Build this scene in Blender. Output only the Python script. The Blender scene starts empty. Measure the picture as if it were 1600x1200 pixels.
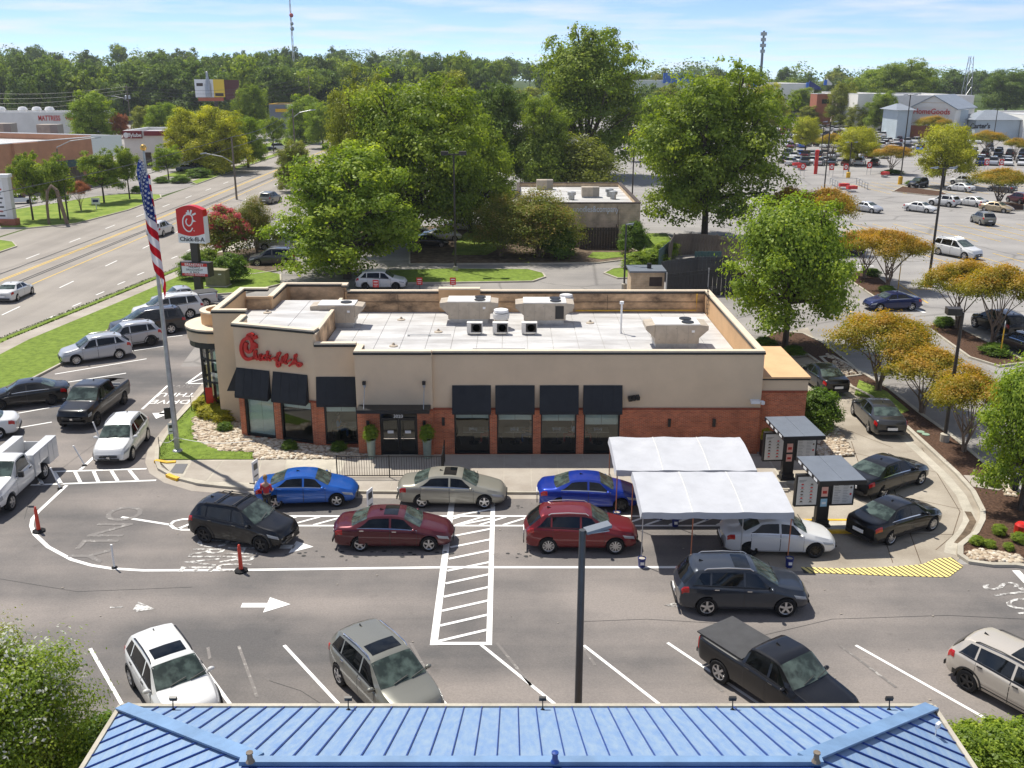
import bpy, math, random
import numpy as np
from mathutils import Vector, Matrix, Euler
SC = bpy.context.scene
COL = SC.collection
R = math.radians
random.seed(7)
# ------------------------------------------------------------------ camera
CAM_H = 18.5
FPX = 1513.0                       # focal length in photograph pixels (1600 wide)
PITCH = math.atan((600 - 115) / FPX)
cam_data = bpy.data.cameras.new('camera')
cam_data.sensor_width = 36.0
cam_data.lens = FPX / 1600 * 36.0
cam_data.clip_start = 0.5
cam_data.clip_end = 20000
cam = bpy.data.objects.new('camera', cam_data)
cam.location = (0, 0, CAM_H)
cam.rotation_euler = (R(90) - PITCH, 0, 0)
COL.objects.link(cam)
SC.camera = cam
# ------------------------------------------------------------------ world, sun, exposure
SUN_EL, SUN_AZ = 63.0, 45.0        # azimuth from +Y towards -X
world = bpy.data.worlds.new('World')
SC.world = world
world.use_nodes = True
wn = world.node_tree.nodes
wl = world.node_tree.links
wn.clear()
w_out = wn.new('ShaderNodeOutputWorld')
w_bg = wn.new('ShaderNodeBackground')
w_bg.inputs['Strength'].default_value = 0.079
w_sky = wn.new('ShaderNodeTexSky')
w_sky.sky_type = 'NISHITA'
w_sky.sun_disc = False
w_sky.sun_elevation = R(SUN_EL)
w_sky.sun_rotation = R(-SUN_AZ)
w_sky.altitude = 0
w_sky.air_density = 0.35
w_sky.dust_density = 0.0
w_sky.ozone_density = 4.0
# scattered fair-weather cloud on a flat layer, so that it closes up towards the horizon
w_tc = wn.new('ShaderNodeTexCoord')
w_sep = wn.new('ShaderNodeSeparateXYZ')
wl.new(w_tc.outputs['Generated'], w_sep.inputs[0])
def w_math(op, a, b):
 n_ = wn.new('ShaderNodeMath'); n_.operation = op
 for k, v in ((0, a), (1, b)):
  if isinstance(v, (int, float)): n_.inputs[k].default_value = v
  else: wl.new(v, n_.inputs[k])
 return n_.outputs[0]
w_h = w_math('ADD', w_math('MAXIMUM', w_sep.outputs[2], 0.0), 0.05)
w_cmb = wn.new('ShaderNodeCombineXYZ')
wl.new(w_math('DIVIDE', w_sep.outputs[0], w_h), w_cmb.inputs[0])
wl.new(w_math('DIVIDE', w_sep.outputs[1], w_h), w_cmb.inputs[1])
w_noise = wn.new('ShaderNodeTexNoise')
w_noise.inputs['Scale'].default_value = 0.85
w_noise.inputs['Detail'].default_value = 7.0
w_noise.inputs['Roughness'].default_value = 0.55
w_ramp = wn.new('ShaderNodeValToRGB')
w_ramp.color_ramp.elements[0].position = 0.42
w_ramp.color_ramp.elements[1].position = 0.78
w_ramp.color_ramp.elements[0].color = (0, 0, 0, 1)
w_ramp.color_ramp.elements[1].color = (1, 1, 1, 1)
w_mix = wn.new('ShaderNodeMix'); w_mix.data_type = 'RGBA'
w_mix.inputs[7].default_value = (5.2, 5.25, 5.45, 1)
w_fac = w_math('MULTIPLY', w_ramp.outputs['Color'], 0.9)
wl.new(w_cmb.outputs[0], w_noise.inputs['Vector'])
wl.new(w_noise.outputs[0], w_ramp.inputs[0])
wl.new(w_sky.outputs['Color'], w_mix.inputs[6])
wl.new(w_fac, w_mix.inputs[0])
wl.new(w_mix.outputs[2], w_bg.inputs['Color'])
wl.new(w_bg.outputs[0], w_out.inputs['Surface'])
sun_data = bpy.data.lights.new('sun', 'SUN')
sun_data.energy = 2.45
sun_data.angle = R(0.8)
sun_data.color = (1.0, 0.95, 0.86)
sun = bpy.data.objects.new('sun', sun_data)
_d = Vector((math.cos(R(SUN_EL)) * math.sin(R(SUN_AZ)), -math.cos(R(SUN_EL)) * math.cos(R(SUN_AZ)), -math.sin(R(SUN_EL))))
sun.rotation_euler = _d.to_track_quat('-Z', 'Y').to_euler()
sun.location = (-60, 60, 120)
COL.objects.link(sun)
SC.view_settings.view_transform = 'Standard'
SC.view_settings.look = 'None'
SC.view_settings.gamma = 1.0
SC.view_settings.use_curve_mapping = False
SC.view_settings.exposure = 1.3
SC.render.engine = 'CYCLES'
SC.cycles.max_bounces = 6
SC.cycles.diffuse_bounces = 3
SC.cycles.glossy_bounces = 3
SC.cycles.transmission_bounces = 4
SC.cycles.transparent_max_bounces = 8
# ------------------------------------------------------------------ places read off the photograph
_cp, _sp = math.cos(PITCH), math.sin(PITCH)
def ray(px, py):
 dx = (px - 800) / FPX
 dy = -(py - 600) / FPX
 return dx, _cp + dy * _sp, -_sp + dy * _cp
def G(px, py, z=0.0):
 """world (x, y) of the point at height z seen at a pixel of the photograph"""
 X, Y, Z = ray(px, py)
 t = (z - CAM_H) / Z
 return (X * t, Y * t)
def HT(px, py, yw):
 """height above the ground of what is seen at a pixel, at distance yw"""
 X, Y, Z = ray(px, py)
 return CAM_H + Z * yw / Y
def XW(px, py, yw):
 X, Y, Z = ray(px, py)
 return X * yw / Y
def PXM(yw, z=0.0):
 """photograph pixels per metre at distance yw"""
 return FPX / (yw * _cp + (CAM_H - z) * _sp)
# ------------------------------------------------------------------ materials
def new_mat(name):
 m = bpy.data.materials.new(name)
 m.use_nodes = True
 n = m.node_tree.nodes
 l = m.node_tree.links
 b = n.get('Principled BSDF')
 return m, n, l, b
def pbr(name, col, rough=0.6, metal=0.0, coat=0.0, var=0.0, scale=4.0, bump=0.0, bscale=60.0, spec=0.5, col2=None, emit=None, stretch=None):
 m, n, l, b = new_mat(name)
 b.inputs['Base Color'].default_value = (*col, 1)
 b.inputs['Roughness'].default_value = rough
 b.inputs['Metallic'].default_value = metal
 b.inputs['Coat Weight'].default_value = coat
 b.inputs['Coat Roughness'].default_value = 0.04
 b.inputs['Specular IOR Level'].default_value = spec
 if var > 0 or bump > 0:
  tc = n.new('ShaderNodeTexCoord')
  src = tc.outputs['Object']
  if stretch:
   mp = n.new('ShaderNodeMapping'); mp.inputs['Scale'].default_value = stretch
   l.new(src, mp.inputs['Vector']); src = mp.outputs['Vector']
 if var > 0:
  nz = n.new('ShaderNodeTexNoise'); nz.inputs['Scale'].default_value = scale
  nz.inputs['Detail'].default_value = 6
  l.new(src, nz.inputs['Vector'])
  rp = n.new('ShaderNodeValToRGB')
  c2 = col2 if col2 else tuple(c * (1 - var) for c in col)
  c1 = tuple(min(1, c * (1 + var * 0.5)) for c in col)
  rp.color_ramp.elements[0].position = 0.34; rp.color_ramp.elements[0].color = (*c2, 1); nz.inputs['Roughness'].default_value = .65
  rp.color_ramp.elements[1].position = 0.66; rp.color_ramp.elements[1].color = (*c1, 1)
  l.new(nz.outputs[0], rp.inputs[0]); l.new(rp.outputs[0], b.inputs['Base Color'])
 if bump > 0:
  nb = n.new('ShaderNodeTexNoise'); nb.inputs['Scale'].default_value = bscale; nb.inputs['Detail'].default_value = 4
  l.new(src, nb.inputs['Vector'])
  bp = n.new('ShaderNodeBump'); bp.inputs['Strength'].default_value = bump; bp.inputs['Distance'].default_value = 0.02
  l.new(nb.outputs[0], bp.inputs['Height']); l.new(bp.outputs[0], b.inputs['Normal'])
 if emit:
  b.inputs['Emission Color'].default_value = (*emit, 1); b.inputs['Emission Strength'].default_value = 1
 return m
def paving(name, dark, light, grain=0.25, blotch=0.18, streak=(0.05, 0.35), crack=0.0, rough=0.85, stain=0.35):
 """asphalt or concrete: wide blotches, traffic streaks, fine grain, oil spots and hair cracks"""
 m, n, l, b = new_mat(name)
 b.inputs['Roughness'].default_value = rough
 b.inputs['Specular IOR Level'].default_value = 0.25
 tc = n.new('ShaderNodeTexCoord')
 def noise(scale, detail=5, st=None, rough_=0.55):
  nz = n.new('ShaderNodeTexNoise'); nz.inputs['Scale'].default_value = scale
  nz.inputs['Detail'].default_value = detail; nz.inputs['Roughness'].default_value = rough_
  if st:
   mp = n.new('ShaderNodeMapping'); mp.inputs['Scale'].default_value = (st[0], st[1], 1)
   l.new(tc.outputs['Object'], mp.inputs['Vector']); l.new(mp.outputs['Vector'], nz.inputs['Vector'])
  else:
   l.new(tc.outputs['Object'], nz.inputs['Vector'])
  return nz.outputs[0]
 a = noise(blotch, 6)
 s = noise(1.0, 4, streak)
 mx = n.new('ShaderNodeMath'); mx.operation = 'ADD'
 l.new(a, mx.inputs[0]); l.new(s, mx.inputs[1])
 hf = n.new('ShaderNodeMath'); hf.operation = 'MULTIPLY'; hf.inputs[1].default_value = 0.5
 l.new(mx.outputs[0], hf.inputs[0])
 rp = n.new('ShaderNodeValToRGB')
 rp.color_ramp.elements[0].position = 0.38; rp.color_ramp.elements[0].color = (*dark, 1)
 rp.color_ramp.elements[1].position = 0.60; rp.color_ramp.elements[1].color = (*light, 1)
 l.new(hf.outputs[0], rp.inputs[0])
 cur = rp.outputs[0]
 g = noise(14.0, 8, None, 0.75)
 gm = n.new('ShaderNodeMapRange'); gm.inputs[1].default_value = 0.3; gm.inputs[2].default_value = 0.7
 gm.inputs[3].default_value = 1 - grain; gm.inputs[4].default_value = 1 + grain
 l.new(g, gm.inputs[0])
 mm = n.new('ShaderNodeMix'); mm.data_type = 'RGBA'; mm.blend_type = 'MULTIPLY'; mm.inputs[0].default_value = 1
 l.new(cur, mm.inputs[6]); l.new(gm.outputs[0], mm.inputs[7]); cur = mm.outputs[2]
 if stain > 0:
  st = noise(0.9, 3)
  sr = n.new('ShaderNodeValToRGB')
  sr.color_ramp.elements[0].position = 0.66; sr.color_ramp.elements[0].color = (1, 1, 1, 1)
  sr.color_ramp.elements[1].position = 0.80; sr.color_ramp.elements[1].color = (1 - stain,) * 3 + (1,)
  l.new(st, sr.inputs[0])
  m2 = n.new('ShaderNodeMix'); m2.data_type = 'RGBA'; m2.blend_type = 'MULTIPLY'; m2.inputs[0].default_value = 1
  l.new(cur, m2.inputs[6]); l.new(sr.outputs[0], m2.inputs[7]); cur = m2.outputs[2]
 if crack > 0:
  vo = n.new('ShaderNodeTexVoronoi'); vo.feature = 'DISTANCE_TO_EDGE'; vo.inputs['Scale'].default_value = crack
  nz = noise(0.6, 5)
  ad = n.new('ShaderNodeMix'); ad.data_type = 'RGBA'; ad.blend_type = 'ADD'; ad.inputs[0].default_value = 0.9
  l.new(tc.outputs['Object'], ad.inputs[6]); l.new(nz, ad.inputs[7]); l.new(ad.outputs[2], vo.inputs['Vector'])
  cr = n.new('ShaderNodeValToRGB')
  cr.color_ramp.elements[0].position = 0.0; cr.color_ramp.elements[0].color = (0.68, 0.68, 0.68, 1)
  cr.color_ramp.elements[1].position = 0.02; cr.color_ramp.elements[1].color = (1, 1, 1, 1)
  l.new(vo.outputs['Distance'], cr.inputs[0])
  m3 = n.new('ShaderNodeMix'); m3.data_type = 'RGBA'; m3.blend_type = 'MULTIPLY'; m3.inputs[0].default_value = 1
  l.new(cur, m3.inputs[6]); l.new(cr.outputs[0], m3.inputs[7]); cur = m3.outputs[2]
 l.new(cur, b.inputs['Base Color'])
 bp = n.new('ShaderNodeBump'); bp.inputs['Strength'].default_value = 0.25; bp.inputs['Distance'].default_value = 0.01
 l.new(g, bp.inputs['Height']); l.new(bp.outputs[0], b.inputs['Normal'])
 return m
def worn_paint(name, col, under, wear=0.5):
 """road paint worn through to the asphalt in patches"""
 m, n, l, b = new_mat(name)
 tc = n.new('ShaderNodeTexCoord')
 nz = n.new('ShaderNodeTexNoise'); nz.inputs['Scale'].default_value = 3.5; nz.inputs['Detail'].default_value = 8; nz.inputs['Roughness'].default_value = 0.7
 l.new(tc.outputs['Object'], nz.inputs['Vector'])
 rp = n.new('ShaderNodeValToRGB')
 rp.color_ramp.elements[0].position = max(0.0, wear - 0.06); rp.color_ramp.elements[0].color = (*under, 1)
 rp.color_ramp.elements[1].position = wear + 0.06; rp.color_ramp.elements[1].color = (*col, 1)
 l.new(nz.outputs[0], rp.inputs[0]); l.new(rp.outputs[0], b.inputs['Base Color'])
 b.inputs['Roughness'].default_value = 0.7
 return m
def brick_mat(name, c1, c2, mortar, sx=0.2, sz=0.067):
 m, n, l, b = new_mat(name)
 tc = n.new('ShaderNodeTexCoord')
 br = n.new('ShaderNodeTexBrick')
 sep = n.new('ShaderNodeSeparateXYZ'); l.new(tc.outputs['Object'], sep.inputs[0])
 add = n.new('ShaderNodeMath'); add.operation = 'ADD'; l.new(sep.outputs[0], add.inputs[0]); l.new(sep.outputs[1], add.inputs[1])
 cmb = n.new('ShaderNodeCombineXYZ'); l.new(add.outputs[0], cmb.inputs[0]); l.new(sep.outputs[2], cmb.inputs[1])
 l.new(cmb.outputs[0], br.inputs['Vector'])
 br.inputs['Color1'].default_value = (*c1, 1); br.inputs['Color2'].default_value = (*c2, 1); br.inputs['Mortar'].default_value = (*mortar, 1)
 br.inputs['Scale'].default_value = 1.0; br.inputs['Brick Width'].default_value = sx; br.inputs['Row Height'].default_value = sz
 br.inputs['Mortar Size'].default_value = 0.009; br.inputs['Bias'].default_value = -0.15
 nz = n.new('ShaderNodeTexNoise'); nz.inputs['Scale'].default_value = 1.2; nz.inputs['Detail'].default_value = 6
 l.new(tc.outputs['Object'], nz.inputs['Vector'])
 gm = n.new('ShaderNodeMapRange'); gm.inputs[1].default_value = 0.3; gm.inputs[2].default_value = 0.7; gm.inputs[3].default_value = 0.72; gm.inputs[4].default_value = 1.2
 l.new(nz.outputs[0], gm.inputs[0])
 mm = n.new('ShaderNodeMix'); mm.data_type = 'RGBA'; mm.blend_type = 'MULTIPLY'; mm.inputs[0].default_value = 1
 l.new(br.outputs['Color'], mm.inputs[6]); l.new(gm.outputs[0], mm.inputs[7]); l.new(mm.outputs[2], b.inputs['Base Color'])
 bp = n.new('ShaderNodeBump'); bp.inputs['Strength'].default_value = 0.5; bp.inputs['Distance'].default_value = 0.01; bp.invert = True
 l.new(br.outputs['Fac'], bp.inputs['Height']); l.new(bp.outputs[0], b.inputs['Normal'])
 b.inputs['Roughness'].default_value = 0.85
 return m
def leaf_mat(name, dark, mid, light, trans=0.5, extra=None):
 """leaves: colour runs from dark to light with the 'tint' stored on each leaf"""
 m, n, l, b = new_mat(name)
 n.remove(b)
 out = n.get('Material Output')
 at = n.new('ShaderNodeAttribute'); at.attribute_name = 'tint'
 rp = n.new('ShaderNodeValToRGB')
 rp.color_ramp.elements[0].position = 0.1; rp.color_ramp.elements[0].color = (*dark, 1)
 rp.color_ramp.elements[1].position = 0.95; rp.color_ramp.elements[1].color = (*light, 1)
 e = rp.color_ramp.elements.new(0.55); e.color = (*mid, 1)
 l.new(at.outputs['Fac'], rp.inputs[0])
 d = n.new('ShaderNodeBsdfDiffuse'); t = n.new('ShaderNodeBsdfTranslucent')
 hs = n.new('ShaderNodeHueSaturation'); hs.inputs['Value'].default_value = 1.25; hs.inputs['Saturation'].default_value = 1.1
 l.new(rp.outputs[0], d.inputs[0]); l.new(rp.outputs[0], hs.inputs['Color']); l.new(hs.outputs[0], t.inputs[0])
 mx = n.new('ShaderNodeMixShader'); mx.inputs[0].default_value = trans
 l.new(d.outputs[0], mx.inputs[1]); l.new(t.outputs[0], mx.inputs[2])
 gl = n.new('ShaderNodeBsdfGlossy'); gl.inputs['Roughness'].default_value = 0.45; gl.inputs[0].default_value = (0.8, 0.85, 0.8, 1)
 m2 = n.new('ShaderNodeMixShader'); m2.inputs[0].default_value = 0.015
 l.new(mx.outputs[0], m2.inputs[1]); l.new(gl.outputs[0], m2.inputs[2])
 l.new(m2.outputs[0], out.inputs['Surface'])
 return m
M = {}
M['asphalt'] = paving('asphalt', (0.108, 0.103, 0.101), (0.248, 0.220, 0.200), grain=0.18, streak=(0.035, 0.30))
M['road_asphalt'] = paving('road_asphalt', (0.245, 0.222, 0.196), (0.315, 0.286, 0.252), grain=0.1, streak=(0.5, 0.02), stain=0.1)
M['lot_asphalt'] = paving('lot_asphalt', (0.245, 0.234, 0.224), (0.325, 0.310, 0.293), grain=0.12, crack=0.07, stain=0.25)
M['lane_asphalt'] = paving('lane_asphalt', (0.215, 0.202, 0.190), (0.310, 0.288, 0.264), grain=0.14, stain=0.25, crack=0.12)
M['concrete'] = paving('concrete', (0.265, 0.228, 0.180), (0.400, 0.355, 0.290), grain=0.1, blotch=0.5, stain=0.35)
M['sidewalk'] = paving('sidewalk', (0.32, 0.28, 0.235), (0.41, 0.37, 0.315), grain=0.08, blotch=0.8, stain=0.15)
M['kerb'] = paving('kerb', (0.36, 0.33, 0.27), (0.50, 0.46, 0.38), grain=0.12, blotch=1.5, stain=0.3)
M['grass'] = pbr('grass', (0.170, 0.235, 0.040), 0.9, var=0.35, scale=2.6, bump=1.0, bscale=25, spec=0.1, col2=(0.110, 0.160, 0.028))
M['grass_dry'] = pbr('grass_dry', (0.20, 0.25, 0.05), 0.9, var=0.5, scale=0.5, bump=0.8, bscale=15, spec=0.1, col2=(0.12, 0.19, 0.03))
M['mulch'] = pbr('mulch', (0.105, 0.062, 0.042), 0.95, var=0.6, scale=9, bump=1.0, bscale=30, spec=0.1)
M['dirt'] = pbr('dirt', (0.16, 0.12, 0.085), 0.95, var=0.5, scale=1.5, bump=0.6, bscale=20, spec=0.1)
M['ground'] = pbr('ground', (0.075, 0.11, 0.03), 0.95, var=0.6, scale=0.02, spec=0.05)
M['white_paint'] = worn_paint('white_paint', (0.80, 0.79, 0.76), (0.30, 0.29, 0.27), 0.30)
M['white_worn'] = worn_paint('white_worn', (0.66, 0.65, 0.62), (0.165, 0.150, 0.139), 0.50)
M['white_faded'] = worn_paint('white_faded', (0.40, 0.38, 0.35), (0.165, 0.150, 0.139), 0.60)
M['yellow_paint'] = worn_paint('yellow_paint', (0.72, 0.47, 0.07), (0.35, 0.27, 0.12), 0.36)
M['yellow_pale'] = worn_paint('yellow_pale', (0.80, 0.64, 0.22), (0.40, 0.34, 0.2), 0.36)
M['black'] = pbr('black', (0.012, 0.012, 0.013), 0.45)
M['rubber'] = pbr('rubber', (0.016, 0.016, 0.017), 0.85, spec=0.2)
M['tar'] = pbr('tar', (0.03, 0.03, 0.03), 0.7)
M['white_metal'] = pbr('white_metal', (0.78, 0.78, 0.77), 0.45)
M['steel'] = pbr('steel', (0.42, 0.42, 0.43), 0.35, metal=0.7, var=0.2, scale=3)
M['chrome'] = pbr('chrome', (0.75, 0.75, 0.76), 0.12, metal=1.0)
M['alloy'] = pbr('alloy', (0.55, 0.55, 0.56), 0.28, metal=0.8)
M['dark_alloy'] = pbr('dark_alloy', (0.035, 0.035, 0.037), 0.35, metal=0.5)
M['red'] = pbr('red', (0.55, 0.02, 0.015), 0.4)
M['sign_red'] = pbr('sign_red', (0.58, 0.012, 0.014), 0.35)
M['red_lens'] = pbr('red_lens', (0.42, 0.008, 0.008), 0.12, coat=0.6)
M['lamp_lens'] = pbr('lamp_lens', (0.34, 0.35, 0.36), 0.08, coat=0.8)
M['white'] = pbr('white', (0.80, 0.80, 0.79), 0.5)
M['bronze_pole'] = pbr('bronze_pole', (0.042, 0.034, 0.028), 0.5, var=0.3, scale=2)
M['grey_pole'] = pbr('grey_pole', (0.055, 0.057, 0.060), 0.45, var=0.2, scale=2)
M['wood_pole'] = pbr('wood_pole', (0.20, 0.165, 0.13), 0.85, var=0.35, scale=3, stretch=(1, 1, 0.1))
M['yellow_block'] = pbr('yellow_block', (0.72, 0.42, 0.02), 0.6, var=0.2, scale=3)
M['bark'] = pbr('bark', (0.085, 0.065, 0.050), 0.95, var=0.5, scale=6, bump=0.6, bscale=20, stretch=(1, 1, 0.25))
M['pale_bark'] = pbr('pale_bark', (0.22, 0.16, 0.115), 0.9, var=0.4, scale=5, stretch=(1, 1, 0.25))
# ------------------------------------------------------------------ mesh builder
class MB:
 def __init__(self):
  self.v = []; self.f = []; self.m = []
 def add(self, vs, fs, mi=0):
  o = len(self.v)
  self.v.extend([tuple(p) for p in vs])
  for f in fs:
   self.f.append(tuple(i + o for i in f)); self.m.append(mi)
  return self
 def box(self, x0, y0, z0, x1, y1, z1, mi=0):
  vs = [(x0, y0, z0), (x1, y0, z0), (x1, y1, z0), (x0, y1, z0), (x0, y0, z1), (x1, y0, z1), (x1, y1, z1), (x0, y1, z1)]
  return self.add(vs, [(3, 2, 1, 0), (4, 5, 6, 7), (0, 1, 5, 4), (1, 2, 6, 5), (2, 3, 7, 6), (3, 0, 4, 7)], mi)
 def obox(self, c, ax, ay, az, mi=0):
  """box with half-axis vectors ax, ay, az about c"""
  c, ax, ay, az = Vector(c), Vector(ax), Vector(ay), Vector(az)
  vs = [c + sx * ax + sy * ay + sz * az for sz in (-1, 1) for sx, sy in ((-1, -1), (1, -1), (1, 1), (-1, 1))]
  return self.add(vs, [(3, 2, 1, 0), (4, 5, 6, 7), (0, 1, 5, 4), (1, 2, 6, 5), (2, 3, 7, 6), (3, 0, 4, 7)], mi)
 def bar(self, a, b, w, h=None, mi=0, up=(0, 0, 1)):
  """rectangular bar from a to b"""
  a, b = Vector(a), Vector(b); h = w if h is None else h
  d = (b - a); L = d.length; d.normalize()
  u = Vector(up)
  if abs(d.dot(u)) > 0.98: u = Vector((0, 1, 0))
  s = d.cross(u).normalized(); t = s.cross(d).normalized()
  return self.obox((a + b) / 2, d * L / 2, s * w / 2, t * h / 2, mi)
 def prism(self, poly, z0, z1, mi=0, side_mi=None):
  n = len(poly)
  area = sum(poly[i][0] * poly[(i + 1) % n][1] - poly[(i + 1) % n][0] * poly[i][1] for i in range(n))
  if area < 0: poly = poly[::-1]
  vs = [(p[0], p[1], z0) for p in poly] + [(p[0], p[1], z1) for p in poly]
  self.add(vs, [tuple(range(n, 2 * n))], mi)
  o = len(self.v) - 2 * n
  sm = mi if side_mi is None else side_mi
  for i in range(n):
   j = (i + 1) % n
   self.f.append((o + i, o + j, o + n + j, o + n + i)); self.m.append(sm)
  self.f.append(tuple(o + i for i in range(n - 1, -1, -1))); self.m.append(sm)
  return self
 def sheet(self, poly, z, mi=0):
  n = len(poly)
  area = sum(poly[i][0] * poly[(i + 1) % n][1] - poly[(i + 1) % n][0] * poly[i][1] for i in range(n))
  if area < 0: poly = poly[::-1]
  return self.add([(p[0], p[1], z) for p in poly], [tuple(range(n))], mi)
 def ribbon(self, pts, w, z, mi=0):
  """flat painted line along a polyline"""
  pts = [Vector((p[0], p[1], 0)) for p in pts]
  L = []
  for i, p in enumerate(pts):
   a = pts[max(0, i - 1)]; b = pts[min(len(pts) - 1, i + 1)]
   d = (b - a).normalized(); s = Vector((-d.y, d.x, 0)) * (w / 2)
   L.append((p + s, p - s))
  vs = []
  for a, b in L: vs += [(a.x, a.y, z), (b.x, b.y, z)]
  return self.add(vs, [(2 * i + 1, 2 * i + 3, 2 * i + 2, 2 * i) for i in range(len(pts) - 1)], mi)
 def wall(self, pts, w, z0, z1, mi=0, closed=False, side=0.0, top_mi=None):
  """upright strip of thickness w along a polyline (kerbs, parapets); side shifts it sideways"""
  P = [Vector((p[0], p[1])) for p in pts]; n = len(P)
  A, B = [], []
  for i in range(n):
   a = P[(i - 1) % n] if (closed or i > 0) else P[i]
   c = P[(i + 1) % n] if (closed or i < n - 1) else P[i]
   d1 = (P[i] - a); d2 = (c - P[i])
   if d1.length < 1e-6: d1 = d2
   if d2.length < 1e-6: d2 = d1
   d1 = d1.normalized(); d2 = d2.normalized()
   n1 = Vector((-d1.y, d1.x)); n2 = Vector((-d2.y, d2.x))
   nn = (n1 + n2)
   if nn.length < 1e-4: nn = n1
   nn = nn.normalized(); k = 1 / max(0.35, nn.dot(n1))
   A.append(P[i] + nn * k * (w / 2 + side)); B.append(P[i] + nn * k * (-w / 2 + side))
  vs = []
  for a, b in zip(A, B):
   vs += [(a.x, a.y, z0), (b.x, b.y, z0), (b.x, b.y, z1), (a.x, a.y, z1)]
  o = len(self.v); self.v.extend(vs)
  tm = mi if top_mi is None else top_mi
  for i in range(n if closed else n - 1):
   p = o + 4 * i; q = o + 4 * ((i + 1) % n)
   for k, mm in ((0, mi), (1, mi), (2, tm), (3, mi)):
    k2 = (k + 1) % 4
    self.f.append((p + k, p + k2, q + k2, q + k)); self.m.append(mm)
  if not closed:
   self.f.append((o, o + 3, o + 2, o + 1)); self.m.append(mi)
   e = o + 4 * (n - 1); self.f.append((e, e + 1, e + 2, e + 3)); self.m.append(mi)
  return self
 def cyl(self, a, b, r0, r1=None, n=10, mi=0, caps=True):
  a, b = Vector(a), Vector(b); r1 = r0 if r1 is None else r1
  d = (b - a).normalized(); u = Vector((0, 0, 1)) if abs(d.z) < 0.9 else Vector((1, 0, 0))
  s = d.cross(u).normalized(); t = d.cross(s).normalized()
  vs = []
  for c, r in ((a, r0), (b, r1)):
   for i in range(n):
    an = 2 * math.pi * i / n
    vs.append(c + s * (r * math.cos(an)) + t * (r * math.sin(an)))
  fs = [(i, (i + 1) % n, n + (i + 1) % n, n + i) for i in range(n)]
  if caps: fs += [tuple(range(n - 1, -1, -1)), tuple(range(n, 2 * n))]
  return self.add(vs, fs, mi)
 def tube(self, pts, r, n=6, mi=0, r1=None):
  """tube along a polyline, radius running from r to r1"""
  pts = [Vector(p) for p in pts]; k = len(pts); r1 = r if r1 is None else r1
  vs = []
  ref = Vector((0.13, 0.31, 0.94)).normalized()
  for i, p in enumerate(pts):
   d = (pts[min(k - 1, i + 1)] - pts[max(0, i - 1)])
   if d.length < 1e-9: d = Vector((0, 0, 1))
   d.normalize()
   u = ref if abs(d.dot(ref)) < 0.95 else Vector((1, 0, 0))
   s = d.cross(u).normalized(); t = d.cross(s).normalized()
   rr = r + (r1 - r) * i / max(1, k - 1)
   for j in range(n):
    an = 2 * math.pi * j / n
    vs.append(p + s * (rr * math.cos(an)) + t * (rr * math.sin(an)))
  fs = []
  for i in range(k - 1):
   for j in range(n):
    fs.append((i * n + j, i * n + (j + 1) % n, (i + 1) * n + (j + 1) % n, (i + 1) * n + j))
  fs += [tuple(range(n - 1, -1, -1)), tuple((k - 1) * n + j for j in range(n))]
  return self.add(vs, fs, mi)
 def lathe(self, prof, n=16, c=(0, 0, 0), axis='z', mi=0, cap=True):
  vs = []
  for r, h in prof:
   for i in range(n):
    an = 2 * math.pi * i / n
    x, y = r * math.cos(an), r * math.sin(an)
    vs.append((c[0] + x, c[1] + y, c[2] + h) if axis == 'z' else (c[0] + x, c[1] + h, c[2] + y))
  k = len(prof)
  fs = [(i * n + j, i * n + (j + 1) % n, (i + 1) * n + (j + 1) % n, (i + 1) * n + j) for i in range(k - 1) for j in range(n)]
  if cap: fs += [tuple(range(n - 1, -1, -1)), tuple((k - 1) * n + j for j in range(n))]
  if axis != 'z': fs = [tuple(reversed(f)) for f in fs]
  return self.add(vs, fs, mi)
 def blob(self, c, r, seed=0, k=0.15, n=7, mi=0, m=10):
  """uneven ellipsoid"""
  rnd = random.Random(seed); vs = []
  for i in range(1, n):
   th = math.pi * i / n
   for j in range(m):
    ph = 2 * math.pi * j / m; q = 1 + rnd.uniform(-k, k)
    vs.append((c[0] + r[0] * q * math.sin(th) * math.cos(ph), c[1] + r[1] * q * math.sin(th) * math.sin(ph), c[2] + r[2] * q * math.cos(th)))
  top = len(vs); vs.append((c[0], c[1], c[2] + r[2])); vs.append((c[0], c[1], c[2] - r[2]))
  fs = [(i * m + j, (i + 1) * m + j, (i + 1) * m + (j + 1) % m, i * m + (j + 1) % m) for i in range(n - 2) for j in range(m)]
  fs += [(top, j, (j + 1) % m) for j in range(m)] + [(top + 1, (n - 2) * m + (j + 1) % m, (n - 2) * m + j) for j in range(m)]
  return self.add(vs, fs, mi)
 def mesh(self, name, mats, smooth=False, angle=None):
  me = bpy.data.meshes.new(name)
  me.from_pydata(self.v, [], self.f)
  for mt in (mats if isinstance(mats, (list, tuple)) else [mats]): me.materials.append(mt)
  if any(self.m): me.polygons.foreach_set('material_index', self.m)
  if smooth:
   me.polygons.foreach_set('use_smooth', [True] * len(me.polygons))
   me.set_sharp_from_angle(angle=R(angle or 35))
  me.update()
  return me
def link(name, me, parent=None, loc=None, rot=None):
 o = bpy.data.objects.new(name, me); COL.objects.link(o)
 if parent is not None: o.parent = parent
 if loc is not None: o.location = loc
 if rot is not None: o.rotation_euler = rot
 return o
def part(name, mb, mats, parent, smooth=False, label=None, kind=None, angle=None):
 o = link(name, mb.mesh(name, mats, smooth, angle), parent)
 if label: o['label'] = label
 if kind: o['kind'] = kind
 return o
def tag(o, label, cat, group=None):
 o['label'] = label; o['category'] = cat
 if group: o['group'] = group
 return o
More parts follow.
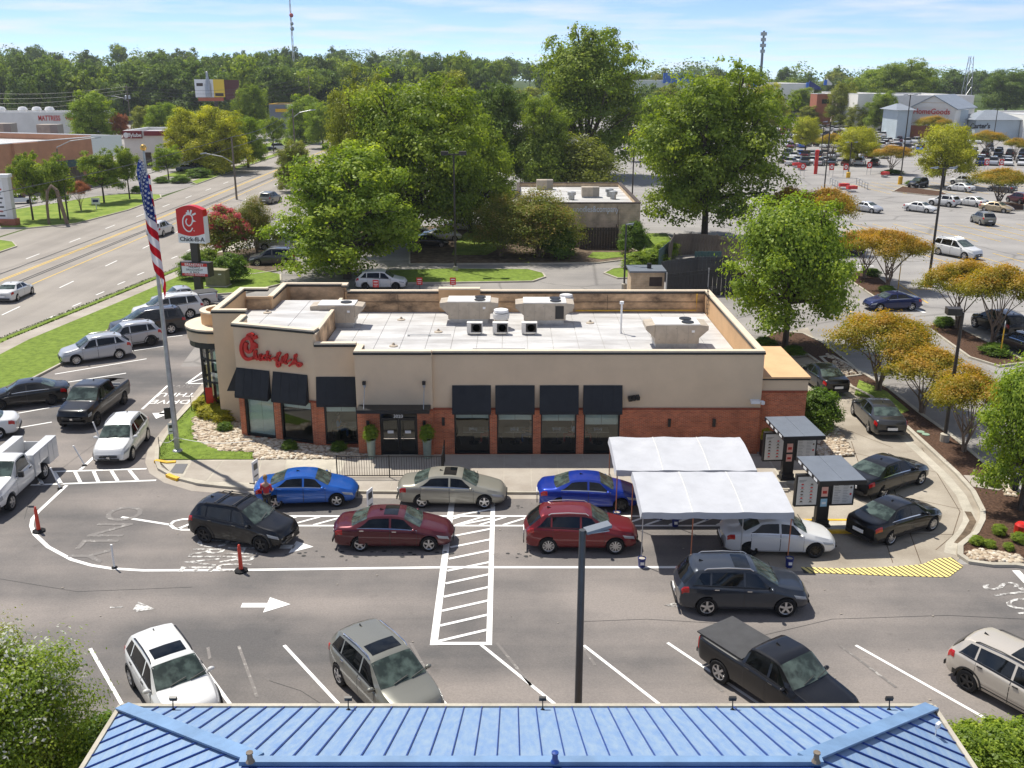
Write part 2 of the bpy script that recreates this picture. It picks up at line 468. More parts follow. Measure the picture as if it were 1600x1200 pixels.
def thing(name, label, cat, loc=(0, 0, 0), rz=0.0, group=None):
 o = bpy.data.objects.new(name, None); COL.objects.link(o)
 o.empty_display_size = 0.3
 o.location = loc; o.rotation_euler = (0, 0, rz)
 return tag(o, label, cat, group)
def struct(name, mb, mats, parent=None, smooth=False):
 o = link(name, mb.mesh(name, mats, smooth), parent)
 if parent is None: o['kind'] = 'structure'
 return o
def set_mat(o, slot, mat):
 o.material_slots[slot].link = 'OBJECT'; o.material_slots[slot].material = mat
_txt = {}
def text_mesh(s, size, ext, mat, bold=0.0, align='CENTER', sx=1.0, shear=0.0):
 cu = bpy.data.curves.new('lettering', 'FONT')
 cu.body = s; cu.size = size; cu.extrude = ext; cu.offset = bold; cu.align_x = align; cu.align_y = 'CENTER'; cu.shear = shear
 cu.resolution_u = 3
 o = bpy.data.objects.new('lettering', cu); COL.objects.link(o)
 bpy.context.view_layer.update()
 dg = bpy.context.evaluated_depsgraph_get()
 me = bpy.data.meshes.new_from_object(o.evaluated_get(dg))
 bpy.data.objects.remove(o); bpy.data.curves.remove(cu)
 me.materials.clear(); me.materials.append(mat)
 if sx != 1.0:
  for v in me.vertices: v.co.x *= sx
 return me
def text(s, size, ext, mat, parent, loc, rot=(0, 0, 0), bold=0.0, sx=1.0, name='lettering', shear=0.0):
 return link(name, text_mesh(s, size, ext, mat, bold, 'CENTER', sx, shear), parent, loc, rot)
def strokes(lines, r, mat_name, depth=0.05):
 """lettering bent from flat bars: each stroke is a polyline in the x-z plane, thickened"""
 mb = MB()
 for ln in lines:
  P = [Vector((p[0], 0, p[1])) for p in ln]
  S = []
  for i in range(len(P) - 1):             # Catmull-Rom through the points
   p0 = P[max(0, i - 1)]; p1 = P[i]; p2 = P[i + 1]; p3 = P[min(len(P) - 1, i + 2)]
   for k in range(4):
    t = k / 4
    S.append(0.5 * ((2 * p1) + (p2 - p0) * t + (2 * p0 - 5 * p1 + 4 * p2 - p3) * t * t + (3 * p1 - p0 - 3 * p2 + p3) * t ** 3))
  S.append(P[-1])
  vs = []
  for i, p in enumerate(S):
   d = (S[min(len(S) - 1, i + 1)] - S[max(0, i - 1)])
   d = d.normalized() if d.length > 1e-9 else Vector((1, 0, 0))
   s = Vector((-d.z, 0, d.x)) * r
   vs += [p + s, p - s, p - s - Vector((0, depth, 0)), p + s - Vector((0, depth, 0))]
  fs = []
  for i in range(len(S) - 1):
   a = 4 * i; b = a + 4
   for k in range(4): fs.append((a + k, a + (k + 1) % 4, b + (k + 1) % 4, b + k))
  fs += [(0, 3, 2, 1), (len(vs) - 4, len(vs) - 3, len(vs) - 2, len(vs) - 1)]
  mb.add(vs, fs)
 return mb
# ================================================================== GROUND
def PG(pts): return [G(*p) for p in pts]
Z1, Z2, Z3, Z4, ZP = 0.004, 0.008, 0.012, 0.016, 0.022
struct('ground', MB().sheet([(-2400, -150), (2400, -150), (2400, 2600), (-2400, 2600)], 0.0), M['ground'])
struct('shopping_lot_pavement', MB().sheet([(-34, 4), (330, 4), (330, 460), (20, 460), (-32, 330), (-34, 150)], Z1), M['lot_asphalt'])
struct('far_side_pavement', MB().sheet([(-260, 60), (-62, 60), (-62, 122), (-56.5, 150), (-56.5, 420), (-260, 420)], Z1), M['lot_asphalt'])
ROAD_N = [(-39.5, 5), (-38.2, 40), (-37.4, 68), (-35.6, 79.6), (-33.4, 95), (-32.0, 115), (-31.6, 150), (-32.5, 330), (-40, 520)]
ROAD_F = [(-62, 5), (-61.2, 70), (-60.6, 121), (-57.0, 138), (-54.9, 152), (-55.3, 205), (-54.0, 330), (-60, 520)]
struct('road', MB().sheet(ROAD_N + ROAD_F[::-1], Z2), M['road_asphalt'])
struct('side_street', MB().sheet([(-61.5, 96), (-120, 92), (-120, 108), (-61, 121)], Z2 + 0.001), M['road_asphalt'])
struct('side_street', MB().sheet([(-56, 150), (-110, 168), (-110, 180), (-55, 172)], Z2 + 0.001), M['lane_asphalt'])
struct('parking_lot', MB().sheet([(-36, 4), (60, 4), (60, 34.2), (19.8, 34.2), (15.0, 34.5), (12.6, 44), (12.4, 61), (-22, 61.5), (-24, 80), (-33, 80), (-33.5, 20)], Z3), M['asphalt'])
struct('service_lane', MB().sheet([(-24.2, 61.6), (12.3, 61.2), (24, 61), (21, 50), (25.5, 41), (32, 41), (31.5, 60), (33, 92), (22, 110), (14.8, 99), (-34, 100), (-34, 80.2), (-24.2, 80.2)], Z3 - 0.002), M['lane_asphalt'])
# drive-through lane in concrete, cast in slabs
lane = PG([(1148, 893), (1196, 748), (1200, 700), (1232, 640), (1240, 585), (1228, 520), (1262, 512), (1292, 560), (1330, 604), (1362, 622), (1412, 664), (1450, 699), (1495, 741), (1521, 770), (1534, 800), (1535, 815), (1524, 836), (1501, 856), (1500, 872), (1488, 886), (1440, 896), (1300, 893)])
dl = struct('drive_through_lane', MB().sheet(lane, Z4), M['concrete'])
jt = MB()
for a, b in [((1240, 640), (1395, 700)), ((1300, 700), (1478, 742)), ((1330, 760), (1520, 800)), ((1345, 832), (1490, 836)), ((1225, 800), (1230, 890)), ((1330, 690), (1395, 880)), ((1395, 760), (1440, 884)), ((1260, 600), (1340, 626)), ((1440, 700), (1500, 800)), ((1500, 800), (1488, 838)), ((1488, 838), (1462, 860))]:
 jt.ribbon(PG([a, b]), 0.035, Z4 + 0.004)
struct('lane_joints', jt, M['dirt'])
gut = PG([(1318, 612), (1350, 630), (1398, 672), (1436, 706), (1478, 746), (1502, 775), (1514, 802), (1513, 816), (1505, 832), (1487, 850), (1484, 866)])
struct('gutter', MB().ribbon(gut, 0.45, Z4 + 0.005), M['kerb'])
struct('gutter_stain', MB().ribbon(PG([(1512, 800), (1520, 815), (1510, 833), (1496, 850)]), 0.28, Z4 + 0.009), M['dirt'])
# ------------------------------------------------------------------ raised islands
def island(name, poly, mat, kerb=True, h=0.11, kerb_mat=None, w=0.16):
 struct(name, MB().prism(poly, -0.05, h), mat)
 if kerb: struct('kerb', MB().wall(poly, w, -0.05, h + 0.035, closed=True), kerb_mat or M['kerb'])
# verge between the road and the restaurant, its sidewalk and the big lawn
verge = ROAD_N[:6]
off = lambda pts, d: [(x + d, y) for x, y in pts]
v_in, s_in = off(verge, 0.75), off(verge, 2.3)
struct('grass_verge', MB().prism(verge + v_in[::-1], -0.05, 0.10), M['grass'])
struct('kerb', MB().wall(verge, 0.15, -0.05, 0.13), M['kerb'])
sw = struct('sidewalk', MB().sheet(v_in + s_in[::-1], 0.06), M['kerb'])
for i in range(40):                                       # sidewalk slabs beside the road
 y0 = 30 + i * 1.6
 xs = lambda y: np.interp(y, [p[1] for p in v_in], [p[0] for p in v_in])
 part('paving_slab', MB().prism([(xs(y0), y0), (xs(y0) + 1.52, y0), (xs(y0 + 1.58) + 1.52, y0 + 1.58), (xs(y0 + 1.58), y0 + 1.58)], 0.0, 0.105), M['sidewalk'], sw)
lawn = s_in[:5] + [(-28.5, 97), (-22.3, 92), (-21.2, 87.5), (-23.5, 84), (-27.6, 82.6), (-30.6, 80.5), (-30.4, 70), (-30.0, 62.2), (-30.4, 58.5), (-31.3, 56.2), (-31.6, 40), (-32, 5)]
lawn = lawn[:4] + [(-31.2, 95)] + lawn[5:]
struct('lawn', MB().prism(lawn, -0.05, 0.12), M['grass'])
struct('kerb', MB().wall([(-22.3, 92), (-21.2, 87.5), (-23.5, 84), (-27.6, 82.6), (-30.6, 80.5), (-30.4, 70), (-30.0, 62.2), (-30.4, 58.5), (-31.3, 56.2), (-31.6, 40), (-32, 5)], 0.16, -0.05, 0.15), M['kerb'])
# small lawn round the flagpole, river stones and the front walk
lawn2 = PG([(250, 721), (249, 705), (258, 690), (275, 665), (298, 640), (318, 618), (322, 650), (303, 655), (303, 690), (345, 708), (395, 710), (396, 721)])
struct('lawn', MB().prism(lawn2, -0.05, 0.14), M['grass'])
bedp = PG([(303, 656), (322, 648), (338, 640), (378, 655), (380, 684), (442, 692), (497, 700), (575, 706), (575, 719), (520, 720), (400, 721), (396, 710), (345, 708), (303, 690)])
struct('stone_bed', MB().prism(bedp, -0.05, 0.10), M['dirt'])
walk_front = PG([(248, 722), (575, 719), (600, 713), (690, 713), (1185, 712), (1216, 712), (1205, 752), (1180, 775)])
walk_edge = [(x, y) for x, y in [(4.4, 41.0), (-4.7, 41.1), (-9.5, 41.2), (-12.3, 41.5)]] + PG([(345, 762), (310, 758), (275, 749)])
walk = walk_front[:6] + [(12.9, 45.7), (12.9, 41.4)] + walk_edge
wk = struct('front_walk', MB().prism(walk, -0.05, 0.10), M['kerb'])
struct('kerb', MB().wall([(12.9, 41.4)] + walk_edge, 0.16, -0.05, 0.135), M['kerb'])
struct('gutter', MB().wall([(12.9, 41.1), (4.4, 40.72), (-4.7, 40.8), (-9.5, 40.9), (-12.6, 41.2)] + PG([(340, 767), (305, 764), (265, 752), (243, 738), (236, 722), (240, 700), (262, 672), (300, 628), (322, 600)]), 0.55, -0.01, Z3 + 0.006), M['sidewalk'])
struct('kerb', MB().wall(PG([(275, 749), (250, 735), (245, 722), (246, 705), (258, 686), (275, 660), (300, 633), (320, 610)]), 0.2, -0.05, 0.15), M['kerb'])
# slabs of the front walk, one row by the wall and one row by the kerb
for i in range(16):
 x0 = -8.3 + i * 1.32
 part('paving_slab', MB().box(x0, 43.92, 0.0, x0 + 1.30, 45.62, 0.106), M['sidewalk'], wk)
 part('paving_slab', MB().box(x0, 41.2 if x0 > -7 else 41.35, 0.0, x0 + 1.30, 43.90, 0.106), M['sidewalk'], wk)
for q in [[(300, 724), (348, 723), (322, 754), (287, 748)], [(350, 723), (408, 722), (398, 757), (325, 755)], [(410, 722), (448, 722), (440, 758), (401, 757)]]:
 part('paving_slab', MB().prism(PG(q), 0.0, 0.106), M['sidewalk'], wk)
part('tactile_plate', MB().prism(PG([(275, 728), (294, 728), (286, 743), (265, 742)]), 0.0, 0.115), pbr('tactile', (0.12, 0.12, 0.125), 0.7), wk)
struct('yellow_kerb', MB().wall(PG([(243, 723), (262, 726), (275, 725)]), 0.22, 0, 0.16), M['yellow_block'])
struct('yellow_kerb', MB().wall(PG([(262, 745), (271, 749), (279, 751.5)]), 0.22, 0, 0.16), M['yellow_block'])
# river stones: a heap of small rounded stones, too many to count
def stones(poly, n, z, r0, r1, seed, mats):
 rnd = random.Random(seed); mb = MB()
 xs = [p[0] for p in poly]; ys = [p[1] for p in poly]
 def inside(x, y):
  c = False; j = len(poly) - 1
  for i in range(len(poly)):
   if ((poly[i][1] > y) != (poly[j][1] > y)) and (x < (poly[j][0] - poly[i][0]) * (y - poly[i][1]) / (poly[j][1] - poly[i][1]) + poly[i][0]): c = not c
   j = i
  return c
 k = 0
 while k < n:
  x = rnd.uniform(min(xs), max(xs)); y = rnd.uniform(min(ys), max(ys))
  if not inside(x, y): continue
  r = rnd.uniform(r0, r1)
  mb.blob((x, y, z + r * 0.25), (r * rnd.uniform(0.8, 1.5), r * rnd.uniform(0.7, 1.2), r * 0.6), rnd.random(), 0.2, 4, rnd.choice([0, 0, 1, 1, 2, 3]), 6)
  k += 1
 o = link('river_stones', mb.mesh('river_stones', mats)); o['kind'] = 'stuff'
 return o
st_m = [pbr('stone_cream', (0.52, 0.44, 0.33), 0.8), pbr('stone_tan', (0.42, 0.33, 0.23), 0.8), pbr('stone_brown', (0.26, 0.19, 0.13), 0.8), pbr('stone_pale', (0.62, 0.56, 0.46), 0.8)]
stones(bedp, 3200, 0.1, 0.06, 0.13, 3, st_m)
bed2 = PG([(1205, 700), (1215, 680), (1262, 660), (1300, 664), (1320, 690), (1335, 712), (1312, 716), (1250, 712)])
struct('stone_bed', MB().prism(bed2, -0.05, 0.10), M['dirt'])
stones(bed2, 1500, 0.1, 0.06, 0.13, 4, st_m)
# menu board islands
def rounded(cx, cy, hx, hy, r, n=5):
 out = []
 for sx, sy, a0 in ((1, 1, 0), (-1, 1, 90), (-1, -1, 180), (1, -1, 270)):
  for i in range(n + 1):
   a = R(a0 + 90 * i / n); out.append((cx + sx * (hx - r) + r * math.cos(a), cy + sy * (hy - r) + r * math.sin(a)))
 return out
isl = rounded(12.6, 37.55, 2.3, 0.5, 0.48)
struct('menu_island', MB().prism(isl, -0.02, 0.13), M['kerb'])
struct('yellow_kerb', MB().wall(isl, 0.16, -0.02, 0.15, closed=True), M['yellow_block'])
struct('menu_island', MB().prism(rounded(13.0, 42.5, 1.2, 0.5, 0.45), -0.02, 0.13), M['kerb'])
# mulch island along the drive-through lane
ko = PG([(1282, 560), (1330, 606), (1360, 621), (1412, 665), (1450, 700), (1495, 742), (1520, 770), (1535, 800), (1535, 815), (1525, 835), (1500, 855), (1500, 870), (1515, 880), (1550, 885), (1585, 885)])
ki = PG([(1680, 900), (1680, 850), (1620, 790), (1577, 760), (1525, 715), (1480, 678), (1440, 650), (1390, 610), (1340, 580), (1300, 558)])
island('mulch_island', ko + ki, M['mulch'], h=0.10, w=0.22)
struct('path', MB().prism(PG([(1505, 746), (1560, 748), (1578, 762), (1560, 770), (1520, 764)]), 0, 0.125), M['sidewalk'])
struct('grass_patch', MB().prism(PG([(1335, 618), (1342, 596), (1385, 614), (1420, 644), (1400, 652), (1365, 624)]), 0, 0.115), M['grass_dry'])
stones(PG([(1508, 868), (1530, 862), (1590, 872), (1600, 884), (1550, 882), (1515, 877)]), 260, 0.1, 0.05, 0.12, 6, st_m)
stones(PG([(1566, 764), (1582, 764), (1588, 780), (1570, 778)]), 60, 0.12, 0.05, 0.10, 8, st_m)
island('mulch_island', PG([(1192, 530), (1215, 520), (1255, 523), (1290, 540), (1330, 572), (1345, 588), (1315, 592), (1290, 575), (1262, 556), (1225, 560)]), M['mulch'])
stones(PG([(1290, 555), (1318, 568), (1340, 588), (1318, 590), (1300, 572)]), 160, 0.11, 0.05, 0.12, 7, st_m)
island('mulch_island', PG([(1320, 434), (1345, 424), (1372, 434), (1400, 455), (1420, 470), (1398, 480), (1370, 468)]), M['mulch'])
island('mulch_island', PG([(1448, 512), (1480, 504), (1520, 525), (1560, 545), (1606, 568), (1560, 574), (1515, 560)]), M['mulch'])
island('grass_island', PG([(1180, 432), (1200, 395), (1230, 395), (1225, 440)]), M['grass_dry'])
# islands behind the restaurant
island('grass_island', PG([(560, 428), (590, 424), (700, 421), (825, 422), (848, 428), (852, 434), (832, 441), (700, 443), (560, 444)]), M['grass'])
island('dirt_bed', PG([(640, 414), (830, 413), (935, 412), (1000, 404), (1010, 380), (810, 380), (790, 352), (640, 355)]), M['dirt'])
struct('grass_patch', MB().prism(PG([(706, 400), (716, 374), (738, 358), (782, 360), (790, 385), (760, 400)]), 0, 0.14), M['grass_dry'])
struct('grass_patch', MB().prism(PG([(918, 404), (926, 396), (970, 396), (974, 403), (940, 407)]), 0, 0.15), M['grass'])
island('grass_island', PG([(944, 428), (958, 421), (1000, 418), (1040, 418), (1040, 434), (965, 436)]), M['grass'])
island('grass_island', PG([(984, 388), (1010, 366), (1042, 366), (1060, 388), (1040, 394), (1000, 396)]), M['grass'])
island('grass_island', PG([(330, 398), (330, 420), (395, 430), (470, 418), (455, 396), (400, 388)]), M['dirt'])
island('grass_island', PG([(470, 352), (470, 372), (640, 372), (640, 354)]), M['dirt'])
# across the road
islw = PG([(0, 357), (44, 357.5), (120, 350), (200, 329), (252, 310), (250, 305), (200, 303), (150, 308), (90, 318), (0, 332)])
island('grass_island', islw, M['grass_dry'])
island('grass_island', PG([(-40, 412), (0, 395), (26, 386), (20, 379), (0, 376), (-60, 376)]), M['grass_dry'])
island('grass_verge', [(-55.2, 172), (-55.6, 205), (-54.4, 300), (-56.2, 300), (-57.6, 205), (-57.4, 176)], M['grass_dry'])
struct('sidewalk', MB().prism([(-57.6, 176), (-57.8, 205), (-56.4, 300), (-58.2, 300), (-59.6, 205), (-59.2, 178)], 0, 0.1), M['sidewalk'])
island('grass_island', [(-60, 185), (-60, 300), (-68, 300), (-66, 185)], M['grass_dry'])
# shopping lot islands
for q in [[(1395, 300), (1410, 292), (1470, 300), (1490, 308), (1450, 306)], [(1535, 323), (1560, 316), (1600, 320), (1600, 330), (1570, 330)]]:
 island('mulch_island', PG(q), M['mulch'])
# ------------------------------------------------------------------ painted markings
def lines(name, segs, w, z, mat):
 mb = MB()
 for s in segs: mb.ribbon(PG(s), w, z)
 return struct(name, mb, mat)
loop = [(147.5, 714), (125, 735)], [(104, 759), (60, 800), (51, 811), (49, 822), (54, 835), (75, 855), (112, 875), (143, 884), (175, 889), (225, 892), (400, 891), (700, 887), (1070, 887)]
lines('lane_line', loop, 0.17, ZP, M['white_paint'])
lines('lane_line', [[(222, 640), (262, 603)]], 0.15, ZP, M['white_paint'])
lines('crossing_lines', [[(82, 737.5), (229, 733)], [(48, 758.5), (244, 751)], [(61, 748), (67, 758)], [(85, 738), (96, 757)], [(117, 737), (126, 755)], [(146, 736), (154, 754)], [(174, 736), (184, 752)], [(202, 735), (215, 751)]], 0.16, ZP, M['white_paint'])
lines('lane_line', [[(190, 808.5), (266, 820.5)], [(266, 820.5), (272, 815), (285, 812), (305, 811.5)], [(266, 820.5), (272, 826), (285, 828.5), (305, 828.5)], [(278, 827), (305, 816)]], 0.15, ZP + 0.001, M['white_paint'])
y_a, y_b = G(700, 807)[1], G(700, 822)[1]
dv = MB()
dv.ribbon([(-12.3, y_a), (12.0, y_a)], 0.14, ZP); dv.ribbon([(-12.3, y_b), (11.0, y_b)], 0.14, ZP)
for i in range(22):
 x = -11.6 + i * 1.02
 dv.ribbon([(x, y_b + 0.07), (x + 1.15, y_a - 0.07)], 0.13, ZP + 0.001)
struct('lane_divider', dv, M['white_paint'])
cw = MB()
cw.ribbon([(-2.66, 28.6), (-2.72, 40.2)], 0.26, ZP + 0.003); cw.ribbon([(-0.78, 28.6), (-0.86, 40.2)], 0.2, ZP + 0.003)
cw.ribbon([(-2.7, 28.7), (-0.7, 28.7)], 0.17, ZP + 0.006)
for i in range(11):
 y = 29.55 + i * 0.985
 cw.ribbon([(-2.53, y - 0.72), (-0.88, y)], 0.14, ZP + 0.005)
struct('crossing_lines', cw, M['white_paint'])
def arrow(px_pts, name='arrow_marking', mat='white_paint'):
 mb = MB()
 for q in px_pts: mb.sheet(PG(q), ZP + 0.002)
 struct(name, mb, M[mat])
arrow([[(379, 943), (418, 943), (414, 950), (376, 950)], [(422, 934), (454, 945), (411, 958)]])
arrow([[(440, 852), (462, 852), (458, 858), (436, 858)], [(463, 846), (490, 855), (451, 865)]])
arrow([[(263, 637), (275, 637), (258, 648), (247, 648)], [(238, 646), (268, 645), (244, 655)]])
arrow([[(216, 941), (242, 952), (214, 957), (208, 953)], [(172, 949), (192, 948), (192, 950), (172, 951)]], mat='white_worn')
# words on the asphalt
def road_word(s, centre, size, rz, mat='white_worn', sx=1.0):
 x, y = centre
 o = link('road_word', text_mesh(s, size, 0.0, M[mat], 0.01, 'CENTER', sx), None, (x, y, ZP + 0.002), (0, 0, rz)); o['kind'] = 'structure'
cx, cy = G(267, 628); road_word('DRIVE', (cx, cy), 1.0, R(180), 'white_paint', 0.86)
cx, cy = G(276, 617); road_word('THRU', (cx, cy), 1.0, R(180), 'white_paint', 0.86)
cx, cy = G(289, 604); road_word('DRIVE', (cx, cy), 0.8, R(180), 'white_faded', 0.9)
cx, cy = G(165, 833); road_word('ONLY', (cx, cy), 2.2, R(-90), 'white_faded', 0.9)
cx, cy = G(265, 688 + 6); road_word('ONLY', (cx, cy), 1.2, R(-90), 'white_faded', 0.8)
cx, cy = G(318, 868); road_word('DRIVE', (cx, cy), 1.9, R(-90), 'white_worn', 0.55)
cx, cy = G(372, 868); road_word('THRU', (cx, cy), 1.9, R(-90), 'white_worn', 0.55)
cx, cy = G(1590, 938); road_word('STOP', (cx, cy), 2.1, R(-78), 'white_worn', 0.50)
lines('lane_line', [[(1587, 892), (1606, 912)]], 0.3, ZP, M['white_paint'])
lines('lane_line', [[(1062, 942), (1040, 947), (1060, 948)]], 0.12, ZP, M['white_worn'])
# bays in front of the blue roof
lines('bay_line', [[(141, 1014), (200, 1118)], [(295, 1012), (372, 1118)], [(444, 1009), (545, 1118)], [(640, 1040), (712, 1118)], [(749, 1006), (888, 1118)], [(912, 1009), (1052, 1118)], [(1043, 1005), (1212, 1118)], [(1337, 1009), (1575, 1143)]], 0.115, ZP, M['white_paint'])
lines('bay_line', [[(373, 1010), (402, 1090)], [(642, 1006), (672, 1060)], [(776, 1005), (830, 1072)], [(905, 1005), (930, 1040)], [(1312, 1009), (1400, 1075)], [(1096, 1052), (1130, 1082)], [(325, 1012), (328, 1030)]], 0.10, ZP, M['white_faded'])
# bays beside the lawn
lines('bay_line', [[(86, 585), (229, 561)], [(97, 599), (197, 583.5)], [(205, 549), (258, 541)], [(12, 649), (97, 634)], [(99, 616), (112, 613)], [(20, 670.5), (81, 660)], [(0, 700), (40, 690)], [(248, 528.5), (285, 524.5)], [(286, 512), (298, 510)]], 0.14, ZP, M['white_paint'])
lines('lane_line', [[(291, 600), (325, 576)], [(291, 600), (322, 590)], [(291, 600), (340, 599)]], 0.15, ZP, M['white_paint'])
# striped yellow strip at the lane mouth
inner = [(1251, 887), (1310, 889), (1360, 888), (1400, 886), (1440, 883), (1462, 874), (1488, 872)]
outer = [(1256, 896), (1305, 897), (1352, 899), (1400, 901), (1445, 902), (1482, 903), (1505, 886)]
def along(pl, t):
 P = [Vector(G(*p)) for p in pl]
 Ls = [(P[i + 1] - P[i]).length for i in range(len(P) - 1)]; s = t * sum(Ls)
 for i, l_ in enumerate(Ls):
  if s <= l_ or i == len(Ls) - 1: return P[i] + (P[i + 1] - P[i]) * (s / l_)
  s -= l_
hump = MB()
N = 30
for i in range(N):
 a, b = i / N, (i + 0.62) / N
 q = [along(inner, a), along(inner, b), along(outer, min(1, b + 0.03)), along(outer, min(1, a + 0.03))]
 hump.prism([(p.x, p.y) for p in q], 0, 0.035)
struct('striped_strip', hump, M['yellow_pale'])
struct('striped_strip', MB().sheet([tuple(along(inner, i / 20)) for i in range(21)] + [tuple(along(outer, i / 20)) for i in range(20, -1, -1)], ZP + 0.003), M['tar'])
lines('crack_seal', [[(38, 812), (46, 782), (72, 752), (118, 716), (185, 668)], [(420, 1064), (470, 1080), (520, 1112)], [(905, 972), (1010, 968), (1130, 975)], [(1100, 1015), (1300, 968), (1480, 962), (1600, 968)], [(0, 905), (120, 925), (300, 918)]], 0.016, ZP - 0.003, M['tar'])
# road paint
rl = MB(); yl = MB()
for x0, ph in ((-41.0, 0), (-50.9, 4)):
 for i in range(26):
  y = 55 + i * 10.4 + ph
  rl.ribbon([(x0, y), (x0, y + 3.0)], 0.14, ZP)
for i in range(12): rl.ribbon([(-37.0 + i * 0.18, 70 + i * 4.4), (-36.85 + i * 0.18, 71.4 + i * 4.4)], 0.14, ZP)
struct('road_dashes', rl, M['white_paint'])
for x0 in (-48.1, -47.8, -44.2):
 yl.ribbon([(x0 - 0.3, 40), (x0, 90), (x0 + 0.6, 130), (x0 + 0.6, 330)], 0.13, ZP)
struct('road_yellow_line', yl, M['yellow_paint'])
tm = MB()
for x0 in (-49.6, -46.1, -45.7):
 tm.ribbon([(x0 - 0.5, 45), (x0, 90), (x0 + 0.8, 130), (x0 + 1.2, 190)], 0.16, ZP + 0.003)
struct('road_tar_seam', tm, M['tar'])
# yellow bays of the shopping lot
yb = MB()
for i in range(22):
 x = 36 + i * 2.65
 yb.ribbon([(x + 0.0, 125.5), (x + 1.9, 111.5)], 0.12, ZP)
for i in range(16):
 x = 44 + i * 2.65
 yb.ribbon([(x, 104), (x + 1.8, 91)], 0.12, ZP)
for i in range(22):
 x = 60 + i * 2.65
 yb.ribbon([(x - 1.0, 176), (x + 1, 158)], 0.12, ZP)
struct('bay_line', yb, M['yellow_paint'])
lines('lane_line', [[(1405, 445), (1450, 474)], [(1405, 452), (1455, 452)], [(1320, 478), (1330, 488)]], 0.13, ZP, M['yellow_paint'])
lines('lane_line', [[(1430, 483), (1445, 489)], [(1330, 415), (1365, 416)], [(1350, 424), (1385, 426)]], 0.35, ZP, M['white_paint'])
# small litter and oil marks keep the asphalt from being blank
lt = MB(); rnd = random.Random(5)
for i in range(60):
 x, y = rnd.uniform(-18, 18), rnd.uniform(25, 41)
 r = rnd.uniform(0.01, 0.035)
 lt.blob((x, y, ZP + 0.01), (r * 1.6, r, 0.01), i, 0.3, 4, 0, 6)
o = link('pavement_litter', lt.mesh('pavement_litter', M['sidewalk'])); o['kind'] = 'stuff'
ol = MB()
for i in range(70):
 x, y = rnd.choice([(rnd.uniform(0, 1.5), 35.3 + rnd.uniform(-0.5, 0.3)), (rnd.uniform(-10, 0), 35.2 + rnd.gauss(0, 0.25)), (rnd.uniform(-1, 2), 39.6 + rnd.gauss(0, 0.2))])
 r = rnd.uniform(0.015, 0.09)
 n_ = 8; ol.sheet([(x + r * 1.5 * math.cos(2 * math.pi * k / n_) * rnd.uniform(0.6, 1), y + r * math.sin(2 * math.pi * k / n_) * rnd.uniform(0.6, 1)) for k in range(n_)], ZP + 0.002 + i * 0.00005)
o = link('oil_spots', ol.mesh('oil_spots', M['tar'])); o['kind'] = 'stuff'
# ================================================================== RESTAURANT
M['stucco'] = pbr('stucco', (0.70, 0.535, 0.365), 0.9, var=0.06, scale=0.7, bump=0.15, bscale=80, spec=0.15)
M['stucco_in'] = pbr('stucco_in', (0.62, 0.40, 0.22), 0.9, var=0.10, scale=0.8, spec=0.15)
M['coping'] = pbr('coping', (0.68, 0.57, 0.42), 0.6, var=0.08, scale=1.5)
M['stained'] = pbr('stained', (0.68, 0.45, 0.26), 0.9, var=0.3, scale=0.9, col2=(0.12, 0.08, 0.05), stretch=(0.5, 1, 0.9))
M['brick'] = brick_mat('brick', (0.58, 0.150, 0.058), (0.36, 0.080, 0.034), (0.48, 0.27, 0.17))
M['brick_cap'] = pbr('brick_cap', (0.30, 0.075, 0.038), 0.85, var=0.3, scale=5)
M['membrane'] = pbr('membrane', (0.55, 0.545, 0.535), 0.5, var=0.25, scale=0.9, stretch=(0.3, 1, 1), col2=(0.38, 0.365, 0.35))
M['membrane_line'] = pbr('membrane_line', (0.36, 0.35, 0.33), 0.7)
M['awning'] = pbr('awning', (0.034, 0.036, 0.040), 0.8, var=0.12, scale=2, spec=0.2)
M['frame'] = pbr('frame', (0.012, 0.013, 0.014), 0.4)
M['blind'] = pbr('blind', (0.72, 0.82, 0.77), 0.6, var=0.10, scale=6, stretch=(1, 1, 6))
M['unit'] = pbr('unit', (0.47, 0.40, 0.31), 0.5, var=0.15, scale=1.5, col2=(0.38, 0.32, 0.25))
M['unit_dark'] = pbr('unit_dark', (0.30, 0.27, 0.23), 0.6)
M['unit_top'] = pbr('unit_top', (0.70, 0.68, 0.64), 0.5, var=0.1, scale=2)
M['galv'] = pbr('galv', (0.42, 0.43, 0.44), 0.4, metal=0.5, var=0.2, scale=3)
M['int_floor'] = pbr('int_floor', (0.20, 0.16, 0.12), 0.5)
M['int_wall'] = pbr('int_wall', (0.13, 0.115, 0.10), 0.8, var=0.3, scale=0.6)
M['table'] = pbr('table', (0.50, 0.44, 0.36), 0.4)
M['dark_wood'] = pbr('dark_wood', (0.10, 0.06, 0.04), 0.5)
M['skin'] = pbr('skin', (0.50, 0.30, 0.21), 0.6)
M['hair'] = pbr('hair', (0.06, 0.035, 0.02), 0.7)
M['planter'] = pbr('planter', (0.30, 0.36, 0.30), 0.5, var=0.2, scale=3)
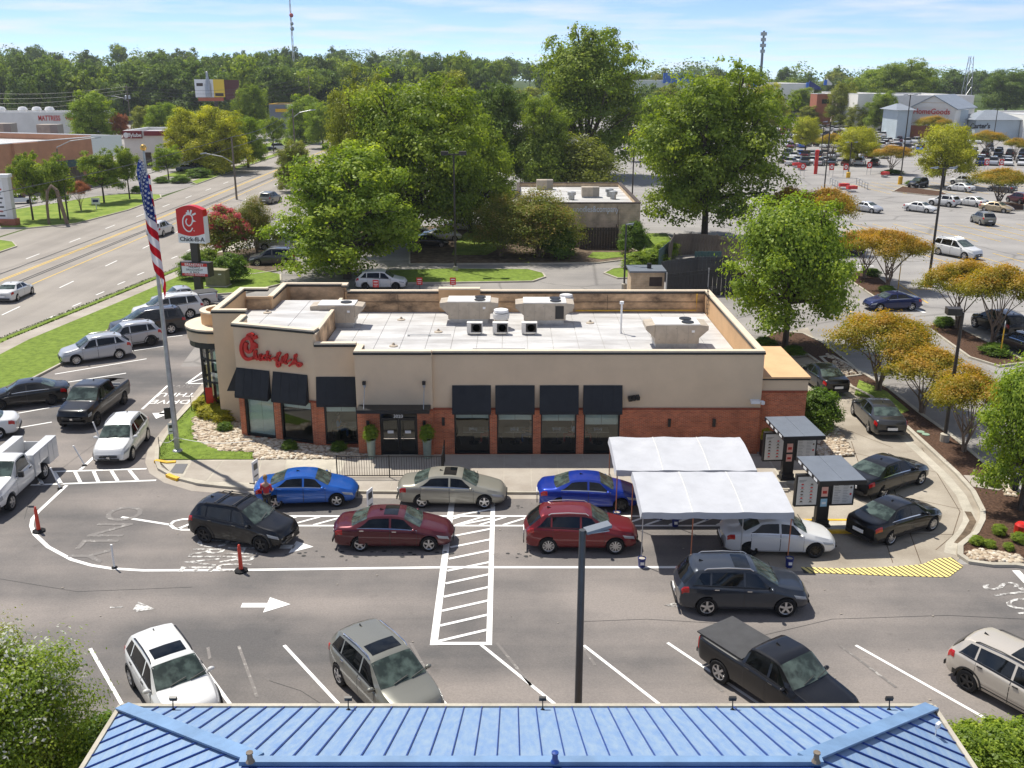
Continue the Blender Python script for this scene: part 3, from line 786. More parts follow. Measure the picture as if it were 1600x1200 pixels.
def glass_mat(name, tint, refl=0.10):
 m, n, l, b = new_mat(name); n.remove(b); out = n.get('Material Output')
 t = n.new('ShaderNodeBsdfTransparent'); t.inputs[0].default_value = (*tint, 1)
 g = n.new('ShaderNodeBsdfGlossy'); g.inputs['Roughness'].default_value = 0.02; g.inputs[0].default_value = (0.9, 0.95, 0.95, 1)
 fr = n.new('ShaderNodeFresnel'); fr.inputs[0].default_value = 1.45
 ad = n.new('ShaderNodeMath'); ad.operation = 'ADD'; ad.inputs[1].default_value = refl; l.new(fr.outputs[0], ad.inputs[0])
 mx = n.new('ShaderNodeMixShader'); l.new(ad.outputs[0], mx.inputs[0]); l.new(t.outputs[0], mx.inputs[1]); l.new(g.outputs[0], mx.inputs[2])
 l.new(mx.outputs[0], out.inputs['Surface']); return m
M['glass'] = glass_mat('glass', (0.80, 0.84, 0.82), 0.04)
M['glass_green'] = glass_mat('glass_green', (0.45, 0.60, 0.55), 0.14)
BL = Vector((-1.0, 53.0, 0.0))
rest = thing('restaurant', 'tan stucco and red brick restaurant with dark awnings and white flat roof', 'building', BL)
def wp(name, mb, mats, parent=rest, smooth=False, label=None, kind=None, angle=None):
 """part modelled in world coordinates under a thing standing at its own place"""
 o = part(name, mb, mats, parent, smooth, label, kind, angle)
 if parent.type == 'EMPTY': o.location = -Vector(parent.location)
 return o
YF, ZB = 45.86, 2.55
S2A, S2B = Vector((-14.40, 48.42)), Vector((-10.0, 46.92))
S2d = (S2B - S2A).normalized(); S2n = Vector((S2d.y, -S2d.x))           # outward normal (towards camera)
def lay(pxs, A, B):
 """distance along wall A-B of a pixel column (at mid height)"""
 d = B - A; out = []
 for px in pxs:
  k = (px - 800) / FPX / (_cp - 0.055 * _sp)
  out.append((k * A.y - A.x) / (d.x - k * d.y) * d.length)
 return out
class Face:
 """a stretch of facade: u runs along it, z up, n outward"""
 def __init__(s, A, B): s.A, s.B = Vector(A), Vector(B); s.d = (s.B - s.A).normalized(); s.n = Vector((s.d.y, -s.d.x)); s.L = (s.B - s.A).length
 def p(s, u, z, o=0.0):
  q = s.A + s.d * u + s.n * o; return Vector((q.x, q.y, z))
 def box(s, mb, u0, u1, z0, z1, o0, o1, mi=0):
  c = (s.p(u0, z0, o0) + s.p(u1, z1, o1)) / 2
  return mb.obox(c, s.p((u1 - u0) / 2, 0, 0) - s.p(0, 0, 0), (s.p(0, 0, 1) - s.p(0, 0, 0)) * (o1 - o0) / 2, (0, 0, (z1 - z0) / 2), mi)
F_main, F_bay, F_s3, F_s2 = Face((-3.95, YF), (12.45, YF)), Face((-7.75, 45.68), (-3.95, 45.68)), Face((-10.0, 46.92), (-7.75, 46.92)), Face(S2A, S2B)
# walls with openings: solid bands above, brick piers between windows below
def facade(F, top, openings, zsill, zhead, brick=True):
 st = MB(); bk = MB(); ed = [0.0]
 F.box(st, 0, F.L, ZB, top, -0.30, 0.0)
 for a, b in openings: ed += [a, b]
 ed.append(F.L)
 for i in range(0, len(ed), 2):
  if ed[i + 1] - ed[i] > 0.03: F.box(bk, ed[i], ed[i + 1], 0, ZB - 0.003, -0.30, 0.035 if brick else 0.0)
 for a, b in openings:
  F.box(bk, a, b, zhead, ZB - 0.003, -0.28, 0.033)
  if zsill > 0.02: F.box(bk, a, b, 0, zsill, -0.28, 0.033)
 wp('stucco_wall', st, M['stucco']); wp('brick_wall', bk, M['brick'])
 cap = MB(); F.box(cap, -0.0, F.L, ZB - 0.10, ZB + 0.012, 0.036, 0.055); wp('brick_course', cap, M['brick_cap'])
wm = [(-2.91, -1.12), (-0.76, 1.06), (1.45, 3.25), (3.62, 5.43)]
wm = [(a + 3.95, b + 3.95) for a, b in wm]
door = (1.12, 3.0)
w3 = tuple(lay((509, 560), F_s3.A, F_s3.B))
w2 = [tuple(lay(p, F_s2.A, F_s2.B)) for p in ((387, 432), (442, 490))]
facade(F_main, 5.42, wm, 0.05, 2.35)
facade(F_bay, 5.46, [door], 0.0, 2.45)
facade(F_s3, 5.52, [w3], 0.18, 2.45)
facade(F_s2, 6.18, w2, 0.15, 2.45)
o = MB(); o.box(-7.75, 45.69, 0, -7.45, 47.2, 5.46); o.box(-4.25, 45.69, 0, -3.96, 46.1, 5.455)
wp('stucco_wall', o, M['stucco'])
pr = MB(); pr.box(-16.08, 50.5, 0, -14.4, 50.85, 6.38); pr.prism([(-14.4, 48.45), (-14.2, 48.5), (-14.2, 50.5), (-14.4, 50.5)], 0, 6.175)
wp('stucco_wall', pr, M['stucco'])
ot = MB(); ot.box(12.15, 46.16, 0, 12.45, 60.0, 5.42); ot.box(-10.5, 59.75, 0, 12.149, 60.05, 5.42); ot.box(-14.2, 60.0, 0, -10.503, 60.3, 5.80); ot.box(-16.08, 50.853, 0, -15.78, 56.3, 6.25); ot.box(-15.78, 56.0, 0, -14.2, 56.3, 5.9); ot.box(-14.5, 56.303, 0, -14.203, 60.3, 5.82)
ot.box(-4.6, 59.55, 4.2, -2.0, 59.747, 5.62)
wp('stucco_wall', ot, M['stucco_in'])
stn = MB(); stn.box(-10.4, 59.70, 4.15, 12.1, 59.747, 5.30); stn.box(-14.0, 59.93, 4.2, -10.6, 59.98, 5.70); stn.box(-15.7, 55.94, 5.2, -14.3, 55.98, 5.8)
stn.box(-10.62, 49.2, 4.15, -10.45, 58.5, 5.30)
wp('stained_parapet', stn, M['stained'])
jn = MB(); jn.box(-10.4, 59.67, 4.78, 12.1, 59.698, 4.81)
for x in (-7.2, 2.1, 6.0): jn.box(x, 59.675, 4.2, x + 0.025, 59.698, 5.25)
wp('parapet_joint', jn, M['dirt'])
# coping: cream cap above a thin black band
def coping(pts, z, w=0.33, closed=False, band=True):
 mb = MB(); mb.wall(pts, w, z, z + 0.09, 0, closed)
 if band: mb.wall(pts, w + 0.06, z - 0.10, z - 0.003, 1, closed)
 wp('coping', mb, [M['coping'], M['frame']])
coping([(-3.93, YF - 0.02 + 0.15), (12.3, YF - 0.02 + 0.15), (12.3, 59.9), (-10.35, 59.9)], 5.43)
coping([(-7.6, 46.9), (-7.6, 45.8), (-3.97, 45.8)], 5.47)
coping([(-9.95, 47.05), (-7.85, 47.05)], 5.53)
coping([(-14.3, 50.3), (-14.3, 48.55), (-10.05, 47.09), (-9.95, 47.6)], 6.19)
coping([(-14.25, 50.66), (-15.93, 50.66), (-15.93, 56.15), (-14.4, 56.15)], 6.385 - 0.0)
coping([(-14.35, 56.4), (-14.35, 60.15), (-10.5, 60.15), (-10.5, 59.6)], 5.83)
coping([(-4.6, 59.65), (-2.0, 59.65)], 5.63, 0.5, band=False)
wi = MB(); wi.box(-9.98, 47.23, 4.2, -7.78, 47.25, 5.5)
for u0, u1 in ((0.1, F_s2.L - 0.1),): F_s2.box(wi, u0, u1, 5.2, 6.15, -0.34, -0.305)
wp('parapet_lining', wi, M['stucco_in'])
# roof of white membrane in welded sheets
rf = wp('roof', MB().prism([(-10.44, 47.25), (-7.44, 47.25), (-7.44, 46.17), (12.14, 46.17), (12.14, 59.69), (-10.44, 59.69)], 3.9, 4.12), M['membrane_line'])
for i in range(16):
 for j in range(4):
  x0, y0 = -10.4 + i * 1.41, 46.2 + j * 3.36
  if j == 0 and x0 < -7.5: y0 += 1.1
  sh = MB().box(x0, y0, 4.1, min(x0 + 1.385, 12.1), 46.2 + j * 3.36 + 3.33 if j < 3 else 59.66, 4.15)
  part('roof_sheet', sh, M['membrane'], rf)
rr = wp('raised_roof', MB().prism([(-15.76, 50.87), (-14.2, 50.87), (-14.15, 48.7), (-10.65, 47.5), (-10.65, 58.5), (-14.2, 58.5), (-14.2, 55.9), (-15.76, 55.9)], 4.0, 5.18), M['membrane_line'])
for i, (a, b, c, d) in enumerate([(-14.1, 49.1, -12.4, 58.3), (-12.37, 48.2, -10.7, 58.3), (-15.7, 50.95, -14.13, 55.8)]):
 part('roof_sheet', MB().box(a, b, 5.15, c, d, 5.22), M['membrane'], rr)
wp('coping', MB().wall([(-10.53, 48.2), (-10.53, 58.5)], 0.2, 5.25, 5.33), M['coping'])
# rotunda at the left corner
C0 = (-16.35, 53.1)
def arc(r, a0=95, a1=275, n=12): return [(C0[0] + r * math.cos(R(a0 + (a1 - a0) * i / n)), C0[1] + r * math.sin(R(a0 + (a1 - a0) * i / n))) for i in range(n + 1)]
wp('rotunda_fascia', MB().prism(arc(1.95) + [(-16.3, 51.2)], 4.42, 5.08), M['stucco'])
wp('rotunda_fascia', MB().prism(arc(1.85) + [(-16.3, 51.3)], 4.06, 4.417), M['frame'], label='black band below the curved fascia')
wp('rotunda_lid', MB().prism(arc(2.02) + [(-16.3, 51.1)], 5.083, 5.17), M['coping'])
wp('rotunda_rim', MB().wall(arc(1.99), 0.06, 4.96, 5.079), M['frame'])
wp('rotunda_parapet', MB().wall(arc(1.0, 120, 268, 8), 0.25, 5.17, 5.85), M['stucco_in'])
wp('coping', MB().wall(arc(1.0, 120, 268, 8), 0.34, 5.853, 5.93), M['coping'])
ga = arc(1.30, 110, 272, 5)
for i in range(5):
 a, b = Vector((*ga[i], 0)), Vector((*ga[i + 1], 0))
 for z0, z1 in ((0.55, 1.9), (1.98, 3.2), (3.28, 4.05)):
  g = MB().add([a + Vector((0, 0, z0)), b + Vector((0, 0, z0)), b + Vector((0, 0, z1)), a + Vector((0, 0, z1))], [(0, 1, 2, 3)])
  wp('window', g, M['glass_green'])
fm = MB()
for q in ga: fm.box(q[0] - 0.06, q[1] - 0.06, 0, q[0] + 0.06, q[1] + 0.06, 4.06)
for z in (0.5, 1.94, 3.24): fm.wall(ga, 0.1, z - 0.05, z + 0.05)
wp('window_frame', fm, M['frame'])
wp('kick_panel', MB().wall(ga, 0.07, 0, 0.45), M['frame'])
pp = MB(); pp.box(-17.25, 51.72, 0.75, -16.85, 51.76, 1.7); wp('window_poster', pp, M['red'], label='red poster in the corner window')
# windows, blinds, awnings
def window(F, u0, u1, z0, z1, blind, mull=1):
 fr = MB(); t = 0.07
 F.box(fr, u0, u0 + t, z0, z1, -0.2, -0.02); F.box(fr, u1 - t, u1, z0, z1, -0.2, -0.02)
 F.box(fr, u0 + t, u1 - t, z1 - t, z1, -0.2, -0.02); F.box(fr, u0 + t, u1 - t, z0, z0 + t * 1.6, -0.2, -0.02)
 for k in range(1, mull): c = u0 + (u1 - u0) * k / mull; F.box(fr, c - 0.012, c + 0.012, z0 + t * 1.6, z1 - t, -0.14, -0.09)
 f = wp('window', fr, M['frame'])
 g = MB().add([F.p(u0 + t, z0 + 0.1, -0.12), F.p(u1 - t, z0 + 0.1, -0.12), F.p(u1 - t, z1 - t, -0.12), F.p(u0 + t, z1 - t, -0.12)], [(0, 1, 2, 3)])
 part('pane', g, M['glass'] , f)
 if blind:
  b = MB(); n = 2
  for k in range(n):
   a0 = u0 + t + (u1 - u0 - 2 * t) * k / n; a1 = u0 + t + (u1 - u0 - 2 * t) * (k + 1) / n
   F.box(b, a0 + 0.008, a1 - 0.008, z1 - t - blind, z1 - t, -0.24, -0.225)
  part('blind', b, M['blind'], f)
def awning(F, u0, u1, z0, z1, out=0.40):
 mb = MB(); th = 0.03
 p = [F.p(u0, z1, 0.03), F.p(u1, z1, 0.03), F.p(u1, z0 + 0.05, out), F.p(u0, z0 + 0.05, out)]
 q = [F.p(u0, z0 - 0.10, out), F.p(u1, z0 - 0.10, out), F.p(u1, z0 - 0.02, 0.03), F.p(u0, z0 - 0.02, 0.03)]
 mb.add(p + q, [(3, 2, 1, 0), (4, 5, 2, 3), (0, 7, 4, 3), (1, 2, 5, 6), (7, 6, 5, 4)])
 a = wp('awning', mb, M['awning'])
 rb = MB()
 F.box(rb, u0, u1, z0 - 0.02, z0 - 0.0, out + 0.001, out + 0.006)
 for k in range(1, 4):
  u = u0 + (u1 - u0) * k / 4
  rb.bar(F.p(u, z1 + 0.005, 0.035), F.p(u, z0 + 0.056, out), 0.02, 0.012)
 part('awning_rib', rb, M['awning'], a)
for (a, b), bl in zip(wm, (0.36, 0.45, 0.50, 0.70)):
 window(F_main, a, b, 0.05, 2.35, bl)
 awning(F_main, a - 0.07, b + 0.07, 2.42, 3.74)
window(F_s3, *w3, 0.18, 2.45, 0.48); awning(F_s3, w3[0] - 0.3, w3[1] + 0.02, 2.45, 3.85)
window(F_s2, *w2[0], 0.15, 2.45, 2.15); awning(F_s2, w2[0][0] - 0.3, w2[0][1] - 0.1, 2.45, 3.9)
window(F_s2, *w2[1], 0.15, 2.45, 0.42); awning(F_s2, w2[1][0] - 0.28, w2[1][1] - 0.1, 2.45, 3.9)
sa = MB(); sa.add([(-14.42, 48.7, 3.9), (-14.42, 50.2, 3.9), (-15.1, 50.2, 2.5), (-15.1, 48.7, 2.5), (-14.42, 48.7, 2.5), (-14.42, 50.2, 2.5)], [(0, 1, 2, 3), (0, 3, 4), (1, 5, 2), (2, 5, 4, 3)])
wp('awning', sa, M['awning'], label='awning seen edge on at the left return wall')
# entrance
dfr = MB(); u0, u1 = door
F_bay.box(dfr, u0, u0 + 0.07, 0, 2.45, -0.2, -0.02); F_bay.box(dfr, u1 - 0.07, u1, 0, 2.45, -0.2, -0.02)
F_bay.box(dfr, u0 + 0.07, u1 - 0.07, 2.37, 2.45, -0.2, -0.02); F_bay.box(dfr, u0 + 0.07, u1 - 0.07, 2.0, 2.06, -0.2, -0.02)
df = wp('door_frame', dfr, M['frame'])
part('pane', MB().add([F_bay.p(u0 + 0.07, 2.06, -0.1), F_bay.p(u1 - 0.07, 2.06, -0.1), F_bay.p(u1 - 0.07, 2.37, -0.1), F_bay.p(u0 + 0.07, 2.37, -0.1)], [(0, 1, 2, 3)]), M['glass'], df)
um = (u0 + u1) / 2
for a, b, s in ((u0 + 0.07, um - 0.01, 1), (um + 0.01, u1 - 0.07, -1)):
 lf = MB()
 F_bay.box(lf, a, a + 0.08, 0.02, 2.0, -0.16, -0.10); F_bay.box(lf, b - 0.08, b, 0.02, 2.0, -0.16, -0.10)
 F_bay.box(lf, a + 0.08, b - 0.08, 1.9, 2.0, -0.16, -0.10); F_bay.box(lf, a + 0.08, b - 0.08, 0.02, 0.25, -0.16, -0.10)
 d_ = wp('door', lf, M['frame'])
 part('pane', MB().add([F_bay.p(a + 0.08, 0.25, -0.13), F_bay.p(b - 0.08, 0.25, -0.13), F_bay.p(b - 0.08, 1.9, -0.13), F_bay.p(a + 0.08, 1.9, -0.13)], [(0, 1, 2, 3)]), M['glass'], d_)
 h = MB(); F_bay.box(h, a + 0.08, b - 0.08, 0.93, 0.97, -0.098, -0.06)
 hx = b - 0.12 if s > 0 else a + 0.12
 h.tube([F_bay.p(hx, 0.85, -0.09), F_bay.p(hx - 0.08 * s, 0.88, -0.02), F_bay.p(hx - 0.08 * s, 1.10, -0.02), F_bay.p(hx, 1.13, -0.09)], 0.018, 6)
 part('handle', h, M['chrome'], d_)
 n_ = MB(); F_bay.box(n_, (a + b) / 2 - 0.15, (a + b) / 2 + 0.15, 1.2, 1.35, -0.128, -0.124); part('door_notice', n_, M['white'], d_)
wp('house_number', MB().box(-6.1, 45.66, 2.49, -6.09, 45.67, 2.495), M['white'])
nm = text('3020', 0.24, 0.008, M['white'], rest, Vector((-5.7, 45.575 + 0.09, 2.16)) - BL, (R(90), 0, 0), 0.004, name='house_number')
cn = MB(); cn.box(-7.65, 44.8, 2.60, -4.05, 45.66, 2.78); wp('door_canopy', cn, M['frame'])
for x in (-7.3, -4.35):
 rod = MB(); rod.cyl((x, 44.95, 2.78), (x, 45.66, 3.75), 0.02, n=6); rod.box(x - 0.06, 45.60, 3.7, x + 0.06, 45.675, 3.82); wp('canopy_rod', rod, M['galv'])
def wall_light(x, z, name='wall_light', y=YF):
 mb = MB(); mb.box(x - 0.07, y - 0.16, z - 0.2, x + 0.07, y - 0.04, z + 0.2); mb.box(x - 0.04, y - 0.05, z - 0.06, x + 0.04, y - 0.036, z + 0.06)
 wp(name, mb, M['frame'])
for px in (1046, 1116): wall_light((px - 800) / PXM(45.7, 1.7), 1.78)
for x in (-7.22, -4.4): wall_light(x, 1.75, y=45.68)
wall_light(-3.45, 1.85)
for x in (-7.3, -4.35):
 mb = MB(); mb.box(x - 0.08, 45.42, 3.88, x + 0.08, 45.6, 4.04); mb.box(x - 0.03, 45.6, 3.92, x + 0.03, 45.678, 3.98); wp('spot_light', mb, M['frame'])
sl = MB(); x = 6.05
for k, dx in enumerate((-0.18, 0.0, 0.2)):
 sl.obox((x + dx, YF - 0.22, 3.1 + 0.03 * k), (0.09, 0.03, 0), (-0.02, 0.1, 0.05), (0, -0.03, 0.08))
sl.box(x - 0.25, YF - 0.1, 3.02, x + 0.28, YF - 0.003, 3.10); wp('flood_light', sl, M['frame'])
wc = MB(); wc.box(11.9, YF - 0.3, 2.85, 12.35, YF - 0.003, 3.0); wc.cyl((12.5, YF - 0.2, 2.8), (12.5, YF - 0.2, 2.95), 0.1, n=8); wc.box(12.3, YF - 0.24, 2.93, 12.52, YF - 0.16, 2.99)
wp('security_camera', wc, M['white_metal'])
# annex at the right end
an = MB(); an.box(12.453, 46.3, 0, 14.85, 51.9, 3.3); wp('brick_wall', an, M['brick'])
an = MB(); an.box(12.453, 46.28, 3.303, 14.87, 51.9, 3.88); wp('stucco_wall', an, M['stucco'])
an = MB(); an.box(12.453, 46.2, 3.96, 14.95, 51.95, 4.05, 0); an.box(12.453, 46.22, 3.883, 14.93, 51.93, 3.957, 1); wp('annex_roof', an, [M['stucco_in'], M['frame']])
an = MB(); an.box(12.5, 46.24, 3.22, 14.88, 46.297, 3.32); wp('brick_course', an, M['brick_cap'])
# script sign on the angled wall
def wall_sign():
 sign_px = lambda zx, zy: (365 + zx / 13.333, 510 + zy / 13.333)
 def onwall(zx, zy):
  px, py = sign_px(zx, zy)
  k = (px - 800) / FPX; X, Y, Z = ray(px, py)
  # meet the ray with the wall plane
  t = S2A.dot(S2n) / (X * S2n.x + Y * S2n.y)
  P = Vector((X * t, Y * t)); return ((P - S2A).dot(S2d), CAM_H + Z * t)
 raw = dict(
  big_c=[(440, 640), (330, 672), (250, 630), (200, 540), (185, 430), (215, 310), (280, 245), (360, 240), (405, 300), (415, 400), (395, 490), (345, 520), (290, 480), (275, 400), (300, 330)],
  comb=[[(300, 170), (360, 215)], [(345, 130), (375, 215)], [(420, 130), (395, 215)], [(510, 205), (430, 235)]],
  beak=[[(440, 345), (510, 405)], [(510, 405), (440, 440)]],
  word=[[(430, 670), (480, 560), (490, 500), (462, 520), (455, 670)], [(460, 640), (500, 590), (505, 680)], [(505, 680), (560, 650), (585, 560), (575, 680), (620, 680)],
              [(690, 590), (645, 600), (635, 660), (680, 680), (720, 670)], [(730, 500), (720, 700)], [(725, 640), (790, 600), (740, 650), (800, 700)], [(820, 660), (890, 640)],
              [(890, 700), (960, 600), (985, 540), (945, 560), (930, 700), (930, 800), (970, 820), (985, 760), (930, 720)], [(985, 740), (1030, 690), (1050, 610), (1035, 730), (1080, 730)],
              [(1080, 740), (1125, 640), (1130, 570), (1095, 620), (1095, 740), (1140, 760)], [(1150, 720), (1220, 680)],
              [(1180, 815), (1260, 740), (1310, 640), (1325, 580), (1300, 600), (1310, 700), (1360, 800), (1410, 815), (1430, 770), (1340, 755), (1240, 765)]])
 def conv(l): return [onwall(*q) for q in l]
 root = wp_empty = None
 def mk(name, ls, r):
  mb = strokes([conv(l) for l in ls], r, None, 0.14)
  # strokes lie in x-z with depth along -y: turn them into the wall
  mb.v = [tuple(F_s2.p(v[0], v[2], 0.03 - v[1])) for v in mb.v]
  return wp(name, mb, [M['red']])
 lg = mk('wall_sign_initial', [raw['big_c']], 0.085)
 for k, l in enumerate(raw['comb']):
  mb = strokes([conv(l)], 0.095, None, 0.14); mb.v = [tuple(F_s2.p(v[0], v[2], 0.035 - v[1])) for v in mb.v]; part('comb', mb, [M['red']], lg)
 mb = strokes([conv(l) for l in raw['beak']], 0.09, None, 0.14); mb.v = [tuple(F_s2.p(v[0], v[2], 0.04 - v[1])) for v in mb.v]; part('beak', mb, [M['red']], lg)
 mk('wall_sign_script', raw['word'], 0.052)
wall_sign()
# ------------------------------------------------------------------ roof equipment (each stands on the roof: things of their own)
ZR = 4.15
def rtu(px, py, w, d, h, fans, label, panel=None):
 x, y = G(px, py, ZR)
 t = thing('rooftop_unit', label, 'air conditioner', (x, y + d / 2, ZR), 0, 'rooftop air conditioning units')
 c = MB(); c.box(-w / 2 + 0.05, -d / 2 + 0.08, 0, w / 2 - 0.1, d / 2 - 0.08, 0.32); part('base_curb', c, M['galv'], t)
 b = MB(); b.box(-w / 2, -d / 2, 0.33, w / 2, d / 2, 1.36); part('casing', b, M['unit'], t)
 tp = MB(); tp.box(-w / 2 - 0.03, -d / 2 - 0.03, 1.363, w / 2 + 0.03, d / 2 + 0.03, 1.42); part('top_panel', tp, M['unit_top'], t)
 for s in (-1, 1):
  hd = MB()
  x0 = s * (w / 2 + 0.005); x1 = s * (w / 2 + 0.5)
  vs = [(x0, -d / 2 + .05, 1.36), (x1, -d / 2 + .05, 1.30), (x1, -d / 2 + .05, 1.08), (x0, -d / 2 + .05, 0.62), (x0, d / 2 - .05, 1.36), (x1, d / 2 - .05, 1.30), (x1, d / 2 - .05, 1.08), (x0, d / 2 - .05, 0.62)]
  f = [(0, 3, 2, 1), (4, 5, 6, 7), (0, 1, 5, 4), (1, 2, 6, 5), (2, 3, 7, 6), (0, 4, 7, 3)]
  hd.add(vs, f if s > 0 else [tuple(reversed(q)) for q in f])
  part('air_hood', hd, M['unit'], t)
 for k in range(fans):
  fx = w / 2 - 0.55 - (0.0 if fans == 1 else 0.05); fy = -d / 4 + k * d / 2 if fans > 1 else 0
  g = MB(); g.lathe([(0.30, 0.0), (0.34, 0.02), (0.34, 0.05), (0.29, 0.05)], 16, (fx, fy, 1.42)); f = part('fan_guard', g, M['black'], t)
  bl = MB()
  for q in range(4): an_ = q * math.pi / 2 + 0.4; bl.obox((fx + 0.14 * math.cos(an_), fy + 0.14 * math.sin(an_), 1.435), (0.12 * math.cos(an_), 0.12 * math.sin(an_), 0), (-0.05 * math.sin(an_), 0.05 * math.cos(an_), 0.0), (0, 0, 0.008))
  part('fan_blade', bl, M['unit_dark'], f)
 pn = MB()
 for k in range(1, 4): xx = -w / 2 + w * k / 4; pn.box(xx - 0.008, -d / 2 - 0.004, 0.36, xx + 0.008, -d / 2 - 0.001, 1.33)
 for k in range(5): xx = -w / 2 + 0.2 + k * w * 0.19; pn.box(xx, -d / 2 - 0.01, 0.55 + 0.3 * (k % 3), xx + 0.05, -d / 2 - 0.002, 0.6 + 0.3 * (k % 3))
 part('panel_joint', pn, M['unit_dark'], t)
 lb = MB(); lb.box(w / 2 - 0.42, -d / 2 - 0.006, 0.95, w / 2 - 0.26, -d / 2 - 0.002, 1.08); part('data_plate', lb, M['white'], t)
 if panel:
  gl = MB(); gl.box(w / 2 - 0.62, -d / 2 - 0.02, 0.42, w / 2 - 0.12, -d / 2 - 0.003, 1.2); part('coil_grille', gl, M['black'], t)
 return t
rtu(527, 513, 2.1, 1.3, 1.4, 1, 'cream rooftop unit with one fan at the left, by the raised roof')
rtu(733, 507, 2.5, 1.5, 1.4, 2, 'cream rooftop unit behind the small condensers, left of the mushroom vent')
rtu(851, 509, 2.5, 1.5, 1.4, 2, 'cream rooftop unit with a black coil grille on its front', panel=True)
rtu(1057, 546, 2.4, 1.6, 1.4, 2, 'cream rooftop unit nearest the right parapet of the roof')
for px, lb in ((742, 'small white condenser in front of the left middle rooftop unit'), (782, 'small white condenser below the mushroom vent'), (827, 'small white condenser below the rooftop unit with the coil grille')):
 x, y = G(px, 522, ZR)
 t = thing('condenser', lb, 'air conditioner', (x, y, ZR), 0, 'small condensers on the roof')
 part('casing', MB().box(-0.45, -0.2, 0.12, 0.45, 0.2, 0.72), M['unit_top'], t)
 f = part('fan_grille', MB().box(-0.2, -0.215, 0.17, 0.4, -0.203, 0.66), M['black'], t)
 part('stand', MB().box(-0.42, -0.18, 0, -0.32, 0.18, 0.118).box(0.32, -0.18, 0, 0.42, 0.18, 0.118), M['galv'], t)
 rg = MB()
 for k in range(3): rg.lathe([(0.07 + 0.07 * k, -0.004), (0.08 + 0.07 * k, -0.004)], 12, (0.1, -0.214, 0.415), 'y')
 part('fan_ring', rg, M['unit_dark'], f)
for px, py, s, lb in ((783, 513, 1.0, 'white mushroom exhaust fan between the two middle rooftop units'), (884, 487, 1.0, 'white mushroom exhaust fan behind the unit with the coil grille')):
 x, y = G(px, py, ZR)
 t = thing('exhaust_fan', lb, 'exhaust fan', (x, y, ZR), 0, 'exhaust fans on the roof')
 part('curb', MB().box(-0.42, -0.42, 0, 0.42, 0.42, 0.45), M['unit'], t)
 part('bowl', MB().lathe([(0.30, 0.45), (0.46, 0.6), (0.50, 0.85), (0.47, 0.95)], 18), M['unit_top'], t, True)
 part('cap', MB().lathe([(0.36, 0.96), (0.44, 1.0), (0.42, 1.14), (0.2, 1.2), (0.02, 1.21)], 18), M['white_metal'], t, True)
def roof_pipe(px, py, h, r, mat, label, name='vent_pipe'):
 x, y = G(px, py, ZR); mb = MB(); mb.cyl((0, 0, 0), (0, 0, h), r, n=8); mb.lathe([(r * 1.8, 0), (r * 1.5, 0.05), (r * 1.05, 0.12)], 8)
 if h > 1: mb.cyl((0, 0, h), (0, 0, h + 0.15), r * 2.2, n=8)
 o = link(name, mb.mesh(name, mat, True), None, (x, y, ZR)); tag(o, label, 'vent pipe', 'pipes standing on the roof')
roof_pipe(970, 521, 1.75, 0.055, M['white_metal'], 'tall white vent pipe standing alone on the white roof')
roof_pipe(1153, 546, 0.9, 0.06, M['white_metal'], 'white pipe stub beside the right parapet')
for px, py, lb in ((627, 500, 'low roof drain cap in the back row of roof sheets'), (615, 541, 'low roof drain cap at the front edge of the roof'), (685, 519, 'tan roof vent cap left of the condensers'), (418, 489, 'roof drain cap on the raised left roof'), (922, 505, 'low roof drain cap right of the mushroom vents')):
 z = 5.22 if px == 418 else ZR
 x, y = G(px, py, z); mb = MB(); mb.lathe([(0.26, 0), (0.24, 0.05), (0.10, 0.08), (0.05, 0.2), (0.01, 0.21)], 10)
 o = link('drain_cap', mb.mesh('drain_cap', M['unit'], True), None, (x, y, z)); tag(o, lb, 'roof drain', 'drain caps on the roof')
gp = MB(); gp.tube([(11.6, 59.5, 5.35), (11.6, 59.5, 4.3), (4.0, 59.5, 4.28)], 0.04)
o = link('gas_pipe', gp.mesh('gas_pipe', M['yellow_block'])); tag(o, 'yellow gas pipe running down and along the back parapet', 'pipe')
cd = MB()
for y, x0, x1 in ((50.4, -10.0, 9.5), (53.8, -6, -3.5)):
 cd.tube([(x0, y, 4.22), (x1, y, 4.22)], 0.03)
 for k in range(int((x1 - x0) / 1.2)): cd.box(x0 + k * 1.2, y - 0.08, 4.15, x0 + k * 1.2 + 0.12, y + 0.08, 4.21)
cd.tube([(9.5, 50.4, 4.22), (10.6, 49.2, 4.22), (10.9, 48.4, 4.3)], 0.03)
o = link('conduit', cd.mesh('conduit', M['galv'])); tag(o, 'grey conduit on blocks running across the white roof', 'conduit')
ld = MB()
for s in (-0.2, 0.2): ld.tube([(12.05, 58.4 + s, 4.3), (12.05, 58.4 + s, 6.0), (12.5, 58.4 + s, 6.0), (12.55, 58.4 + s, 4.6)], 0.022)
for k in range(6): ld.bar((12.05, 58.2, 4.4 + 0.27 * k), (12.05, 58.6, 4.4 + 0.27 * k), 0.03)
o = link('roof_ladder', ld.mesh('roof_ladder', M['frame'])); tag(o, 'black steel ladder over the right parapet', 'ladder')
st = MB()
for k in range(4): st.bar((-2.0 + k * 0.85, 49.9, 4.15), (-2.0 + k * 0.85, 49.9, 4.5), 0.04)
st.bar((-2.1, 49.9, 4.5), (0.7, 49.9, 4.5), 0.05); st.bar((-2.1, 49.7, 4.3), (0.7, 49.7, 4.3), 0.03)
o = link('pipe_rack', st.mesh('pipe_rack', M['white_metal'])); tag(o, 'low white pipe rack on the roof before the condensers', 'rack')
er = MB(); er.box(-10.3, 48.9, 4.15, -9.6, 49.6, 4.6); er.obox((-9.95, 49.2, 4.75), (0.4, 0, 0.12), (0, 0.4, 0), (-0.02, 0, 0.06))
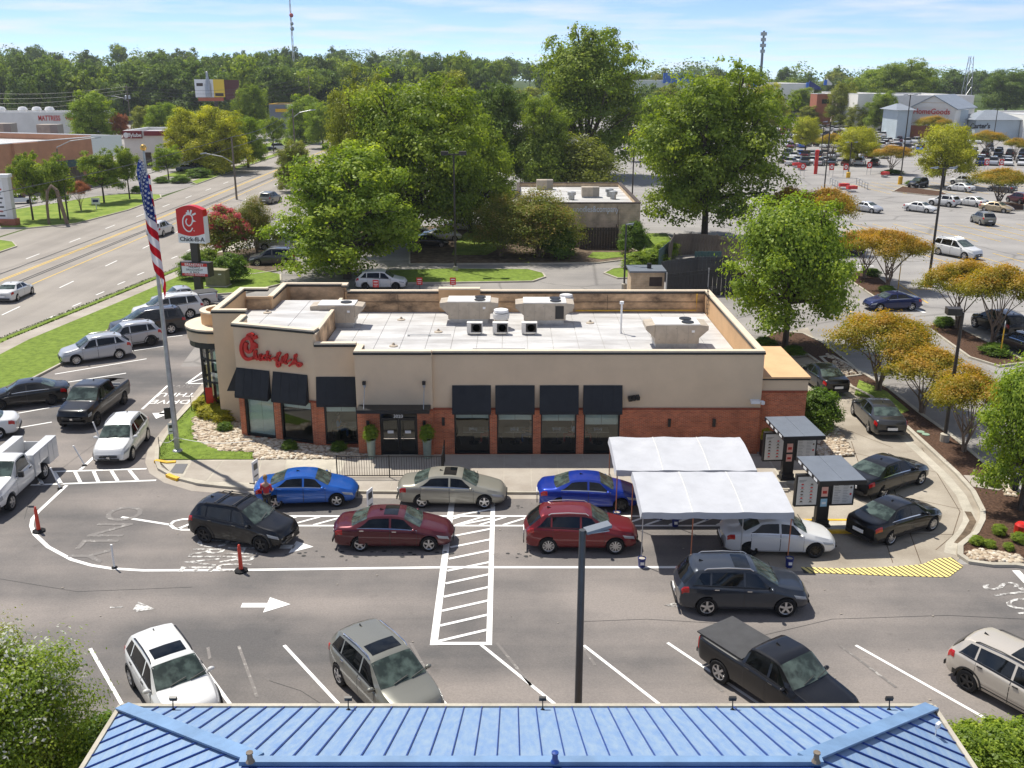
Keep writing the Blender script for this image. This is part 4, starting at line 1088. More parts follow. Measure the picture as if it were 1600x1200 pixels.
o = link('roof_hatch', er.mesh('roof_hatch', M['galv'])); tag(o, 'galvanised roof hatch beside the raised left roof', 'hatch')
# ------------------------------------------------------------------ dining room behind the windows
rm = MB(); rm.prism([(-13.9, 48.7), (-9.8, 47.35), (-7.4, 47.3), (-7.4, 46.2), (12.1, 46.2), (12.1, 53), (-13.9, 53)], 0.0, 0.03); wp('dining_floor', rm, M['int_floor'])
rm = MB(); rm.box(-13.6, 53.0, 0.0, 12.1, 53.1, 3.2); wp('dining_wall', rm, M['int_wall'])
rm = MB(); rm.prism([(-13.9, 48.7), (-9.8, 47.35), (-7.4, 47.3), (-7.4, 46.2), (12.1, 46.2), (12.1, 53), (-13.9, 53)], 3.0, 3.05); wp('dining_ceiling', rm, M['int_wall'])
def skin_mesh(name, V, Ed, Rd, mat, sub=2):
 me = bpy.data.meshes.new(name); me.from_pydata(V, Ed, [])
 o = bpy.data.objects.new(name, me); COL.objects.link(o)
 md = o.modifiers.new('s', 'SKIN'); md.use_smooth_shade = True
 sk = me.skin_vertices[0].data
 for i, r in enumerate(Rd): sk[i].radius = (r, r) if not isinstance(r, tuple) else r
 sk[0].use_root = True
 ms = o.modifiers.new('u', 'SUBSURF'); ms.levels = sub
 bpy.context.view_layer.update()
 r_ = bpy.data.meshes.new_from_object(o.evaluated_get(bpy.context.evaluated_depsgraph_get()))
 bpy.data.objects.remove(o); r_.materials.clear(); r_.materials.append(mat); r_.name = name
 for p in r_.polygons: p.use_smooth = True
 return r_
def figure(pose):
 """body, shirt, trousers and hair of one adult; pose is 'sit' or 'stand'"""
 if pose == 'sit':
  hip = 0.50; J = [(0, 0, hip), (0, 0.02, hip + .25), (0, 0.02, hip + .47), (0, -0.01, hip + .60), (0, -0.03, hip + .76)]
  legs = [[(s * .10, -.05, hip - .01), (s * .12, -.46, hip + .02), (s * .12, -.46, .09), (s * .12, -.60, .04)] for s in (-1, 1)]
  arms = [[(s * .18, .02, hip + .47), (s * .24, -.08, hip + .22), (s * .14, -.34, hip + .26), (s * .12, -.42, hip + .27)] for s in (-1, 1)]
 else:
  hip = 0.90; J = [(0, 0, hip), (0, 0.01, hip + .25), (0, 0, hip + .50), (0, -0.01, hip + .63), (0, -0.02, hip + .78)]
  legs = [[(s * .10, 0, hip - .04), (s * .11, -.02, .48), (s * .11, .02, .09), (s * .12, -.14, .04)] for s in (-1, 1)]
  arms = [[(s * .19, 0, hip + .49), (s * .26, .0, hip + .22), (s * .20, -.22, hip + .16), (s * .16, -.30, hip + .17)] for s in (-1, 1)]
 V = J[:]; Ed = [(0, 1), (1, 2), (2, 3), (3, 4)]; Rd = [(.14, .11), (.13, .10), (.15, .10), .05, (.085, .10)]
 V.append((J[4][0], J[4][1] - .0, J[4][2] + .11)); Ed.append((4, 5)); Rd.append((.07, .08))
 for a in arms:
  b = len(V); V += a; Rd += [.055, .045, .035, .04]; Ed += [(2, b), (b, b + 1), (b + 1, b + 2), (b + 2, b + 3)]
  h = V[-1]
  for k in range(5): V.append((h[0] + (k - 2) * .018, h[1] - .07 + abs(k - 2) * .008, h[2] - .01)); Rd.append(.009); Ed.append((b + 3, len(V) - 1))
 for l in legs:
  b = len(V); V += l; Rd += [.085, .06, .045, .045]; Ed += [(0, b), (b, b + 1), (b + 1, b + 2), (b + 2, b + 3)]
 body = skin_mesh('person', V, Ed, Rd, M['skin'], 1)
 VS = J[:3] + [a[i] for a in arms for i in (0, 1)]; ES = [(0, 1), (1, 2), (2, 3), (3, 4), (2, 5), (5, 6)]
 shirt = skin_mesh('shirt', VS, ES, [(.155, .125), (.145, .115), (.165, .115), .07, .062, .07, .062], M['white'], 1)
 VT = [J[0]] + [l[i] for l in legs for i in (0, 1, 2)]; ET = [(0, 1), (1, 2), (2, 3), (0, 4), (4, 5), (5, 6)]
 tro = skin_mesh('trousers', VT, ET, [(.155, .125), .10, .072, .058, .10, .072, .058], M['black'], 1)
 hm = MB().blob((0, J[4][1] + .035, J[4][2] + .07), (.095, .11, .13), 2, 0.06, 7, 0, 10); hair = hm.mesh('hair', M['hair'], True)
 return body, shirt, tro, hair
FIG = {k: figure(k) for k in ('sit', 'stand')}
def person(pose, x, y, z, rz, shirt, trousers, label, group=None, hair=None, sc=1.0):
 b, s, t, h = FIG[pose]
 o = link('person', b, None, (x, y, z), (0, 0, rz)); o.scale = (sc, sc, sc); tag(o, label, 'person', group)
 for n_, me, mt in (('shirt', s, shirt), ('trousers', t, trousers), ('hair', h, hair or M['hair'])):
  c = link(n_, me, o); set_mat(c, 0, mt)
 return o
C = lambda n, c: pbr(n, c, 0.8)
sh_white, sh_blue, sh_tan, sh_red, jeans, shorts = C('shirt_white', (.7, .72, .75)), C('shirt_blue', (.30, .42, .62)), C('shirt_tan', (.55, .38, .30)), C('shirt_red', (.5, .03, .04)), C('jeans', (.06, .12, .25)), C('shorts_red', (.5, .08, .05))
def dining_table(x, y, label):
 t = thing('dining_table', label, 'table', (x, y, 0.03), 0, 'dining tables behind the windows')
 part('tabletop', MB().box(-0.55, -0.38, 0.71, 0.55, 0.38, 0.75), M['table'], t)
 part('pedestal', MB().cyl((0, 0, 0.03), (0, 0, 0.71), 0.05).cyl((0, 0, 0), (0, 0, 0.03), 0.28, n=14), M['frame'], t)
 return t
def booth(x, y, rz, label):
 t = thing('dining_chair', label, 'chair', (x, y, 0.03), rz, 'dining chairs behind the windows')
 part('seat', MB().box(-0.22, -0.22, 0.42, 0.22, 0.22, 0.47), M['dark_wood'], t); part('backrest', MB().box(-0.22, 0.2, 0.5, 0.22, 0.24, 0.95), M['dark_wood'], t)
 for sx in (-1, 1):
  for sy in (-1, 1): part('leg', MB().box(sx * .2 - .02, sy * .2 - .02, 0, sx * .2 + .02, sy * .2 + .02, .419), M['frame'], t)
wn_ = ['leftmost of the four square windows', 'second of the four square windows', 'third of the four square windows', 'rightmost of the four square windows']
for i, x in enumerate((-2.0, 0.15, 2.35, 4.5)):
 dining_table(x, 47.5, 'pale dining table behind the ' + wn_[i])
 booth(x - 0.9, 47.5, R(90), 'dark dining chair left of the table behind the ' + wn_[i])
 booth(x + 0.9, 47.5, R(-90), 'dark dining chair right of the table behind the ' + wn_[i])
 for q in range(2):
  cup = MB(); cup.lathe([(0.035, 0), (0.05, 0.16)], 8); cup.lathe([(0.052, 0.16), (0.052, 0.175)], 8)
  o = link('paper_cup', cup.mesh('paper_cup', M['white']), None, (x - 0.2 + 0.35 * q, 47.3, 0.785)); tag(o, ('left' if q == 0 else 'right') + ' white paper cup on the table behind the ' + wn_[i], 'cup', 'paper cups on the dining tables')
 tr = MB().box(-0.2, -0.14, 0, 0.2, 0.14, 0.03).box(-0.12, -0.08, 0.03, 0.02, 0.06, 0.09)
 o = link('food_tray', tr.mesh('food_tray', M['white']), None, (x, 47.55, 0.785)); tag(o, 'food tray on the table behind the ' + wn_[i], 'tray', 'food trays on the dining tables')
person('sit', -1.15, 47.5, 0.03, R(-90), sh_blue, shorts, 'seated diner in pale blue behind the leftmost square window', 'diners')
person('sit', 1.0, 47.5, 0.03, R(-90), sh_tan, jeans, 'seated diner in jeans behind the second square window', 'diners')
person('sit', 3.2, 47.5, 0.03, R(-90), sh_white, shorts, 'seated diner in white shirt and red shorts behind the third square window', 'diners')
person('sit', 4.5 - .85, 47.5, 0.03, R(90), sh_tan, shorts, 'seated diner in tan behind the rightmost square window', 'diners', C('hair_blond', (.45, .3, .12)))
dining_table(-8.35, 48.3, 'pale dining table behind the window next to the entrance'); booth(-9.3, 48.3, R(90), 'dark dining chair behind the window next to the entrance')
person('sit', -9.2, 48.3, 0.03, R(90), sh_blue, jeans, 'seated man in light blue shirt behind the window next to the entrance', 'diners')
# the worker between the waiting cars
x, y = G(419, 803)
person('stand', x, y, Z3, R(170), sh_red, M['black'], 'worker in red shirt standing between the black crossover and the blue sedan', None, C('hair_fair', (.30, .17, .07)), 1.0)
# ================================================================== VEHICLES
def _pl(pts, x): return float(np.interp(x, [p[0] for p in pts], [p[1] for p in pts]))
def _sm(pts, x, h=0.09): return sum(_pl(pts, x + d * h) for d in (-1, -.6, -.3, 0, .3, .6, 1)) / 7
class Shell:
 """body surface of a vehicle: stations along x, a section of nine points from sill to roof centre"""
 def __init__(s, L, W, zc, top, belt, roof_w, tip_f=0.20, tip_r=0.12, bow=0.20):
  s.L, s.W, s.zc, s.top, s.belt, s.rw, s.tf, s.tr, s.bow = L, W, zc, top, belt, roof_w, tip_f, tip_r, bow
  s.zr = max(p[1] for p in top)
 def sec(s, x):
  hl = s.L / 2
  u = max(0, (abs(x) - (hl - .22)) / .22)
  t = max(0, (abs(x) - hl * 0.55) / (hl * 0.45))
  w = s.W / 2 * (1 - (s.tf if x > 0 else s.tr) * t ** 2.4) - .05 * u * u
  zt = _sm(s.top, x) - .05 * u * u
  zbot = s.zc + .10 * u ** 2 + .02 * t
  zb = min(_sm(s.belt, x), zt - .035)
  h = max(0.0, min(1.0, (zt - zb - .04) / max(.05, s.zr - zb - .06)))
  y6 = (.86 * w) * (1 - h) + s.rw * s.W / 2 * h
  e6 = .022 + .045 * h
  H = zb - zbot
  return [(.84 * w, zbot), (.955 * w, zbot + .06), (.99 * w, zbot + .28 * H), (w, zbot + .60 * H), (.988 * w, zb - .10), (.965 * w, zb - .035), (.925 * w, zb), (y6, zt - e6), (.93 * y6, zt - .4 * e6), (.62 * y6, zt - .012), (0, zt)]
 def S(s, x, v):
  """v runs 0..10 up one side; negative v is the other side"""
  P = s.sec(x); a = min(9, int(abs(v))); f = abs(v) - a
  y = P[a][0] * (1 - f) + P[a + 1][0] * f; z = P[a][1] * (1 - f) + P[a + 1][1] * f
  if v < 0: y = -y
  q = (2 * abs(x) / s.L); q = q * q * (3 - 2 * q) if q < 1 else 1
  xx = x - (1 if x > 0 else -1) * s.bow * q * (2 * y / s.W) ** 2
  return Vector((xx, y, z))
 def mesh(s, n=46):
  mb = MB(); xs = sorted(set([round(-s.L / 2 + s.L * i / n, 4) for i in range(n + 1)] + [p[0] for p in s.top if abs(p[0]) < s.L / 2] + [sg * (s.L / 2 - d) for sg in (-1, 1) for d in (.03, .08, .15)]))
  vv = list(range(0, 11)); row = [-v for v in vv] + [v for v in vv[::-1][1:]]
  row[0] = -1e-9
  pts = []
  for x in xs:
   r_ = []
   for k in range(11):
    p = s.S(x, k); r_.append(Vector((p.x, -p.y, p.z)))
   for k in range(9, -1, -1): r_.append(s.S(x, k))
   pts.append(r_)
  m = len(pts[0]); vs = [p for r_ in pts for p in r_]
  fs = []
  for i in range(len(xs) - 1):
   for j in range(m):
    k = (j + 1) % m
    fs.append((i * m + j, (i + 1) * m + j, (i + 1) * m + k, i * m + k))
  fs.append(tuple(range(m))); fs.append(tuple((len(xs) - 1) * m + j for j in range(m - 1, -1, -1)))
  mb.add(vs, fs); return mb
 def patch(s, x0, x1, va, vb, off=.004, nx=8, nv=3, x0t=None, x1t=None, mb=None, mi=0, skirt=True):
  """panel laid on the surface: x from x0..x1 at v=va, x0t..x1t at v=vb"""
  mb = mb or MB(); x0t = x0 if x0t is None else x0t; x1t = x1 if x1t is None else x1t
  g = []
  for j in range(nv + 1):
   b = j / nv
   for i in range(nx + 1):
    a = i / nx
    x = (x0 * (1 - b) + x0t * b) * (1 - a) + (x1 * (1 - b) + x1t * b) * a
    v = va * (1 - b) + vb * b
    if abs(v) < 1e-6: v = 1e-6 if vb > 0 or va > 0 else -1e-6
    p = s.S(x, v); e = .02
    du = s.S(x + e, v) - s.S(x - e, v)
    sv = 1 if v > 0 else -1
    v2 = min(9.999, abs(v) + .05) * sv; v1 = max(0, abs(v) - .05) * sv
    dv = s.S(x, v2) - s.S(x, v1)
    n = du.cross(dv)
    if n.length < 1e-9: n = Vector((0, 0, 1))
    n.normalize()
    if n.dot(Vector((0, p.y, .25 * (abs(v) > 5) + 0.001))) < 0: n = -n
    g.append((p + n * off, n))
  vs = [q[0] for q in g]; w = nx + 1
  fs = [(j * w + i, j * w + i + 1, (j + 1) * w + i + 1, (j + 1) * w + i) for j in range(nv) for i in range(nx)]
  if (va + vb) < 0: fs = [tuple(reversed(f)) for f in fs]
  mb.add(vs, fs, mi)
  if skirt and off > .006:
   ring = [i for i in range(w)] + [j * w + nx for j in range(1, nv + 1)] + [nv * w + i for i in range(nx - 1, -1, -1)] + [j * w for j in range(nv - 1, 0, -1)]
   vs2 = [g[i][0] for i in ring] + [g[i][0] - g[i][1] * off for i in ring]; k = len(ring)
   mb.add(vs2, [(i, (i + 1) % k, k + (i + 1) % k, k + i) for i in range(k)], mi)
  return mb
 def across(s, x0, x1, vedge, off=.004, nx=8, ny=8, mb=None, mi=0, x0e=None, x1e=None):
  """panel across the car from side to side (windscreen, rear window, roof glass); vedge is v at its edges"""
  mb = mb or MB(); g = []
  x0e = x0 if x0e is None else x0e; x1e = x1 if x1e is None else x1e
  for j in range(ny + 1):
   t = -1 + 2 * j / ny
   v = 10 - abs(t) * (10 - vedge); sv = -1 if t < 0 else 1
   for i in range(nx + 1):
    a = i / nx; x = (x0 + (x0e - x0) * t * t) * (1 - a) + (x1 + (x1e - x1) * t * t) * a
    p = s.S(x, min(9.999, v) * sv); e = .02
    du = s.S(x + e, min(9.999, v) * sv) - s.S(x - e, min(9.999, v) * sv)
    n = du.cross(Vector((0, 1, -0.18 * t))).normalized()
    if n.z < 0: n = -n
    g.append(p + n * off)
  w = nx + 1
  mb.add(g, [(j * w + i, j * w + i + 1, (j + 1) * w + i + 1, (j + 1) * w + i) for j in range(ny) for i in range(nx)], mi)
  return mb
def cut_arches(me, wheels, r, W, extra=None):
 """open the wheel arches (and a truck bed) in a closed body shell"""
 cb = MB()
 for x, z in wheels:
  for sy in (-1, 1): cb.cyl((x, sy * (W / 2 - .30), z), (x, sy * (W / 2 + .4), z), r, n=22)
 if extra: cb.box(*extra)
 cm = cb.mesh('cut', M['black'])
 import bmesh
 bm = bmesh.new(); bm.from_mesh(cm); bmesh.ops.recalc_face_normals(bm, faces=bm.faces); bm.to_mesh(cm); bm.free()
 bm = bmesh.new(); bm.from_mesh(me); bmesh.ops.recalc_face_normals(bm, faces=bm.faces); bm.to_mesh(me); bm.free()
 a = bpy.data.objects.new('a', me); b = bpy.data.objects.new('b', cm); COL.objects.link(a); COL.objects.link(b)
 md = a.modifiers.new('b', 'BOOLEAN'); md.object = b; md.operation = 'DIFFERENCE'; md.solver = 'EXACT'
 bpy.context.view_layer.update()
 r_ = bpy.data.meshes.new_from_object(a.evaluated_get(bpy.context.evaluated_depsgraph_get()))
 bpy.data.objects.remove(a); bpy.data.objects.remove(b)
 mats = list(r_.materials)
 for p in r_.polygons:
  c = p.center; mi = 0
  for x, z in wheels:
   if math.hypot(c.x - x, c.z - z) < r + .003 and abs(c.y) > W / 2 - .32: mi = 1
  if extra and extra[0] - .01 < c.x < extra[3] + .01 and extra[1] - .01 < c.y < extra[4] + .01 and c.z > extra[2] - .01 and c.z < extra[5] and abs(p.normal.z) < 2 and (abs(c.x - extra[0]) < .01 or abs(c.x - extra[3]) < .01 or abs(c.y - extra[1]) < .01 or abs(c.y - extra[4]) < .01 or abs(c.z - extra[2]) < .01): mi = 1
  p.material_index = mi
 return r_
def wheel_meshes(R_, style):
 w = .215 if R_ < .36 else .26
 t = MB(); t.lathe([(R_ * .66, -w / 2), (R_ * .93, -w / 2), (R_, -w / 2 + .03), (R_, w / 2 - .03), (R_ * .93, w / 2), (R_ * .66, w / 2)], 26, axis='y', cap=False)
 t.lathe([(R_ * .66, w / 2), (R_ * .64, 0), (R_ * .66, -w / 2)], 26, axis='y', cap=False)
 rim = MB()
 rim.lathe([(R_ * .665, w / 2 - .005), (R_ * .60, w / 2 - .015), (R_ * .58, w / 2 - .06)], 26, axis='y', cap=False, mi=0)
 rim.lathe([(R_ * .60, w / 2 - .075), (R_ * .05, w / 2 - .07)], 26, axis='y', cap=True, mi=1)
 k = {'five': 5, 'ten': 10, 'six': 6, 'cover': 7}[style]
 for i in range(k):
  a = 2 * math.pi * i / k + .3; c, s_ = math.cos(a), math.sin(a)
  hw = R_ * (.10 if k < 7 else .062)
  if style == 'cover': hw = R_ * .14
  rim.obox((R_ * .34 * c, w / 2 - .03, R_ * .34 * s_), (R_ * .27 * c, 0, R_ * .27 * s_), (-hw * s_, 0, hw * c), (0, .02, 0), 0)
 rim.lathe([(R_ * .14, w / 2 - .05), (R_ * .14, w / 2 - .012), (R_ * .03, w / 2 - .008)], 10, axis='y', mi=0)
 return t.mesh('wheel', M['rubber'], True), rim.mesh('rim', [M['alloy'], M['black']], True)
_W = {}
def wheels_for(R_, style):
 if (R_, style) not in _W: _W[(R_, style)] = wheel_meshes(R_, style)
 return _W[(R_, style)]
def auto_glass(name, col, rough=.04):
 m, n, l, b = new_mat(name)
 tc = n.new('ShaderNodeTexCoord'); nz = n.new('ShaderNodeTexNoise'); nz.inputs['Scale'].default_value = 2.6; nz.inputs['Detail'].default_value = 3
 l.new(tc.outputs['Object'], nz.inputs['Vector'])
 rp = n.new('ShaderNodeValToRGB'); rp.color_ramp.elements[0].position = .42; rp.color_ramp.elements[0].color = (*[c * .35 for c in col], 1)
 rp.color_ramp.elements[1].position = .62; rp.color_ramp.elements[1].color = (*col, 1)
 l.new(nz.outputs[0], rp.inputs[0]); l.new(rp.outputs[0], b.inputs['Base Color'])
 b.inputs['Roughness'].default_value = rough; b.inputs['Specular IOR Level'].default_value = .55; b.inputs['Coat Weight'].default_value = .0; b.inputs['Coat Roughness'].default_value = .02
 return m
M['car_glass'] = auto_glass('car_glass', (.035, .045, .042))
M['car_tint'] = auto_glass('car_tint', (.010, .012, .013))
M['car_screen'] = auto_glass('car_screen', (.085, .115, .100))
PROTO = {}
def proto(key, L, W, zc, top, belt, rw, axle_r, axle_f, R_, style, glass, side, screen, rear, kind='car', sunroof=None, rails=False, bars=False, clad=False, bed=None, cover=None, doors=None, tail=(3.4, 5.3, .30), head=(3.95, 5.6, .42), tip_f=.20, tip_r=.12):
 """all meshes of one body style, shared by every vehicle of that style"""
 S = Shell(L, W, zc, top, belt, rw, tip_f, tip_r)
 hl = L / 2; P = []
 bm = S.mesh().mesh('body', [M['white'], M['black']])
 wh = [(axle_r, R_), (axle_f, R_)]
 body = cut_arches(bm, wh, R_ + .055, W, bed)
 body.materials.clear(); body.materials.append(M['white']); body.materials.append(M['black'])
 body.polygons.foreach_set('use_smooth', [True] * len(body.polygons)); body.set_sharp_from_angle(angle=R(32))
 P.append(('body', body, 'paint', None))
 # windows along each side: list of (rear bottom, front bottom, rear top, front top)
 for sy in (-1, 1):
  for q in side:
   m_ = S.patch(q[0], q[1], 6.12 * sy, 6.90 * sy, .006, 8, 3, q[2], q[3]).mesh('side_window', M['car_tint'], True); P.append(('side_window', m_, None, None))
  tr = S.patch(side[0][0] - .03, side[-1][1] + .03, 6.02 * sy, 6.10 * sy, .008, 14, 1).mesh('window_trim', M['chrome' if kind == 'sedan' else 'black'], True); P.append(('window_trim', tr, None, None))
  for (a, b) in (doors or []):
   g = MB(); S.patch(a, b, 1.2 * sy, 5.9 * sy, .003, 8, 6, mb=g, mi=1, skirt=False); S.patch(a + .014, b - .014, 1.28 * sy, 5.85 * sy, .006, 8, 6, mb=g, mi=0, skirt=False)
   di = len(P); P.append(('door', g.mesh('door', [M['white'], M['black']], True), 'paint', None))
   hp = S.S(a + .17, 4.65 * sy); h = MB(); h.obox(hp + Vector((0, .02 * sy, 0)), (.085, 0, 0), (0, .016, 0), (0, 0, .018)); P.append(('door_handle', h.mesh('door_handle', M['white']), 'trim', di))
  hx = hl - head[2]
  m_ = S.patch(hx, hl - .045, head[0] * sy, head[1] * sy, .010, 6, 4, hx - .10, hl - .10).mesh('headlight', M['lamp_lens'], True); P.append(('headlight', m_, None, None))
  m_ = S.patch(-hl + .035, -hl + tail[2], tail[0] * sy, tail[1] * sy, .010, 5, 4).mesh('tail_light', M['red_lens'], True); P.append(('tail_light', m_, None, None))
  cw = side[-1][1]; mp = S.S(cw - .12, 6.1 * sy)
  mm = MB().blob((mp.x, mp.y + .13 * sy, mp.z + .05), (.075, .12, .075), 3, .03, 6, 0, 8); mm.box(mp.x - .03, min(mp.y - .02, mp.y + .1 * sy), mp.z - .02, mp.x + .03, max(mp.y + .02 * 0 + .0, mp.y + .1 * sy) + .001, mp.z + .02)
  P.append(('mirror', mm.mesh('mirror', M['white'], True), 'paint', None))
  if clad:
   m_ = S.patch(-hl + .25, hl - .25, .9 * sy, 2.15 * sy, .007, 26, 2)
   # keep the cladding clear of the arches
   keep = [f for f in m_.f if all(math.hypot(sum(m_.v[i][0] for i in f) / len(f) - x, sum(m_.v[i][2] for i in f) / len(f) - z) > R_ + .07 for x, z in wh)]
   m_.f = keep; m_.m = [0] * len(keep); P.append(('side_cladding', m_.mesh('side_cladding', M['black'], True), None, None))
   for x, z in wh:
    a = MB(); yy = S.S(x, 3.0 * sy).y
    for k in range(14):
     a0, a1 = R(-8 + 196 * k / 14), R(-8 + 196 * (k + 1) / 14)
     r0, r1 = R_ + .05, R_ + .11
     o_, i_ = yy + .012 * sy, yy - .10 * sy
     q = [(x + r0 * math.cos(a0), o_, z + r0 * math.sin(a0)), (x + r1 * math.cos(a0), o_, z + r1 * math.sin(a0)), (x + r1 * math.cos(a1), o_, z + r1 * math.sin(a1)), (x + r0 * math.cos(a1), o_, z + r0 * math.sin(a1))]
     q2 = [(p[0], i_, p[2]) for p in q]
     a.add(q + q2, [(0, 1, 2, 3) if sy < 0 else (3, 2, 1, 0), (1, 5, 6, 2), (0, 3, 7, 4)])
    P.append(('arch_trim', a.mesh('arch_trim', M['black']), None, None))
 if rails:
  for sy in (-1, 1):
   rp_ = [S.S(x, 7.6 * sy) + Vector((0, 0, dz)) for x, dz in ((rails[0], .0), (rails[0] + .12, .06), ((rails[0] + rails[1]) / 2, .07), (rails[1] - .12, .06), (rails[1], .0))]
   P.append(('roof_rail', MB().tube(rp_, .022).mesh('roof_rail', M['alloy'], True), 'rail', None))
 if bars:
  for x in bars:
   a, b = S.S(x, 7.6), S.S(x, -7.6); P.append(('cross_bar', MB().bar(a + Vector((0, 0, .1)), b + Vector((0, 0, .1)), .07, .035).mesh('cross_bar', M['black']), None, None))
 for x0, x1 in screen: P.append(('windscreen', S.across(x0, x1, 7.18, .006, 8, 10).mesh('windscreen', M['car_screen'], True), None, None))
 for x0, x1 in rear: P.append(('rear_window', S.across(x0, x1, 7.3, .006, 6, 10).mesh('rear_window', M['car_screen'] if kind == 'sedan' else M['car_tint'], True), None, None))
 if screen:
  w_ = MB(); x0 = screen[0][1]
  for y0 in (-.35, .25): w_.bar(S.S(x0 - .02, 10) + Vector((-.0, y0, .02)), S.S(x0 - .10, 10) + Vector((0, y0 + .5, .05)), .02)
  P.append(('wiper', w_.mesh('wiper', M['black']), None, None))
 if sunroof: P.append(('sunroof', S.across(sunroof[0], sunroof[1], 8.6, .007, 4, 6).mesh('sunroof', M['car_tint'], True), 'opt_sunroof', None))
 fx = S.S(hl, 10).x; zt = S.sec(hl)[10][1]; zb = S.sec(hl)[0][1]; fw = S.sec(hl)[3][0]
 g = MB(); g.box(fx - .03, -fw * .62, zb + (zt - zb) * .50, fx + .012, fw * .62, zt - .06); P.append(('grille', g.mesh('grille', M['black']), None, None))
 g = MB(); g.box(fx - .03, -fw * .75, zb + .0, fx + .010, fw * .75, zb + (zt - zb) * .30); P.append(('lower_grille', g.mesh('lower_grille', M['black']), None, None))
 em = MB(); em.box(fx + .012, -.07, zt - .20, fx + .02, .07, zt - .10); P.append(('badge', em.mesh('badge', M['chrome']), None, None))
 rx = S.S(-hl, 10).x; zt = S.sec(-hl)[10][1]; zb = S.sec(-hl)[0][1]
 g = MB(); g.box(rx - .012, -.26, zb + (zt - zb) * .42, rx + .02, .26, zb + (zt - zb) * .42 + .14); P.append(('licence_plate', g.mesh('licence_plate', M['white']), None, None))
 g = MB(); g.box(rx - .010, -S.sec(-hl)[2][0] * .85, zb, rx + .03, S.sec(-hl)[2][0] * .85, zb + .14); P.append(('rear_valance', g.mesh('rear_valance', M['black']), None, None))
 g = MB()
 c0 = min([q for q in top if q[1] > S.zr - .06], key=lambda q: q[0])[0]
 a = S.S(c0 + .25, 10); g.add([(a.x - .1, -.02, a.z - .01), (a.x + .1, -.02, a.z - .01), (a.x - .08, 0, a.z + .07), (a.x - .1, .02, a.z - .01), (a.x + .1, .02, a.z - .01)], [(0, 1, 2), (4, 3, 2), (3, 0, 2), (0, 3, 4, 1)]); P.append(('antenna_fin', g.mesh('antenna_fin', M['black']), None, None))
 if cover: P.append(('bed_cover', MB().box(cover[0], -W * .43, cover[2], cover[1], W * .43, cover[2] + .045).mesh('bed_cover', M['bed_cover']), None, None))
 PROTO[key] = dict(P=P, W=W, L=L, wh=wh, R=R_, style=style, ax=(axle_r, axle_f))
M['bed_cover'] = pbr('bed_cover', (.05, .05, .052), .75, var=.2, scale=3)
SED = dict(style='ten', kind='sedan', glass=None)
def sedan(key, L, W, H, wb, fo, style='five', R_=.325, **k):
 hl = L / 2; af = hl - fo; ar = af - wb
 d = H - 1.44
 top = [(-hl, .86 + d * .3), (-hl + .06, .98 + d * .4), (-hl + .25, 1.03 + d * .5), (-hl + .72, 1.07 + d * .5), (-hl + 1.45, 1.37 + d), (-hl + 1.75, 1.425 + d), (-.10, 1.44 + d), (.28, 1.41 + d), (.48, 1.37 + d), (af - .28, 1.02 + d * .6), (af + .25, .90 + d * .4), (hl - .22, .77 + d * .3), (hl - .05, .66), (hl, .56)]
 belt = [(-hl, .95), (-hl + .7, 1.0 + d * .5), (0, .95 + d * .5), (af - .4, .90 + d * .4), (hl, .6)]
 bx = -.02 - (.02 if L < 4.7 else .05)
 side = [(-hl + .98, bx - .05, -hl + 1.50, bx - .05), (bx + .04, af - .42, bx + .04, .50)]
 proto(key, L, W, .20, top, belt, .66, ar, af, R_, style, None, side, [(.50, af - .30)], [(-hl + .76, -hl + 1.42)], 'sedan', sunroof=(-.35, .22), doors=[(-hl + .98, bx), (bx, af - .40)], **k)
sedan('sedan', 4.62, 1.80, 1.44, 2.69, .90)
sedan('large_sedan', 4.93, 1.85, 1.47, 2.79, .98, R_=.335)
sedan('compact_sedan', 4.60, 1.77, 1.47, 2.60, .93, 'ten', R_=.33)
def suv(key, L, W, H, wb, fo, style='five', R_=.36, rake=.35, boxy=0.0, **k):
 hl = L / 2; af = hl - fo; ar = af - wb; d = H - 1.68
 top = [(-hl, .92), (-hl + .05, 1.08 + d * .4), (-hl + .13, 1.14 + d * .5), (-hl + .13 + rake * (1 - boxy * .5), 1.56 + d), (-hl + .3 + rake, 1.63 + d), (-.4, 1.68 + d), (.15, 1.66 + d), (.42, 1.60 + d), (af - .20 - .05 * boxy, 1.12 + d * .6), (af + .2, 1.03 + d * .5), (hl - .2, .93 + d * .5 + boxy * .05), (hl - .05, .80 + d * .3), (hl, .66)]
 belt = [(-hl, 1.08), (-hl + .5, 1.12 + d * .5), (0, 1.04 + d * .5), (af - .3, 1.00 + d * .5), (hl, .72)]
 bx = -.02
 side = [(-hl + .42, ar - .02, -hl + .42 + rake * .9, ar + .03), (ar + .06, bx - .04, ar + .10, bx - .04), (bx + .04, af - .36, bx + .04, .42)]
 proto(key, L, W, .24, top, belt, .70, ar, af, R_, style, None, side, [(.44, af - .22)], [(-hl + .14, -hl + .12 + rake)], 'suv', sunroof=(-.35, .22), doors=[(ar + .06, bx), (bx, af - .36)], tail=(3.6, 6.0, .26), rails=(-hl + .65 + rake * .6, .30), **k)
suv('crossover', 4.60, 1.85, 1.70, 2.69, .93, clad=True)
suv('crossover_bars', 4.60, 1.86, 1.72, 2.69, .93, clad=True, bars=(-.9, .0), R_=.37)
suv('rounded_crossover', 4.65, 1.85, 1.67, 2.70, .94, 'ten', rake=.5)
suv('large_suv', 4.80, 1.92, 1.76, 2.79, .93, 'five', rake=.40, R_=.375)
suv('long_suv', 5.50, 2.04, 1.92, 3.20, 1.0, 'six', rake=.30, boxy=.6, R_=.40)
